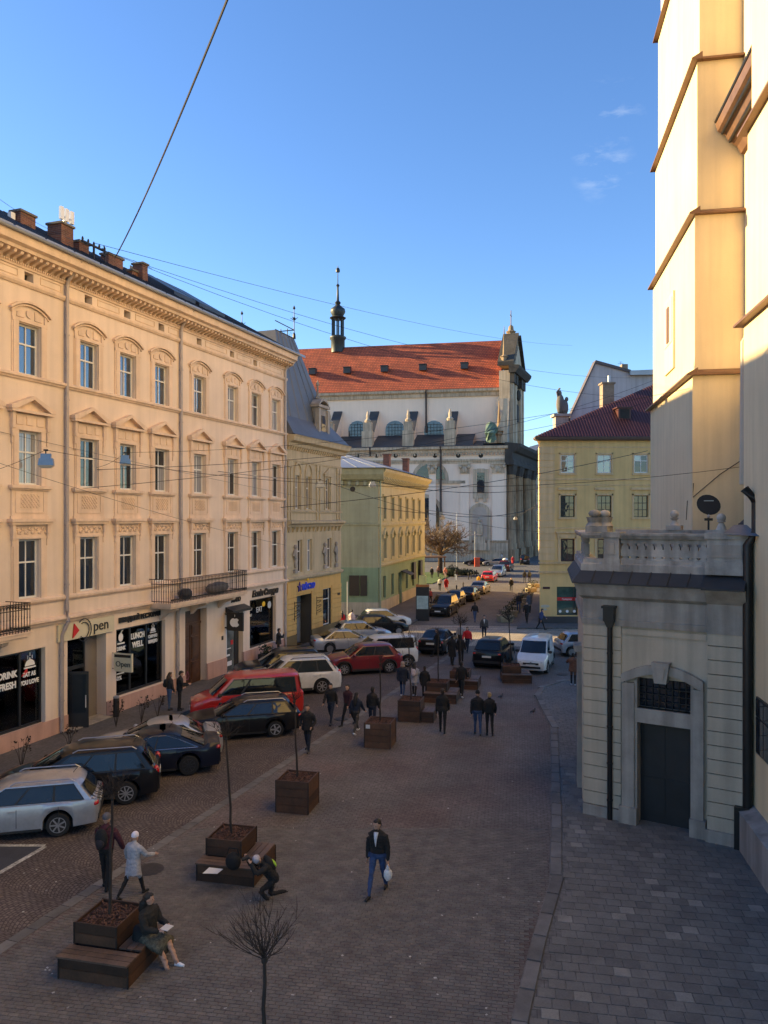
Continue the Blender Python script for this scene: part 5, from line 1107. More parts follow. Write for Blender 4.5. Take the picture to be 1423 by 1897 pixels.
for x0, d in ((U0, -1), (U1, 1)):                    # sweeping shoulders
    pts = [(x0, ZC + .6), (x0 + d * 4.6, ZC + .6)] + [(x0 + d * (4.6 - 4.4 * math.sin(t * math.pi / 16)), ZC + 1.6 + 8.5 * (1 - math.cos(t * math.pi / 16))) for t in range(9)]
    MB().prism(pts, .5, 3.0, 'y').build('volute', 'stone_grey', fr)
MB().lathe([(.9, ZC + .6), (.9, ZC + 2.2), (1.1, ZC + 2.4), (.45, ZC + 3.2), (.4, ZC + 4), (.05, ZC + 9.0)], 8, (.9, 1.6, 0)).build('corner_obelisk', 'church_sooty', fr)
MB().tube([(-.2, 2.6, ZC + 3.2), (-1.6, 2.6, ZC + 3.6), (-2.4, 2.6, ZC + 2.4), (-1.4, 2.6, ZC + 1.2)], 1.1, 8).build('scroll', 'copper_green', fr)
# ================================================================ the tall cathedral on the right
M('cath_plaster', (0.67, 0.55, 0.345), 0.9, 0.09, 0.35, 0.15, 18, streak=0.08, fine=0.03)
M('cath_front', (0.66, 0.54, 0.38), 0.9, 0.08, 0.5, 0.12, 18, streak=0.1, fine=0.04)
M('cath_lower', (0.50, 0.44, 0.36), 0.9, 0.07, 0.5, 0.12, 18, streak=0.18)
M('flashing_brown', (0.16, 0.085, 0.05), 0.5, 0.2, 2, metal=0.3)
CO = (9.6, 19.9); CA = R(-10.2)
ca = thing('cathedral', 'tall cream cathedral wall and tower with brown flashings at the right edge', 'church', CO + (0,), CA)
def stage(name, x0, x1, y0, y1, levels):
    """levels: (z0, z1, inset) - each stage stands back from the one below."""
    for z0, z1, i in levels:
        MB().box(x0 + i, x1, y0 + i, y1 - i, z0, z1).build(name, 'cath_plaster', ca)
TL = [(0, 13.8, 0), (13.8, 19.5, .10), (19.5, 25.0, .20), (25.0, 31, .30), (31, 46, .40)]
stage('tower_stage', 0, 9, 7.44, 16.5, TL)
stage('buttress_stage', 0, 3.0, -16, 1.03, [(0, 14.0, 0), (14.0, 19.2, .08), (19.2, 25.2, .16), (25.2, 44, .24)])
def flash(x0, y0, y1, z, i, ends=(True, True)):
    mb = MB(); xo = x0 + i - .22
    mb.prism([(xo, z - .1), (xo + .0, z - .04), (x0 + i + .14, z + .16), (x0 + i + .14, z - .1)], y0 + i - (.22 if ends[0] else 0), y1 - i + (.22 if ends[1] else 0), 'y'); return mb
for z, i in ((13.8, 0), (19.5, .10), (25.0, .20), (31.0, .3)):
    flash(0, 7.44, 16.5, z, i).build('flashing', 'flashing_brown', ca)
    MB().prism([(7.44 + i - .2, z - .1), (7.44 + i + .14, z - .1), (7.44 + i + .14, z + .16), (7.44 + i - .2, z - .03)], .15 + i, 1.75, 'x').build('flashing', 'flashing_brown', ca)
for z, i in ((14.0, 0), (19.2, .08), (25.2, .16)): flash(0, -16, 1.03, z, i).build('flashing', 'flashing_brown', ca)
MB().box(1.75, 8.9, .6, 7.6, 0, 44).build('nave_wall', 'cath_front', ca)
# eaves moulding in the recess between buttress and tower
mb = MB(); course_pts = [(1.8, 21.4), (1.62, 21.45), (1.5, 21.7), (1.2, 21.95), (1.1, 22.15), (.85, 22.3), (.78, 22.55), (1.8, 23.4)]
mb.prism(course_pts, 1.1, 7.5, 'y'); mb.build('eaves_moulding', 'flashing_brown', ca)
for z, x in ((22.62, .78), (22.2, 1.0), (21.9, 1.25)): MB().tube([(x, 1.1, z), (x, 7.45, z)], .06, 6).build('gutter', 'pipe_black', ca)
# slit window in the tower side
wy, wz = 12.2, 16.6
ya, yb = 11.3, 12.9
za, zb_ = 14.9, 17.6
MB().box(.02, .3, ya - .18, yb + .18, za - .2, zb_ + .2).build('window_surround', 'cath_front', ca)
MB().box(.0, .2, ya, yb, za + .9, zb_).build('window', 'cath_lower', ca); MB().box(-.04, .1, ya + .6, yb - .6, za + 1.0, zb_ - .25).build('slit', 'flashing_brown', ca)
# base plinth with sloped top, down pipe, near window
MB().box(-.38, 0, -16, .9, 0, 1.06).prism([(-.4, 1.06), (.0, 1.06), (.0, 1.2)], -16, .92, 'y').build('plinth', M('plinth_grey', (.26, .25, .24), .9, .2, .8, .25, 20, streak=.3), ca)
MB().box(-.05, .05, -1.6, -.25, 2.68, 4.12).build('window', 'frame_dark', ca)
for a, b in ((-1.55, -.95), (-.9, -.3)):
    for c, d in ((2.73, 3.6), (3.65, 4.07)): MB().box(-.07, -.04, a, b, c, d).build('pane', 'glass_dark', ca)
MB().tube([(.2, 1.0, 13.9), (.05, 1.2, 13.5), (.02, 1.2, 9.6)], .09, 8).build('down_pipe', 'cath_lower', ca)
# gate pier and cable: small details on the tower wall
MB().tube([(.02, 7.38, 9.9), (-.0, 7.38, 9.4), (.9, 7.38, 10.2), (1.7, 7.38, 10.75)], .014, 4).tube([(-.02, 8.2, 9.3), (-.02, 8.4, 8.6)], .012, 4).build('wall_cable', 'pipe_black', ca)

# ================================================================ the chapel porch in front of it
M('chapel_plaster', (0.48, 0.41, 0.31), 0.9, 0.10, 0.7, 0.15, 20, streak=0.16)
M('chapel_stone', (0.32, 0.29, 0.25), 0.9, 0.2, 1.2, 0.3, 18, streak=0.25)
M('balustrade_stone', (0.33, 0.31, 0.28), 0.92, 0.3, 1.5, 0.35, 18, streak=0.4)
M('chapel_tin', (0.028, 0.029, 0.032), 0.65, 0.25, 1.5)
AX, AY = G(1084, 1508)
CP = Plane((AX, AY), 122.0)
cp = thing('chapel_porch', 'low grey beige chapel with stone doorway, balustrade and rusticated corners', 'chapel', (AX, AY, 0), CP.rz)
LC = CP.s(1374) + .15
ds0, ds1 = CP.s(1181), CP.s(1281); dz1 = CP.sz(1181, 1336)[1]; fz0, fz1 = CP.sz(1181, 1310)[1], CP.sz(1181, 1262)[1]
ZCH = CP.sz(1090, 1152)[1]; ZK = CP.sz(1090, 1105)[1]
DEP = 5.4; SK = DEP * math.tan(R(122 - 90 - 11.0))   # the side wall follows the church, not the front
side = (-0.0, DEP)
sdx = -math.sin(R(32 + 11.0 - 11 * 2)) * 0
# side wall direction in local frame
ang_side = R(12.0); dxw, dyw = math.sin(ang_side), math.cos(ang_side)
cx_, cy_ = math.cos(CP.rz), math.sin(CP.rz)
slx, sly = (dxw * cx_ + dyw * cy_) * DEP, (-dxw * cy_ + dyw * cx_) * DEP
m = MB(); wall_cells(m, 0, LC, 0, ZK, [(ds0, ds1, 0.02, dz1, .42), (ds0, ds1, fz0, fz1 + .12, .3)], 0, .3)
m.quad((slx, sly, 0), (0, 0, 0), (0, 0, ZK), (slx, sly, ZK)); m.quad((LC, 0, 0), (LC, 4, 0), (LC, 4, ZK), (LC, 0, ZK)); m.build('wall', 'chapel_plaster', cp)
def flatblock(name, a, b, z0, z1, out, mat='chapel_plaster'):
    return MB().box(a, b, -out, .02, z0 + .012, z1 - .012).build(name, mat, cp)
q0, q1 = 0.0, CP.s(1150) + .02; p0 = CP.s(1313) ; hb = (ZCH - .35) / 14
flatblock('plinth', -.04, q1 + .02, 0, .36, .10, 'chapel_stone'); flatblock('plinth', p0 - .04, LC, 0, .38, .30, 'chapel_stone')
for k in range(14):
    z0 = .36 + k * hb; flatblock('rusticated_block', q0 - .02, q1, z0, z0 + hb, .06); flatblock('rusticated_block', p0, LC, z0, z0 + hb, .24)
    a = MB(); t = .93 / DEP; a.add([(-.03, -.03, z0 + .012), (slx * t, sly * t, z0 + .012), (slx * t, sly * t, z0 + hb - .012), (-.03, -.03, z0 + hb - .012), (-.03 - .04, .0, z0 + .012), (slx * t - .05, sly * t, z0 + .012), (slx * t - .05, sly * t, z0 + hb - .012), (-.07, 0, z0 + hb - .012)], [(4, 7, 6, 5), (0, 4, 5, 1), (3, 2, 6, 7), (1, 5, 6, 2), (0, 3, 7, 4)]); a.build('rusticated_block', 'chapel_plaster', cp)
# panel strip over the wall field, door surround
flatblock('wall_panel', q1 + .05, p0 - .04, ZCH - .28, ZCH - .1, .04)
s0, s1 = CP.s(1150) + .06, CP.s(1305)
sr = MB(); za = CP.sz(1181, 1258)[1]
sr.box(s0, ds0 - .06, -.14, .02, .5, za - .1).box(ds1 + .06, s1, -.14, .02, .5, za - .1).box(ds0 - .07, ds0 + .01, -.08, .2, .5, za).box(ds1 - .01, ds1 + .07, -.08, .2, .5, za)
sr.box(ds0 - .06, ds1 + .06, -.1, .2, dz1, fz0)
for t, (aa, bb, hh, oo) in enumerate(((s0, s1, .42, .2), (s0 + .1, s1 - .1, .3, .15))):
    xc, hw = (aa + bb) / 2, (bb - aa) / 2
    for k in range(10):
        xa, xb = xc - hw + 2 * hw * k / 10, xc - hw + 2 * hw * (k + 1) / 10
        fa, fb_ = (1 - ((xa - xc) / hw) ** 2) * .34, (1 - ((xb - xc) / hw) ** 2) * .34
        sr.prism([(xa, za - .12 + fa), (xb, za - .12 + fb_), (xb, za - .12 + fb_ + hh * .6), (xa, za - .12 + fa + hh * .6)], -oo, .02, 'y')
so_ = sr.build('door_surround', 'chapel_stone', cp)
MB().prism([(-.16, za + .0), (.16, za + .0), (.24, za + .56), (-.24, za + .56)], -.32, .0, 'y').prism([(-.08, za + .12), (.08, za + .12), (.14, za + .44), (-.14, za + .44)], -.35, -.31, 'y').build('keystone', 'chapel_stone', so_, None, ((s0 + s1) / 2, 0, 0))
for a, b in ((s0 - .06, ds0 + .02), (ds1 - .02, s1 + .06)): MB().box(a, b, -.22, .1, 0.0, .52).build('base_block', 'chapel_stone', so_)
dr = MB().box(ds0, ds1, .34, .42, .02, dz1).build('door', M('door_black', (.012, .014, .018), .5, .4, 1.2, .15, 8), cp)
for a, b in ((ds0 + .1, (ds0 + ds1) / 2 - .04), ((ds0 + ds1) / 2 + .04, ds1 - .1)):
    MB().box(a, b, .32, .345, .3, dz1 * .45).build('panel', 'door_black', dr); MB().box(a, b, .32, .345, dz1 * .5, dz1 - .15).build('panel', 'door_black', dr)
fl = MB().box(ds0, ds1, .27, .29, fz0, fz1 + .12).build('fanlight', 'glass_dark', cp)
gr = MB()
for k in range(1, 8): x = ds0 + (ds1 - ds0) * k / 8; gr.box(x - .012, x + .012, .2, .22, fz0, fz1 + .1)
for k in range(1, 4): z = fz0 + (fz1 - fz0) * k / 4; gr.box(ds0, ds1, .19, .2, z - .012, z + .012)
gr.build('grille', 'iron', fl)
# entablature, tin apron, balustrade; corners follow the front and the side
def band(prof, name, mat, x1=None, front_extra=0.0):
    """prof (out, z) swept along the front and back down the side."""
    x1 = LC if x1 is None else x1
    sa = math.atan2(sly, slx)                        # side direction
    rings = []
    nx_, ny_ = -math.sin(sa), math.cos(sa)           # outward normal of the side (towards -x)
    if nx_ > 0: nx_, ny_ = -nx_, -ny_
    for o, z in prof:
        # mitred corner: point at distance o outside both lines
        # front line y=-o ; side line: n.(p)=o
        yy = -o; xx = (o - ny_ * yy) / nx_
        e = (slx + nx_ * o, sly + ny_ * o)
        rings.append([(x1, -o - front_extra, z), (xx, yy, z), (e[0], e[1], z)])
    mb = MB(); n = len(prof)
    vv = [rings[i][k] for k in range(3) for i in range(n)]
    ff = []
    for k in range(2):
        for i in range(n - 1): ff.append((k * n + i, (k + 1) * n + i, (k + 1) * n + i + 1, k * n + i + 1))
    ff.append(tuple(range(n))); ff.append(tuple(reversed(range(2 * n, 3 * n))))
    mb.add(vv, [tuple(reversed(f)) for f in ff]); return mb.build(name, mat, cp)
ZA = CP.sz(1090, 1080)[1]; ZB = CP.sz(1135, 1058)[1]
band([(-.1, ZCH - .05), (.08, ZCH - .05), (.10, ZCH + .12), (.06, ZCH + .14), (.06, ZK - .05), (.14, ZK + .0), (.2, ZK + .05), (.28, ZA - .1), (.32, ZA - .03), (.32, ZA + .0), (-.1, ZA + .0)], 'entablature', 'chapel_stone')
band([(-.2, ZA + .01), (.38, ZA + .01), (.38, ZA + .05), (.14, ZB - .0), (-.2, ZB - .0)], 'tin_apron', 'chapel_tin')
MB().prism([(-.26, ZCH - .05), (-.26, ZK), (-.6, ZA - .05), (-.62, ZA), (-.05, ZA), (-.05, ZCH - .05)], p0, LC, 'x').build('entablature_break', 'chapel_stone', cp)
MB().prism([(-.72, ZA + .008), (-.72, ZA + .06), (-.2, ZB - .02), (-.1, ZB - .1)], p0 - .08, LC, 'x').build('tin_apron', 'chapel_tin', cp)
sm = MB()
for k in range(7): x = .35 + k * .52; sm.tube([(x - .06, -.39, ZA + .07), (x, -.14, ZB + .02)], .016, 4)
for k in range(8): t = .1 + k * .11; sm.tube([(slx * t - .36, sly * t - .06, ZA + .07), (slx * t, sly * t, ZB + .02)], .018, 4)
sm.build('standing_seams', 'chapel_tin', cp)['kind'] = 'stuff'
ZT_ = CP.sz(1180, 988, 0)[1]
band([(-.35, ZB - .04), (.12, ZB - .04), (.12, ZB + .2), (.06, ZB + .23), (.06, ZB + .34), (-.35, ZB + .34)], 'balustrade_base', 'balustrade_stone')
band([(-.35, ZT_ - .16), (.06, ZT_ - .16), (.12, ZT_ - .06), (.12, ZT_), (-.35, ZT_)], 'balustrade_rail', 'balustrade_stone')
zb0, zb1 = ZB + .34, ZT_ - .16
bz = (zb1 - zb0)
bm = MB()
for hw, z0, z1 in ((.11, 0, .08), (.065, .08, .16), (.105, .16, .5), (.085, .5, .66), (.055, .66, .78), (.10, .78, 1.0)): bm.box(-hw * 1.15, hw * 1.15, -.08 if hw > .08 else -.06, .08 if hw > .08 else .06, zb0 + bz * z0, zb0 + bz * z1)
bm = bm.mesh('baluster', 'balustrade_stone')
xs0, xs1 = CP.s(1150, 0), CP.s(1311, 0)
nb = 10
for k in range(nb): put('baluster', bm, cp, (xs0 + (xs1 - xs0) * (k + .5) / nb, .1, 0))
for k in range(6): t = (1.0 + k * .42) / DEP; put('baluster', bm, cp, (slx * t + .1, sly * t, 0), math.atan2(sly, slx))
def pier(x0, x1, y0, y1, name='pier'):
    p = MB().box(x0, x1, y0, y1, zb0 - .3, zb1 + .142).box(x0 - .04, x1 + .04, y0 - .04, y1 + .04, zb0 - .32, zb0 + .02).box(x0 - .05, x1 + .05, y0 - .05, y1 + .05, ZT_ - .12, ZT_ + .03).build(name, 'balustrade_stone', cp)
    MB().box(x0 + .12, x1 - .12, y0 - .025, y0 + .02, zb0 + .14, zb1 - .12).build('pier_panel', 'chapel_stone', p); return p
pr1 = pier(CP.s(1122, -.1), CP.s(1150, -.1), -.1, .36); pr2 = pier(xs1 + .02, LC, -.26, .36)
def ball(x, y, r, par, hgt=.55):
    MB().box(x - r * 1.3, x + r * 1.3, y - r * 1.3, y + r * 1.3, ZT_ + .02, ZT_ + .12).lathe([(r * 1.1, ZT_ + .12), (r * .9, ZT_ + .2), (r * .5, ZT_ + hgt - r * 2.1), (r * .95, ZT_ + hgt - r * 1.9), (r * .95, ZT_ + hgt - r * 1.75), (r * .45, ZT_ + hgt - r * 1.6)], 12, (x, y, 0)).blob((x, y, ZT_ + hgt - r), (r, r, r), 12, 8).build('ball_finial', 'balustrade_stone', par, 50)
xa = CP.s(1103, -.3); MB().box(xa - .22, xa + .42, .05, .65, ZT_ + .02, ZT_ + .2).lathe([(.28, ZT_ + .2), (.2, ZT_ + .3), (.24, ZT_ + .42), (.26, ZT_ + .46)], 10, (xa - .02, .3, 0)).blob((xa - .02, .3, ZT_ + .56), (.19, .19, .12), 10, 6).lathe([(.26, ZT_ + .2), (.18, ZT_ + .3), (.22, ZT_ + .42), (.24, ZT_ + .46)], 10, (xa + .24, .45, 0)).blob((xa + .24, .45, ZT_ + .55), (.17, .17, .12), 10, 6).build('urn_finial', 'balustrade_stone', pr1, 50)
ball(CP.s(1337, -.3), .25, .12, pr2, .56)
# far balustrade on the other side of the terrace, with a ball
xf, zf = CP.sz(1249, 990, -3.0); MB().box(xf - 1.8, xf + 1.2, 2.9, 3.2, ZT_ - .5, ZT_ + .06).build('far_parapet', 'balustrade_stone', cp)
MB().box(xf - .22, xf + .22, 2.85, 3.25, ZT_ + .05, ZT_ + .2).lathe([(.14, ZT_ + .2), (.06, ZT_ + .35), (.14, ZT_ + .42)], 10, (xf, 3.05, 0)).blob((xf, 3.05, ZT_ + .55), (.13, .13, .13), 10, 7).build('ball_finial', 'balustrade_stone', cp, 50)
MB().quad((.2, .4, ZB - .05), (LC + .6, .3, ZB - .05), (LC + 2, 5.5, ZB - .05), (slx + .4, sly, ZB - .05)).build('terrace', 'chapel_tin', cp)
# lean-to tin roof climbing to the tower
rp = [(LC - 1.6, 1.4, ZB + .2), (LC + .5, .9, ZB + .2), (LC + 2.2, 4.4, ZB + 2.2), (LC - .2, 5.2, ZB + 2.0)]
mb = MB(); mb.quad(*rp); mb.quad(rp[0], rp[3], (rp[3][0], rp[3][1], ZB), (rp[0][0], rp[0][1], ZB)); lr = mb.build('lean_to_roof', 'chapel_tin', cp)
sm = MB()
for k in range(12):
    t = k / 11; a = [rp[0][i] + (rp[3][i] - rp[0][i]) * t for i in range(3)]; b = [rp[1][i] + (rp[2][i] - rp[1][i]) * t for i in range(3)]; sm.tube([a, b], .025, 4)
sm.build('standing_seams', 'chapel_tin', lr)['kind'] = 'stuff'
# rainwater hopper and pipe on the front, big pipe in the corner
xp = CP.s(1130, .12); zt = CP.sz(1130, 1122)[1]
rp1 = MB().tube([(xp, -.13, zt - .3), (xp, -.13, .02)], .075, 10).build('down_pipe', 'pipe_black', cp, 40)
MB().box(xp - .15, xp + .15, -.3, -.02, zt - .42, zt).box(xp - .19, xp + .19, -.34, -.02, zt - .05, zt + .02).prism([(xp - .15, zt - .42), (xp + .15, zt - .42), (xp + .07, zt - .6), (xp - .07, zt - .6)], -.22, -.04, 'y').build('rain_hopper', 'pipe_black', rp1)
for k in range(5): MB().lathe([(.09, -.02), (.09, .02)], 10, (xp, -.13, .6 + k * 1.05)).build('pipe_clip', 'pipe_black', rp1)
xq = CP.s(1386, .3)
MB().tube([(xq - .1, -.2, CP.sz(1386, 905, .3)[1]), (xq + .18, -.2, CP.sz(1386, 930, .3)[1]), (xq + .18, -.2, CP.sz(1386, 985, .3)[1]), (xq - .02, -.25, CP.sz(1386, 1010, .3)[1]), (xq - .02, -.25, .95)], .12, 10).build('down_pipe', 'pipe_black', cp, 40)
MB().box(xq - .32, xq + .1, -.42, -.05, 0.03, 1.15).build('pipe_boot', 'pipe_black', cp)
MB().quad((LC - .6, -.3, ZT_ + .0), (LC + 3, -1.5, ZT_ - .1), (LC + 3, -.3, ZT_ + .25), (LC - .4, .5, ZT_ + .25)).build('lead_flashing', M('lead_blue', (.09, .12, .16), .5, .2, 2, metal=.2), cp)
# narrow stone pier against the side wall
t = 2.4 / DEP; MB().box(-.14, .05, -.3, .3, 0, 4.4).box(-.24, .1, -.4, .4, 4.4, 4.6).build('side_pier', 'chapel_stone', cp, None, (slx * t, sly * t, 0), math.atan2(sly, slx) - math.pi / 2)
# satellite dish on the terrace roof
dpos = AT(1313, 935, 24.0)
ds_ = thing('satellite_dish', 'black satellite dish on the chapel roof before the tower', 'satellite dish', (dpos[0], dpos[1], 0), R(-20))
zc = dpos[2]
pr = MB(); n = 20
for (r, dp) in ((.02, .10), (.2, .085), (.35, .04), (.42, 0)): pass
rings = [[(.36 * rr * math.cos(2 * math.pi * k / n), -.10 * (1 - rr * rr) * -1, .31 * rr * math.sin(2 * math.pi * k / n)) for k in range(n)] for rr in (1.0, .8, .5, .2, .02)]
rings2 = [[(p[0], p[1] + .02, p[2]) for p in r] for r in reversed(rings)]
pr.loft(rings + rings2); dsh = pr.build('reflector', 'pipe_black', ds_, 40, (0, 0, zc)); dsh.rotation_euler = (R(-12), R(28), 0)
MB().tube([(0, .1, zc), (0, .12, zc - .4), (0, .12, zc - 1.0)], .03, 6).box(-.12, .12, .02, .2, zc - .5, zc - .42).build('mount', 'pipe_black', ds_); MB().tube([(0, 0, zc - .3), (-.02, -.4, zc - .38)], .015, 5).blob((-.02, -.42, zc - .36), (.05, .06, .05), 8, 5).build('feed_arm', 'roof_tin', ds_)
MB().box(-.14, .14, -.03, -.02, zc + .11, zc + .135).build('maker_mark', 'roof_tin', ds_)
# ================================================================ vehicles (local frame: +x forward, +y left)
def paint(name, col, flake=0.0, dust=0.1):
    if name in MATS: return MATS[name]
    m = M(name, col, 0.32 if not flake else 0.38, dust, 2.5, coat=0.9 if max(col) > .1 else .45, spec=.5 if max(col) > .1 else .15, metal=flake, fine=0.06, fscale=12); return m
M('trim_black', (.015, .015, .016), .6, .2, 5); M('chrome', (.6, .6, .62), .2, 0, metal=1.0); M('alloy', (.42, .42, .44), .35, .1, 6, metal=.7); M('alloy_dark', (.05, .05, .055), .4, .2, 6, metal=.6)
M('lamp_red', (.42, .008, .01), .15, .15, 8, coat=.6); M('lamp_clear', (.55, .57, .6), .12, .1, 10, coat=.8, metal=.3); M('plate_white', (.62, .62, .6), .5, 0)
glass('car_glass', (.008, .010, .012), 1.55, .02)
def ip(x, pts):
    if x <= pts[0][0]: return pts[0][1]
    for (a, b), (c, d) in zip(pts, pts[1:]):
        if x <= c: return b + (d - b) * (x - a) / (c - a)
    return pts[-1][1]
TYPES = {
 'wagon': dict(L=4.6, W=1.77, H=1.47, wb=2.65, fo=.92, belt=.93, hood=.95, nose=.70, cowl=-.30, rf=-1.22, rr=.50, rb=.10, r=.32, win=[(.03, .35), (.375, .68), (.705, .95)], rail=True),
 'sedan': dict(L=4.55, W=1.76, H=1.45, wb=2.62, fo=.9, belt=.92, hood=.94, nose=.70, deck=.99, cowl=-.32, rf=-1.25, rr=1.28, rb=.52, r=.315, win=[(.03, .44), (.465, .80), (.82, .95)]),
 'fastback': dict(L=4.82, W=1.86, H=1.46, wb=2.82, fo=.95, belt=.93, hood=.94, nose=.72, deck=1.0, cowl=-.35, rf=-1.4, rr=1.45, rb=.42, r=.335, win=[(.03, .42), (.44, .93)], chrome=True),
 'hatch': dict(L=4.0, W=1.74, H=1.5, wb=2.5, fo=.82, belt=.95, hood=.95, nose=.72, cowl=-.22, rf=-1.05, rr=.55, rb=.12, r=.31, win=[(.03, .48), (.51, .92)]),
 'crossover': dict(L=4.27, W=1.80, H=1.62, wb=2.57, fo=.90, belt=1.02, hood=1.06, nose=.84, cowl=-.24, rf=-1.0, rr=.60, rb=.16, r=.345, win=[(.04, .46), (.49, .90)], clad=True),
 'suv': dict(L=4.8, W=1.92, H=1.76, wb=2.92, fo=.88, belt=1.06, hood=1.10, nose=.90, cowl=-.35, rf=-1.20, rr=.62, rb=.14, r=.375, win=[(.03, .36), (.385, .70), (.725, .95)], clad=True, rail=True),
 'minivan': dict(L=4.77, W=1.88, H=1.66, wb=2.85, fo=.95, belt=1.0, hood=1.02, nose=.76, cowl=-.02, rf=-1.12, rr=.55, rb=.10, r=.34, win=[(.08, .36), (.385, .68), (.70, .95)], rail=True),
 'bus': dict(L=4.78, W=1.9, H=1.92, wb=3.1, fo=.90, belt=1.12, hood=1.12, nose=.84, cowl=.02, rf=-.74, rr=.20, rb=.06, r=.33, win=[(.05, .28), (.31, .955)], clad=True),
 'combi': dict(L=4.2, W=1.74, H=1.80, wb=2.7, fo=.83, belt=1.08, hood=1.08, nose=.82, cowl=.02, rf=-.82, rr=.16, rb=.05, r=.315, win=[(.05, .33), (.36, .66), (.68, .96)], clad=True),
 'panelvan': dict(L=4.15, W=1.72, H=1.80, wb=2.7, fo=.80, belt=1.06, hood=1.06, nose=.80, cowl=.0, rf=-.85, rr=.16, rb=.05, r=.31, win=[(.05, .36)], clad=True),
}
def make_car(label, kind, mat, ref, heading, at='rw', rim='alloy', cat='car', group='cars parked along the street', spokes=5, roofbox=False, boot=None, name=None):
    T = TYPES[kind]; L, W, Hh, wb, fo = T['L'], T['W'], T['H'], T['wb'], T['fo']; r = T['r']; hwid = W / 2
    xf = L / 2 - fo; xr_ = xf - wb; belt = T['belt']; cowl = xf + T['cowl']; rf = xf + T['rf']; rr = -L / 2 + T['rr']; rb = -L / 2 + T['rb']
    local = {'rw': (xr_, hwid), 'fw': (xf, hwid), 'c': (0, 0), 'rear': (-L / 2, 0), 'front': (L / 2, 0), 'rwr': (xr_, -hwid)}[at]
    a = R(heading); c_, s_ = math.cos(a), math.sin(a)
    pos = (ref[0] - (local[0] * c_ - local[1] * s_), ref[1] - (local[0] * s_ + local[1] * c_), .012)
    t = thing(name or {'bus': 'passenger_van', 'combi': 'passenger_van', 'panelvan': 'delivery_van'}.get(kind, 'parked_car'), label, cat, pos, a, group)
    mat = MATS[mat] if isinstance(mat, str) else mat
    deck = T.get('deck', belt)
    top = [(-L / 2, deck - .03), (-L / 2 + .12, deck), (rb, deck + (.02 if 'deck' in T else 0)), (rb + .12, belt), (cowl - .1, belt), (cowl, T['hood']), (L / 2 - .45, (T['hood'] * .35 + T['nose'] * .65) + .05), (L / 2 - .1, T['nose']), (L / 2, T['nose'] - .06)]
    xs = sorted({-L / 2, -L / 2 + .05, -L / 2 + .15, rb, rb + .12, cowl, cowl - .1, L / 2 - .6, L / 2 - .3, L / 2 - .12, L / 2 - .04, L / 2, 0, .3, -.3} | {w_ + (r + .07) * math.sin(q * math.pi / 12) for w_ in (xf, xr_) for q in range(-6, 7)} | {w_ + sg * (r + .075) for w_ in (xf, xr_) for sg in (-1, 1)})
    rings = []
    for x in xs:
        tt = max(0, (abs(x) - (L / 2 - .8)) / .8); hw = hwid * (1 - (.17 if x > 0 else .12) * tt ** 2.6)
        zb = .20 + .06 * tt
        for w_ in (xf, xr_):
            if abs(x - w_) < r + .07: zb = max(zb, r + math.sqrt(max(0, (r + .07) ** 2 - (x - w_) ** 2)))
        zt = ip(x, top); sh = min(belt, zt) - .02
        if abs(abs(x) - L / 2) < 1e-6: zb += .14; zt -= .10; sh -= .10; hw *= .96
        zb = min(zb, sh - .06)
        half = [(0, zb), (hw * .90, zb), (hw * .975, zb + .03), (hw * 1.0, zb + .55 * (sh - zb)), (hw * .985, zb + .85 * (sh - zb)), (hw * .955, sh), (hw * .90, zt), (hw * .55, zt + .03), (0, zt + .04)]
        rings.append([(x, y, z) for y, z in half] + [(x, -y, z) for y, z in reversed(half[1:-1])])
    mb = MB(); mb.loft([list(reversed(q)) for q in rings])
    # greenhouse
    hb_, hr_ = hwid * .925, hwid * (.74 if kind not in ('bus', 'combi', 'panelvan') else .84)
    def outline(z, x0, x1, hw, bowf, bowr):
        pts = []
        for k in range(7): y = -hw + 2 * hw * k / 6; pts.append((x1 + bowf * (1 - (y / hw) ** 2) - (.10 if k in (0, 6) else 0), y * (.97 if k in (0, 6) else 1), z))
        for k in range(1, 5): pts.append((x1 - .22 + (x0 + .22 - x1 + .22) * k / 5, hw, z))
        for k in range(7): y = hw - 2 * hw * k / 6; pts.append((x0 - bowr * (1 - (y / hw) ** 2) + (.08 if k in (0, 6) else 0), y * (.97 if k in (0, 6) else 1), z))
        for k in range(1, 5): pts.append((x0 + .22 + (x1 - .22 - x0 - .22) * k / 5, -hw, z))
        return pts
    z0, z1 = belt - .04, Hh - .09
    bw = .14
    mb.loft([outline(z0, rb, cowl, hb_, bw, .04), outline(z1, rr, rf, hr_, bw, .05), outline(Hh - .025, rr + .10, rf - .16, hr_ - .12, bw * .8, .05), outline(Hh, rr + .4, rf - .5, hr_ * .5, .05, .04)])
    body = mb.build('body', [mat], t, 38)
    lerp = lambda p, q, k: p + (q - p) * k
    def side_pt(f, k, sgn, off):
        x0 = lerp(rb + .10, rr + .10, k); x1 = lerp(cowl - .10, rf - .10, k)
        return (lerp(x0, x1, f), sgn * (lerp(hb_, hr_, k) + off), lerp(z0, z1, k))
    k0, k1 = .14, .90
    for sgn in (1, -1):
        for (fa, fb_) in T['win']:
            fa, fb_ = 1 - fb_, 1 - fa
            p = [side_pt(fa, k0, sgn, .008), side_pt(fb_, k0, sgn, .008), side_pt(fb_, k1, sgn, .008), side_pt(fa, k1, sgn, .008)]
            if sgn > 0: p.reverse()
            q = [(v[0], v[1] - sgn * .012, v[2]) for v in p]; o = MB(); o.add(p + q, [(0, 1, 2, 3), (0, 4, 5, 1), (1, 5, 6, 2), (2, 6, 7, 3), (3, 7, 4, 0)]); o.build('side_window', 'car_glass', t)
        ws = T['win']
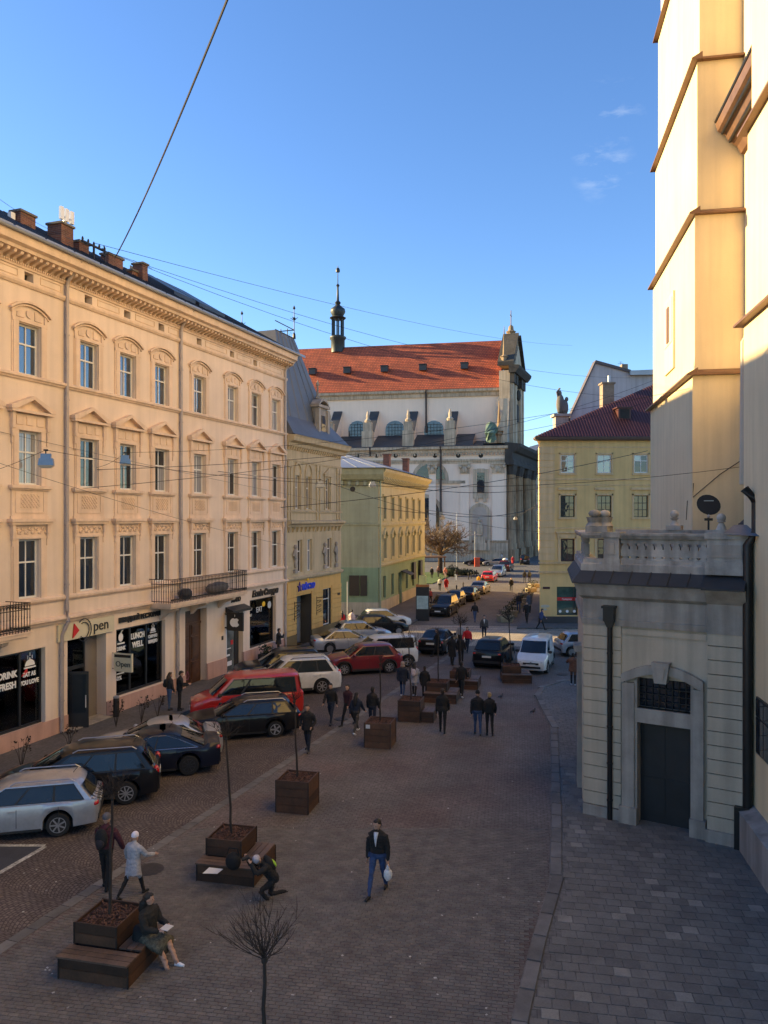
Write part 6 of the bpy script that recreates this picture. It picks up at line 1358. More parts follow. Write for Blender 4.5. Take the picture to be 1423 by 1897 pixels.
        if len(ws) > 1 or T.get('chrome'):
            fa, fb_ = 1 - ws[-1][1] - .01, 1 - ws[0][0] + .01
            p = [side_pt(fa, k0 - .05, sgn, .003), side_pt(fb_, k0 - .05, sgn, .003), side_pt(fb_, k1 + .05, sgn, .003), side_pt(fa, k1 + .05, sgn, .003)]
            if sgn > 0: p.reverse()
            MB().poly(p).build('window_trim', 'trim_black', t)
        if T.get('chrome'): MB().tube([side_pt(fa, k0 - .07, sgn, .006), side_pt(fa + .05, k1 - .25, sgn, .006), side_pt(fa + .25, k1 + .04, sgn, .008), side_pt(fb_ - .2, k1 + .05, sgn, .008), side_pt(fb_, k0 - .07, sgn, .006), side_pt(fa, k0 - .07, sgn, .006)], .013, 5).build('chrome_strip', 'chrome', t)
        # door seams, handle, sill, mirror
        for fx in ([lerp(cowl, rb, .40)] + ([lerp(cowl, rb, .72)] if len(ws) > 1 else [])): MB().box(fx - .006, fx + .006, min(sgn * (hwid - .03), sgn * (hwid + .002)), max(sgn * (hwid - .03), sgn * (hwid + .002)), .34, belt - .1).build('door_seam', 'trim_black', t)
        for fx in ([lerp(cowl, rb, .36)] + ([lerp(cowl, rb, .66)] if len(ws) > 1 else [])): y = sgn * hwid * .995; MB().box(fx - .09, fx + .09, min(y, y + sgn * .025), max(y, y + sgn * .025), belt - .17, belt - .13).build('door_handle', mat, t)
        y = sgn * (hwid * .99 if not T.get('clad') else hwid * 1.0); MB().box(xr_ + r + .1, xf - r - .1, min(y - sgn * .1, y + sgn * .008), max(y - sgn * .1, y + sgn * .008), .21, .33 if T.get('clad') else .27).build('sill', 'trim_black', t)
        mx_ = cowl - .32; MB().blob((mx_, sgn * (hwid + .06), belt + .07), (.09, .13, .085), 10, 6).build('mirror', mat if kind not in ('panelvan', 'bus') else 'trim_black', t, 180)
        if T.get('rail'): MB().tube([(rr + .12, sgn * (hr_ - .02), Hh - .07), (rr + .25, sgn * (hr_ - .03), Hh + .01), (rf - .35, sgn * (hr_ - .03), Hh + .01), (rf - .2, sgn * (hr_ - .02), Hh - .06)], .018, 6).build('roof_rail', 'alloy' if kind != 'suv' else 'trim_black', t)
        # lamps
        tall = kind in ('bus', 'combi', 'panelvan', 'minivan', 'suv')
        MB().blob((L / 2 - .20, sgn * (hwid * .76 - .08), T['nose'] - .10), (.20, .17, .085), 12, 7).build('headlight', 'lamp_clear', t, 180)
        MB().blob((-L / 2 + .09, sgn * (hwid * .81 - .05), deck - (.14 if not tall else .10)), (.10, .15 if not tall else .12, .10 if not tall else .17), 12, 7).build('taillight', 'lamp_red', t, 180)
        for w_ in (xf, xr_):
            wm = MB(); wm.lathe([(r * .62, -.10), (r * .93, -.10), (r, -.06), (r, .06), (r * .93, .10), (r * .62, .10)], 22, axis='y')
            wo = wm.build('wheel', 'rubber', t, 35, (w_, sgn * (hwid - .115), r))
            rm_ = MB(); yo = sgn * .075
            rm_.lathe([(r * .66, min(yo, yo + sgn * .03)), (r * .66, max(yo, yo + sgn * .03)), (r * .60, max(yo, yo + sgn * .03) if sgn > 0 else max(yo, yo + sgn * .03)), (r * .60, min(yo, yo + sgn * .03))], 22, axis='y')
            for q in range(spokes):
                aa = 2 * math.pi * q / spokes; rm_.obox((r * .33 * math.cos(aa), yo + sgn * .02, r * .33 * math.sin(aa)), (r * .60, .025, r * (.9 / spokes)), ry=-aa)
            rm_.lathe([(r * .16, yo - .03), (r * .16, yo + .03)], 12, axis='y'); rm_.build('rim', rim, wo)
            MB().lathe([(r * .62, -.015 + sgn * .045), (r * .62, .015 + sgn * .045)], 16, axis='y').build('brake_disc', 'trim_black', wo)
            if T.get('clad'):
                ar = MB(); n = 12
                for q in range(n):
                    a0, a1 = math.pi * q / n, math.pi * (q + 1) / n; yy = sorted((sgn * (hwid - .06), sgn * (hwid + .012)))
                    ar.prism([(w_ + (r + .055) * math.cos(a0), r + (r + .055) * math.sin(a0)), (w_ + (r + .055) * math.cos(a1), r + (r + .055) * math.sin(a1)), (w_ + (r + .13) * math.cos(a1), r + (r + .13) * math.sin(a1)), (w_ + (r + .13) * math.cos(a0), r + (r + .13) * math.sin(a0))], yy[0], yy[1], 'y')
                ar.build('wheel_arch', 'trim_black' if kind in ('crossover', 'panelvan', 'combi') else mat, t)
    def glassgrid(name, xa, xb, bow, sg, kk0=.10, kk1=.93):
        rows = []
        for k in (kk0, (kk0 + kk1) / 2, kk1):
            hw = lerp(hb_, hr_, k) * .90; row = []
            for q in range(7): y = -hw + 2 * hw * q / 6; row.append((lerp(xa, xb, k) + sg * (bow * (1 - (y / (hw / .9)) ** 2) + .012), y, lerp(z0, z1, k)))
            rows.append(row)
        o = MB(); v = [p for q in rows for p in q]; f = [(i * 7 + j, i * 7 + j + 1, (i + 1) * 7 + j + 1, (i + 1) * 7 + j) for i in range(2) for j in range(6)]
        o.add(v, f if sg > 0 else [tuple(reversed(q)) for q in f]); o.build(name, 'car_glass', t, 180)
    glassgrid('windshield', cowl, rf, bw, 1)
    if kind != 'panelvan' or True: glassgrid('rear_window', rb, rr, .05, -1, .22 if 'deck' not in T else .08, .88)
    x = L / 2
    MB().box(x - .06, x + .008, -hwid * .5, hwid * .5, T['nose'] - .24, T['nose'] - .13).build('grille', 'trim_black', t); MB().box(x - .08, x + .012, -hwid * .62, hwid * .62, .36, .47).build('lower_grille', 'trim_black', t)
    MB().box(x - .02, x + .022, -.26, .26, .48, .59).build('number_plate', 'plate_white', t); MB().box(x - .02, x + .014, -.05, .05, T['nose'] - .16, T['nose'] - .09).build('badge', 'chrome', t)
    zp = .80 if 'deck' in T or kind in ('wagon', 'hatch') else .78
    MB().box(-x - .022, -x + .02, -.26, .26, zp - .1, zp + .01).build('number_plate', 'plate_white', t); MB().box(-x - .012, -x + .06, -hwid * .84, hwid * .84, .36, .50).build('rear_bumper', 'trim_black', t)
    MB().box(-L / 2 + .5, L / 2 - .5, -hwid + .25, hwid - .25, .16, .34).build('underbody', 'trim_black', t)
    MB().tube([(-L / 2 + T['rr'] + .25, 0, Hh - .02), (-L / 2 + T['rr'] + .12, 0, Hh + .14)], .008, 4).build('aerial', 'trim_black', t)
    if roofbox: MB().blob(((rf + rr) / 2, 0, Hh + .14), ((rf - rr) * .42, .42, .2), 14, 8).build('roof_box', 'frame_white', t, 180)
    return t
paint('paint_silver', (.42, .43, .46), .55); paint('paint_black', (.010, .010, .012)); paint('paint_navy', (.008, .011, .024)); paint('paint_red', (.40, .02, .018)); paint('paint_white', (.62, .62, .60)); paint('paint_maroon', (.17, .010, .016)); paint('paint_grey', (.22, .22, .22), .5); paint('paint_bluegrey', (.36, .40, .47), .5); paint('paint_brightred', (.5, .02, .02)); paint('paint_darkred', (.08, .012, .014)); paint('paint_beige', (.33, .30, .25), .5)
HD = 195
make_car('silver estate car nearest the camera, cut by the left edge', 'wagon', 'paint_silver', G(107, 1552), HD, spokes=7)
make_car('black people carrier parked behind the nearest silver estate car', 'minivan', 'paint_black', G(233, 1492), HD, spokes=9)
make_car('dark navy fastback saloon with chrome window line', 'fastback', 'paint_navy', G(350, 1438), HD, rim='alloy_dark', spokes=9)
x, y = G(410, 1396); make_car('silver saloon between the navy fastback and the black estate', 'sedan', 'paint_silver', (x, y), HD + 2, at='rear', rim='alloy')
make_car('black estate car in front of the red van', 'wagon', 'paint_black', G(511, 1367), HD, spokes=5)
make_car('bright red passenger van with dark windows', 'bus', 'paint_red', (-3.7, 34.2), HD, at='rear', cat='van')
make_car('white sport utility car beside the red van', 'suv', 'paint_white', G(597, 1286), HD, spokes=7)
make_car('black sport utility car mostly hidden behind the white one', 'suv', 'paint_black', (-3.1, 41.2), HD, at='rear')
make_car('dark red small crossover with black wheel arches', 'crossover', 'paint_maroon', G(722, 1248), HD, rim='alloy', spokes=8)
make_car('white passenger van behind the dark red crossover', 'combi', 'paint_white', G(768, 1230), HD, at='rear', cat='van')
make_car('pale silver saloon facing right by the mustard shop front', 'sedan', 'paint_silver', (G(580, 1204)[0], 49.5), 15, at='rear')
make_car('grey silver hatchback, second from the mustard shop front', 'hatch', 'paint_bluegrey', (-3.5, 53.2), 15, at='rear')
make_car('black hatchback between the silver and the white hatchbacks', 'hatch', 'paint_black', (-2.2, 56.6), 15, at='rear')
make_car('white hatchback facing right by the green house corner', 'hatch', 'paint_white', (-1.9, 60.3), 12, at='rear')
make_car('black saloon seen from behind, waiting at the crossing', 'sedan', 'paint_black', (G(797, 1216)[0], 48.2), 72, at='rear', group='cars standing at the crossing')
make_car('black sport utility car seen from behind, left of the white delivery van', 'crossover', 'paint_black', (G(902, 1242)[0], 43.8), 70, at='rear', group='cars standing at the crossing')
make_car('white delivery van facing the camera beside a planter bench', 'panelvan', 'paint_white', (G(984, 1252)[0], 42.3), 251, at='front', cat='van', rim='alloy')
make_car('blue silver hatchback half hidden by the chapel corner', 'hatch', 'paint_bluegrey', G(1060, 1218), 4, at='rwr', group='cars standing at the crossing')
g2 = 'cars along the far street'
make_car('black sport utility car facing the camera at the head of the far row', 'suv', 'paint_black', (G(811, 1145)[0], 66.5), 252, at='front', group=g2)
make_car('dark blue car second in the far row', 'hatch', 'paint_navy', (G(835, 1130)[0], 73.5), 252, at='front', group=g2)
make_car('black saloon third in the far row, seen from behind', 'sedan', 'paint_black', (G(862, 1117)[0], 78.5), 72, at='rear', group=g2)
make_car('grey beige saloon fourth in the far row', 'sedan', 'paint_beige', (G(880, 1100)[0], 86.0), 72, at='rear', group=g2)
make_car('bright red hatchback in the far row', 'hatch', 'paint_brightred', (G(903, 1080)[0], 102.0), 72, at='rear', group=g2)
make_car('silver people carrier behind the bright red hatchback', 'minivan', 'paint_silver', (G(920, 1071)[0], 111.0), 252, at='front', group=g2)
make_car('dark red sport utility car with a white roof box, far up the street', 'suv', 'paint_darkred', (G(936, 1061)[0], 122.0), 72, at='rear', group=g2, roofbox=True)
make_car('black saloon parked across the church wall, far left', 'sedan', 'paint_black', (G(877, 1045)[0], 138.0), 178, at='c', group=g2)
make_car('grey saloon parked across the church wall, right of the red post', 'sedan', 'paint_grey', (G(912, 1046)[0], 137.0), 175, at='c', group=g2)
make_car('black passenger van seen from behind at the church corner', 'combi', 'paint_black', (G(971, 1046)[0], 140.0), 82, at='rear', group=g2, cat='van')
# ================================================================ wooden planters with young bare trees
M('planter_wood', (0.085, 0.040, 0.020), 0.6, 0.35, 2.0, 0.2, 30, rnd=0.5, fine=0.15, fscale=25)
M('planter_top', (0.13, 0.085, 0.06), 0.55, 0.3, 3.0, 0.2, 30, rnd=0.25, fine=0.15, fscale=25)
M('planter_post', (0.02, 0.014, 0.011), 0.6, 0.2, 3)
M('bark_chip', (0.085, 0.035, 0.022), 0.9, 0.5, 6, 0.5, 40, col2=(0.16, 0.08, 0.055)); M('soil', (0.03, 0.017, 0.012), 0.95, 0.4, 8, 0.6, 40)
M('bark', (0.032, 0.024, 0.020), 0.9, 0.3, 6, 0.3, 40)
GZ = 0.014
chip_mb = MB()
rc = random.Random(3)
for k in range(260):
    x, y = rc.uniform(-.44, .44), rc.uniform(-.44, .44); chip_mb.obox((x, y, rc.uniform(0, .035)), (rc.uniform(.03, .09), rc.uniform(.02, .05), .012), rc.uniform(0, 6), rc.uniform(-.6, .6), rc.uniform(-.6, .6))
CHIPS = chip_mb.mesh('bark_mulch', 'bark_chip')
PLK = {}
def plank(L, h, th, mat='planter_wood'):
    k = (round(L, 2), round(h, 3), th, mat)
    if k not in PLK: PLK[k] = MB().box(-L / 2, L / 2, -th / 2, th / 2, .006, h - .006).mesh('plank', mat)
    return PLK[k]
def crate(t, x0, x1, y0, y1, z0, z1, n, posts=True):
    h = (z1 - z0) / n
    for k in range(n):
        put('plank', plank(x1 - x0, h, .03), t, ((x0 + x1) / 2, y0 + .015, z0 + k * h)); put('plank', plank(x1 - x0, h, .03), t, ((x0 + x1) / 2, y1 - .015, z0 + k * h))
        put('plank', plank(y1 - y0 - .062, h, .03), t, (x0 + .015, (y0 + y1) / 2, z0 + k * h), math.pi / 2); put('plank', plank(y1 - y0 - .062, h, .03), t, (x1 - .015, (y0 + y1) / 2, z0 + k * h), math.pi / 2)
    for x in (x0, x1):
        for y in (y0, y1): MB().box(x - .014, x + .014, y - .014, y + .014, z0 + .002, z1).build('corner_post', 'planter_post', t)
def planter(label, corner, rz, seat=None, hgt=.92, side=1.0, plate=False, tree=None):
    """corner: ground point of the nearest bottom corner. seat: None, 'L' (two sides), 'R' (one side)."""
    a = R(rz); c, s = math.cos(a), math.sin(a)
    bw = side
    wx = side + (.5 if seat in ('L', 'R') else 0); wy = side + (.45 if seat == 'L' else 0)
    # local: near corner at (+wx/2.., -wy/2); body sits to the back left
    t = thing('planter', label, 'planter', (corner[0], corner[1], GZ), a, 'wooden planters down the plaza')
    if seat == 'L':
        crate(t, -wx, 0, 0, wy, 0, .42, 2); bx0, bx1, by0, by1, bz = -wx + .04, -.5, .42, wy - .02, .45
        for k in range(3): put('seat_board', plank(wx + .03, .145, .035, 'planter_top'), t, (-wx / 2, .07 + k * .148, .438)).rotation_euler = (R(90), 0, 0)
        for k in range(3): o = put('seat_board', plank(wy - .47, .155, .035, 'planter_top'), t, (-.46 + k * .16 - .02, (wy + .45) / 2, .438)); o.rotation_euler = (R(90), 0, R(90))
        crate(t, bx0, bx1, by0, by1, .45, hgt, 2)
    elif seat == 'R':
        crate(t, -wx, -.55, 0, wy, 0, hgt, 4); crate(t, -.52, 0, .1, wy, 0, .42, 2); bx0, bx1, by0, by1 = -wx, -.55, 0, wy
        for k in range(3): o = put('seat_board', plank(wy - .1, .165, .035, 'planter_top'), t, (-.5 + k * .17, (wy + .1) / 2, .438)); o.rotation_euler = (R(90), 0, R(90))
    else:
        crate(t, -wx, 0, 0, wy, 0, hgt, 4); bx0, bx1, by0, by1 = -wx, 0, 0, wy
    MB().box(bx0 + .03, bx1 - .03, by0 + .03, by1 - .03, .2, hgt - .06).build('soil', 'soil', t)
    o = put('bark_mulch', CHIPS, t, ((bx0 + bx1) / 2, (by0 + by1) / 2, hgt - .06)); o.scale = ((bx1 - bx0 - .06) / .98, (by1 - by0 - .06) / .98, 1); o['kind'] = 'stuff'
    if plate: MB().box(-wx + .06, -wx + .22, -.012, .0, hgt - .22, hgt - .08).build('notice', 'plate_white', t)
    ctr = ((bx0 + bx1) / 2, (by0 + by1) / 2); wxp = (corner[0] + ctr[0] * c - ctr[1] * s, corner[1] + ctr[0] * s + ctr[1] * c)
    return wxp + (GZ + hgt - .08,)
def ball_tree(label, base, trunk, rad, n=26, lean=(0, 0), seed=0, twigs=3, up=.55, thick=.010):
    rn = random.Random(seed); t = thing('young_tree', label, 'tree', base, 0, 'young bare trees in planters')
    top = Vector((lean[0], lean[1], trunk)); pts = [Vector((0, 0, 0)) + (top * (k / 7)) + Vector((rn.uniform(-.015, .015), rn.uniform(-.015, .015), 0)) * (1 if 0 < k < 7 else 0) for k in range(8)]
    MB().tube(pts, [.034 - .010 * k / 7 for k in range(8)], 7).blob(top, (.045, .045, .06), 7, 5).build('trunk', 'bark', t, 60)
    cr = MB()
    def branch(p, d, L, r, lev):
        q = [p]; dd = d.copy()
        for k in range(4):
            dd = (dd + Vector((rn.uniform(-.2, .2), rn.uniform(-.2, .2), rn.uniform(-.02, .22)))).normalized(); q.append(q[-1] + dd * L / 4)
        cr.tube(q, [r, r * .85, r * .7, r * .5, r * .3], 4)
        if lev > 0:
            for k in range(rn.randint(2, 4)):
                i = rn.randint(1, 3); nd = (dd + Vector((rn.gauss(0, .55), rn.gauss(0, .55), rn.gauss(.1, .4)))).normalized(); branch(q[i], nd, L * rn.uniform(.4, .65), r * .6, lev - 1)
    for k in range(n):
        z = rn.uniform(-.25, 1); a = rn.uniform(0, 6.283); s_ = math.sqrt(max(0.05, 1 - z * z)); d = Vector((s_ * math.cos(a), s_ * math.sin(a), z * .9 + up * .5)).normalized()
        branch(top + Vector((0, 0, rn.uniform(-.05, .1))), d, rad * rn.uniform(.6, 1.15), thick, twigs - 1)
    cr.build('crown', 'bark', t)
    return t
PA = -13
w1 = planter('planter bench nearest the camera with a woman sitting on it', G(237, 1834), PA, 'L', .86, .95)
w2 = planter('second planter bench with a dark bag on its seat', G(470, 1645), PA, 'L', .86, .95)
w3 = planter('plain tall planter box without a bench, right of the second bench', G(571, 1511), PA, None, .95, 1.0)
w4 = planter('planter box with a small white notice on its front', G(723, 1389), PA, None, .95, 1.0, plate=True)
w5 = planter('planter with a low seat on its right, beside the three standing friends', G(802, 1341), PA, 'R', .9, 1.0)
w6 = planter('planter bench behind the three standing friends', G(845, 1305), PA, 'L', .85, 1.0)
w7 = planter('planter with a seat right of it, behind the man in black', G(885, 1279), PA, 'L', .82, 1.0)
w8 = planter('planter bench in front of the white delivery van', G(985, 1267), -4, 'L', .82, 1.0)
ball_tree('thin young tree in the nearest planter bench', w1, 2.35, .5, 26, seed=1, lean=(.06, 0), twigs=3)
ball_tree('thin young tree in the second planter bench', w2, 2.4, .45, 16, seed=2, lean=(-.14, 0), twigs=3)
ball_tree('thin young tree in the plain tall planter box', w3, 2.3, .4, 10, seed=3, lean=(-.1, 0), twigs=2)
ball_tree('thin young tree in the planter box with the notice', w4, 2.2, .4, 10, seed=4, twigs=2)
ball_tree('thin young tree beside the three standing friends', w5, 2.3, .6, 22, seed=5, lean=(-.1, 0))
ball_tree('thin young tree behind the three standing friends', w6, 2.3, .35, 10, seed=6, twigs=2)
ball_tree('thin young tree behind the man in black', w7, 2.4, .6, 22, seed=7)
ball_tree('thin young tree before the white delivery van', w8, 2.4, .6, 22, seed=8, lean=(-.1, 0))
x, y = AT(490, 1790, 9.9)[:2]
w9 = planter('planter box below the nearest bare round tree', (x + .45, y - .55), PA, None, .9, 1.0)
ball_tree('bare round headed tree in the foreground, nearest the camera', (x, y, .85), 2.15, .70, 24, seed=9, twigs=3, lean=(0, 0), up=1.3, thick=.0075)
# ================================================================ people (local frame: facing +x, left hand towards +y)
FAB = {}
def fabric(col, rough=.85):
    k = tuple(round(c, 3) for c in col) + (rough,)
    if k not in FAB: FAB[k] = M('fabric_%d' % len(FAB), col, rough, .22, 9, .35, 45, fine=.12, fscale=90)
    return FAB[k]
M('skin', (.46, .27, .19), .55, .08, 12); M('skin_tan', (.36, .20, .13), .55, .08, 12)
M('hair_black', (.012, .010, .009), .6, .3, 20); M('hair_brown', (.035, .02, .012), .6, .3, 20); M('hair_blond', (.36, .25, .12), .6, .3, 20); M('shoe_white', (.72, .73, .76), .6, .1, 9); M('shoe_black', (.012, .012, .013), .5, .2, 9)
WALK = dict(legs=((26, 6), (-20, 16)), arms=((-20, 7, 12), (22, 7, 24)))
WALK2 = dict(legs=((-18, 14), (24, 6)), arms=((20, 7, 22), (-20, 7, 12)))
STEP = dict(legs=((12, 4), (-12, 12)), arms=((-8, 7, 10), (10, 7, 16)))
STAND = dict(legs=((3, 3), (-3, 3)), arms=((2, 8, 12), (3, 8, 15)))
POCKET = dict(legs=((10, 5), (-10, 10)), arms=((-12, 20, 62), (-12, 20, 62)))
PENDING = []
def person(label, pos, heading, h=1.75, top=(.012, .012, .014), bottom=(.012, .014, .02), shoes='shoe_black', skin='skin', hair='hair_black', style='short', hat=(.2, .2, .2), coat=0.0, bulk=.02, lean=2.0, legs=((3, 3), (-3, 3)), arms=((2, 8, 12), (3, 8, 15)), head=(0, 0), shirt=None, skirt=None, res=.013, z=GZ, group='people walking in the square', legskin=False, hemcol=None, seat=None, name='person'):
    k = h / 1.75; V = Vector
    prim = []                                        # (mesh builder call, samples, material)
    mb = MB(); samp = []                             # samples: x, y, z, r, material index
    mats = []
    def mi(m):
        m = fabric(m) if isinstance(m, tuple) else MATS[m]
        if m not in mats: mats.append(m)
        return mats.index(m)
    T_, B_, S_, K_ = mi(top), mi(bottom), mi(shoes), mi(skin)
    def tubes(pts, rs, m, n=10, flat=1.0):
        mb.tube(pts, list(rs), n, 0, flat)
        for (p, q, a, b) in zip(pts, pts[1:], rs, rs[1:]):
            for t in np.linspace(0, 1, 7): w_ = V(p).lerp(V(q), t); samp.append((w_.x, w_.y, w_.z, a + (b - a) * t, m))
    def ellip(c, r, m, pri=0.0): mb.blob(c, r, 14, 9); samp.append((c[0], c[1], c[2], (r[0] + r[1] + r[2]) / 3 + pri, m))
    # ---- legs first, so the pelvis height follows from the pose
    hipw = .092 * k; th, sh_ = .425 * k, .42 * k; pel = V((0, 0, 0)); feet = []
    LJ = []
    for sgn, (hp, kn) in zip((1, -1), legs):
        p0 = V((0, sgn * hipw, 0)); a = R(hp); p1 = p0 + V((math.sin(a), 0.0, -math.cos(a))) * th
        b = a - R(kn); p2 = p1 + V((math.sin(b), 0, -math.cos(b))) * sh_; LJ.append((p0, p1, p2, b, sgn))
    low = min(j[2].z for j in LJ); zp = -low + .085 * k
    if seat is not None: zp = seat
    up = V((math.sin(R(lean)), 0, math.cos(R(lean)))); fw = V((math.cos(R(lean)), 0, -math.sin(R(lean))))
    P = V((0, 0, zp))
    lg = B_ if not legskin else K_
    for p0, p1, p2, b, sgn in LJ:
        p0, p1, p2 = p0 + P, p1 + P, p2 + P
        tubes([p0 + V((0, 0, .03)), p0.lerp(p1, .5), p1], (.088 * k, .078 * k, .06 * k), B_ if not legskin else lg); tubes([p1, p1.lerp(p2, .35), p2], (.06 * k, .056 * k, .042 * k), lg)
        pitch = max(-.75, min(.15, b + .05)) if p2.z > .12 * k else 0.0
        fd = V((math.cos(pitch), sgn * .12, math.sin(pitch)))
        hl = p2 + V((-.045 * k, 0, -.045 * k)); toe = p2 + fd * .17 * k + V((0, 0, -.055 * k))
        tubes([hl, p2 + fd * .06 * k + V((0, 0, -.04 * k)), toe], (.042 * k, .042 * k, .032 * k), S_, 8)
    # ---- torso
    def ring(hh, rx, ry, off=0.0):
        c = P + up * hh * k + fw * off * k; return [c + fw * (rx * k * math.cos(2 * math.pi * q / 16)) + V((0, ry * k * math.sin(2 * math.pi * q / 16), 0)) for q in range(16)], c
    bk_ = bulk
    tor = [(-.07, .10, .135), (.0, .118 + bk_ * .6, .165 + bk_ * .5), (.12, .110 + bk_, .158 + bk_), (.25, .115 + bk_, .165 + bk_), (.38, .125 + bk_, .188 + bk_), (.47, .11 + bk_ * .8, .195 + bk_ * .8), (.53, .07 + bk_ * .4, .13 + bk_ * .5), (.57, .055, .065)]
    rr_ = [ring(*t) for t in tor]; mb.loft([q[0] for q in rr_])
    for (t, q) in zip(tor, rr_):
        for yy in (-.6, 0, .6): samp.append((q[1].x, q[1].y + yy * t[2] * k, q[1].z, t[1] * k, (B_ if t[0] < 0.02 and not coat else T_)))
    if coat or skirt:
        cm = T_ if coat else mi(skirt[1]); zb = coat if coat else skirt[0]
        c0 = P + up * .12 * k
        n = 5; rg = []
        for q in range(n + 1):
            t = q / n; zz = c0.z + (zb * k - c0.z) * t; rx = (.122 + bk_ + .035 * t) * k; ry = (.165 + bk_ + .04 * t) * k
            mx_ = sum(math.sin(R(l[0])) for l in legs) / 2 * .25 * t * k
            rg.append([V((c0.x * (1 - t) + mx_ + rx * math.cos(2 * math.pi * j / 16), ry * math.sin(2 * math.pi * j / 16), zz)) for j in range(16)])
            for yy in (-.6, 0, .6): samp.append((c0.x * (1 - t) + mx_, yy * ry, zz, rx, cm))
        mb.loft(rg)
    # ---- arms and hands
    hands = []
    for sgn, (f, ab, el) in zip((1, -1), arms):
        s0 = P + up * .455 * k + V((0, sgn * (.175 + bk_ * .6) * k, 0)); a, b = R(f + lean), R(ab)
        d1 = V((math.sin(a) * math.cos(b), sgn * math.sin(b), -math.cos(a) * math.cos(b))); e = s0 + d1 * .285 * k
        a2 = a + R(el); b2 = b * .35 - (R(el) * .35 if el > 55 else 0); d2 = V((math.sin(a2) * math.cos(b2), sgn * math.sin(b2), -math.cos(a2) * math.cos(b2))); w_ = e + d2 * .25 * k
        rb_ = bk_ * .55
        tubes([s0 - V((0, sgn * .03, -.0)), s0.lerp(e, .4), e], ((.068 + rb_) * k, (.058 + rb_) * k, (.048 + rb_) * k), T_); tubes([e, e.lerp(w_, .5), w_], ((.048 + rb_) * k, (.044 + rb_) * k, (.036 + rb_ * .8) * k), T_)
        # palm, four fingers, thumb
        sd = V((-d2.z, 0, d2.x)); sd = sd.normalized() if sd.length > .1 else V((1, 0, 0)); nn = d2.cross(sd).normalized()
        pc = w_ + d2 * .05 * k; tubes([w_ - d2 * .02, pc, w_ + d2 * .085 * k], (.026 * k, .034 * k, .03 * k), K_, 8, .6)
        for q, ln in zip((-.026, -.009, .009, .026), (.058, .072, .076, .066)):
            b0 = w_ + d2 * .085 * k + sd * q * k; b1 = b0 + (d2 + nn * -sgn * .25).normalized() * ln * .5 * k; b2_ = b1 + (d2 * .6 + nn * -sgn * .8).normalized() * ln * .5 * k
            tubes([b0, b1, b2_], (.0105 * k, .0098 * k, .008 * k), K_, 6)
        tubes([w_ + d2 * .03 * k + sd * .022 * k, w_ + d2 * .06 * k + sd * .048 * k, w_ + d2 * .09 * k + sd * .056 * k], (.013 * k, .012 * k, .009 * k), K_, 6)
        hands.append(w_ + d2 * .10 * k)
    # ---- neck and head
    yaw, pit = R(head[0]), R(head[1])
    nb = P + up * .53 * k; hc = nb + up * .155 * k + fw * (.02 + .05 * math.sin(pit)) * k
    tubes([nb - up * .02, hc - up * .05 * k], (.058 * k, .054 * k), K_, 10)
    hf = V((math.cos(yaw) * math.cos(pit + R(lean)), math.sin(yaw) * math.cos(pit + R(lean)), -math.sin(pit + R(lean)))); hl_ = V((-math.sin(yaw), math.cos(yaw), 0)); hu = hf.cross(hl_)
    def HP(x, y, z_): return hc + hf * x * k + hl_ * y * k + hu * z_ * k
    def hell(c, r, m, sub=mb):
        o = MB(); o.blob((0, 0, 0), r, 14, 10); sub.add([hc + hf * (c[0] + p[0]) * k + hl_ * (c[1] + p[1]) * k + hu * (c[2] + p[2]) * k for p in o.v], o.f)
        if sub is mb: w__ = HP(*c); samp.append((w__.x, w__.y, w__.z, sum(r) / 3 * k, m))
    hell((0, 0, .02), (.096, .076, .105), K_); hell((.028, 0, -.055), (.062, .055, .062), K_); hell((.095, 0, -.012), (.02, .014, .026), K_); hell((.075, 0, -.062), (.026, .028, .014), K_)
    for sgn in (1, -1): hell((-.005, sgn * .078, -.005), (.02, .012, .032), K_); hell((.07, sgn * .03, .012), (.016, .02, .012), K_)
    if shirt is not None:
        c = P + up * .55 * k; ellip(c, (.072 * k, .078 * k, .022 * k), mi(shirt), .015)
        sh = []
        for hh, wd, ff in ((.24, .006, .118), (.34, .022, .125), (.42, .036, .118), (.5, .05, .095), (.545, .055, .07)): c = P + up * hh * k + fw * (ff + bk_ + .006) * k; sh.append([c + V((0, wd * k, 0)), c + fw * .012, c - V((0, wd * k, 0)), c - fw * .02])
    if hemcol is not None: pass
    # ---- object
    t = bpy.data.objects.new('tmp_body', mb.mesh('body', mats)); C.objects.link(t)
    md = t.modifiers.new('r', 'REMESH'); md.mode = 'VOXEL'; md.voxel_size = res; md.use_smooth_shade = True
    m2 = t.modifiers.new('s', 'SMOOTH'); m2.factor = .5; m2.iterations = 2
    root = tag(bpy.data.objects.new(name, None), label, 'person', group); C.objects.link(root); root.empty_display_size = .2
    root.location = (pos[0], pos[1], z); root.rotation_euler = (0, 0, R(heading))
    PENDING.append((t, root, mats, np.array(samp)))
    # ---- hair, hat
    if shirt is not None: s_ = MB(); s_.loft(sh); s_.build('shirt_front', fabric(shirt), root, 180)
    def sub(name_, shapes, mat, extra=None):
        s_ = MB()
        for c, r in shapes: hell(c, r, 0, s_)
        if extra: extra(s_)
        return s_.build(name_, mat if not isinstance(mat, tuple) else fabric(mat), root, 180)
    if style in ('short', 'long', 'bun'): sub('hair', [((-.022, 0, .045), (.092, .084, .093)), ((.028, 0, .095), (.062, .06, .036)), ((-.05, 0, .0), (.062, .08, .085))], hair)
    if style == 'long':
        s_ = MB(); pts = [HP(-.05, 0, .03), HP(-.085, 0, -.08), HP(-.10, 0, -.2), hc - up * .34 * k - fw * .13 * k, hc - up * .44 * k - fw * .12 * k]; s_.tube(pts, [.085 * k, .098 * k, .095 * k, .075 * k, .04 * k], 12, 0, 1.0); s_.build('long_hair', hair, root, 180)
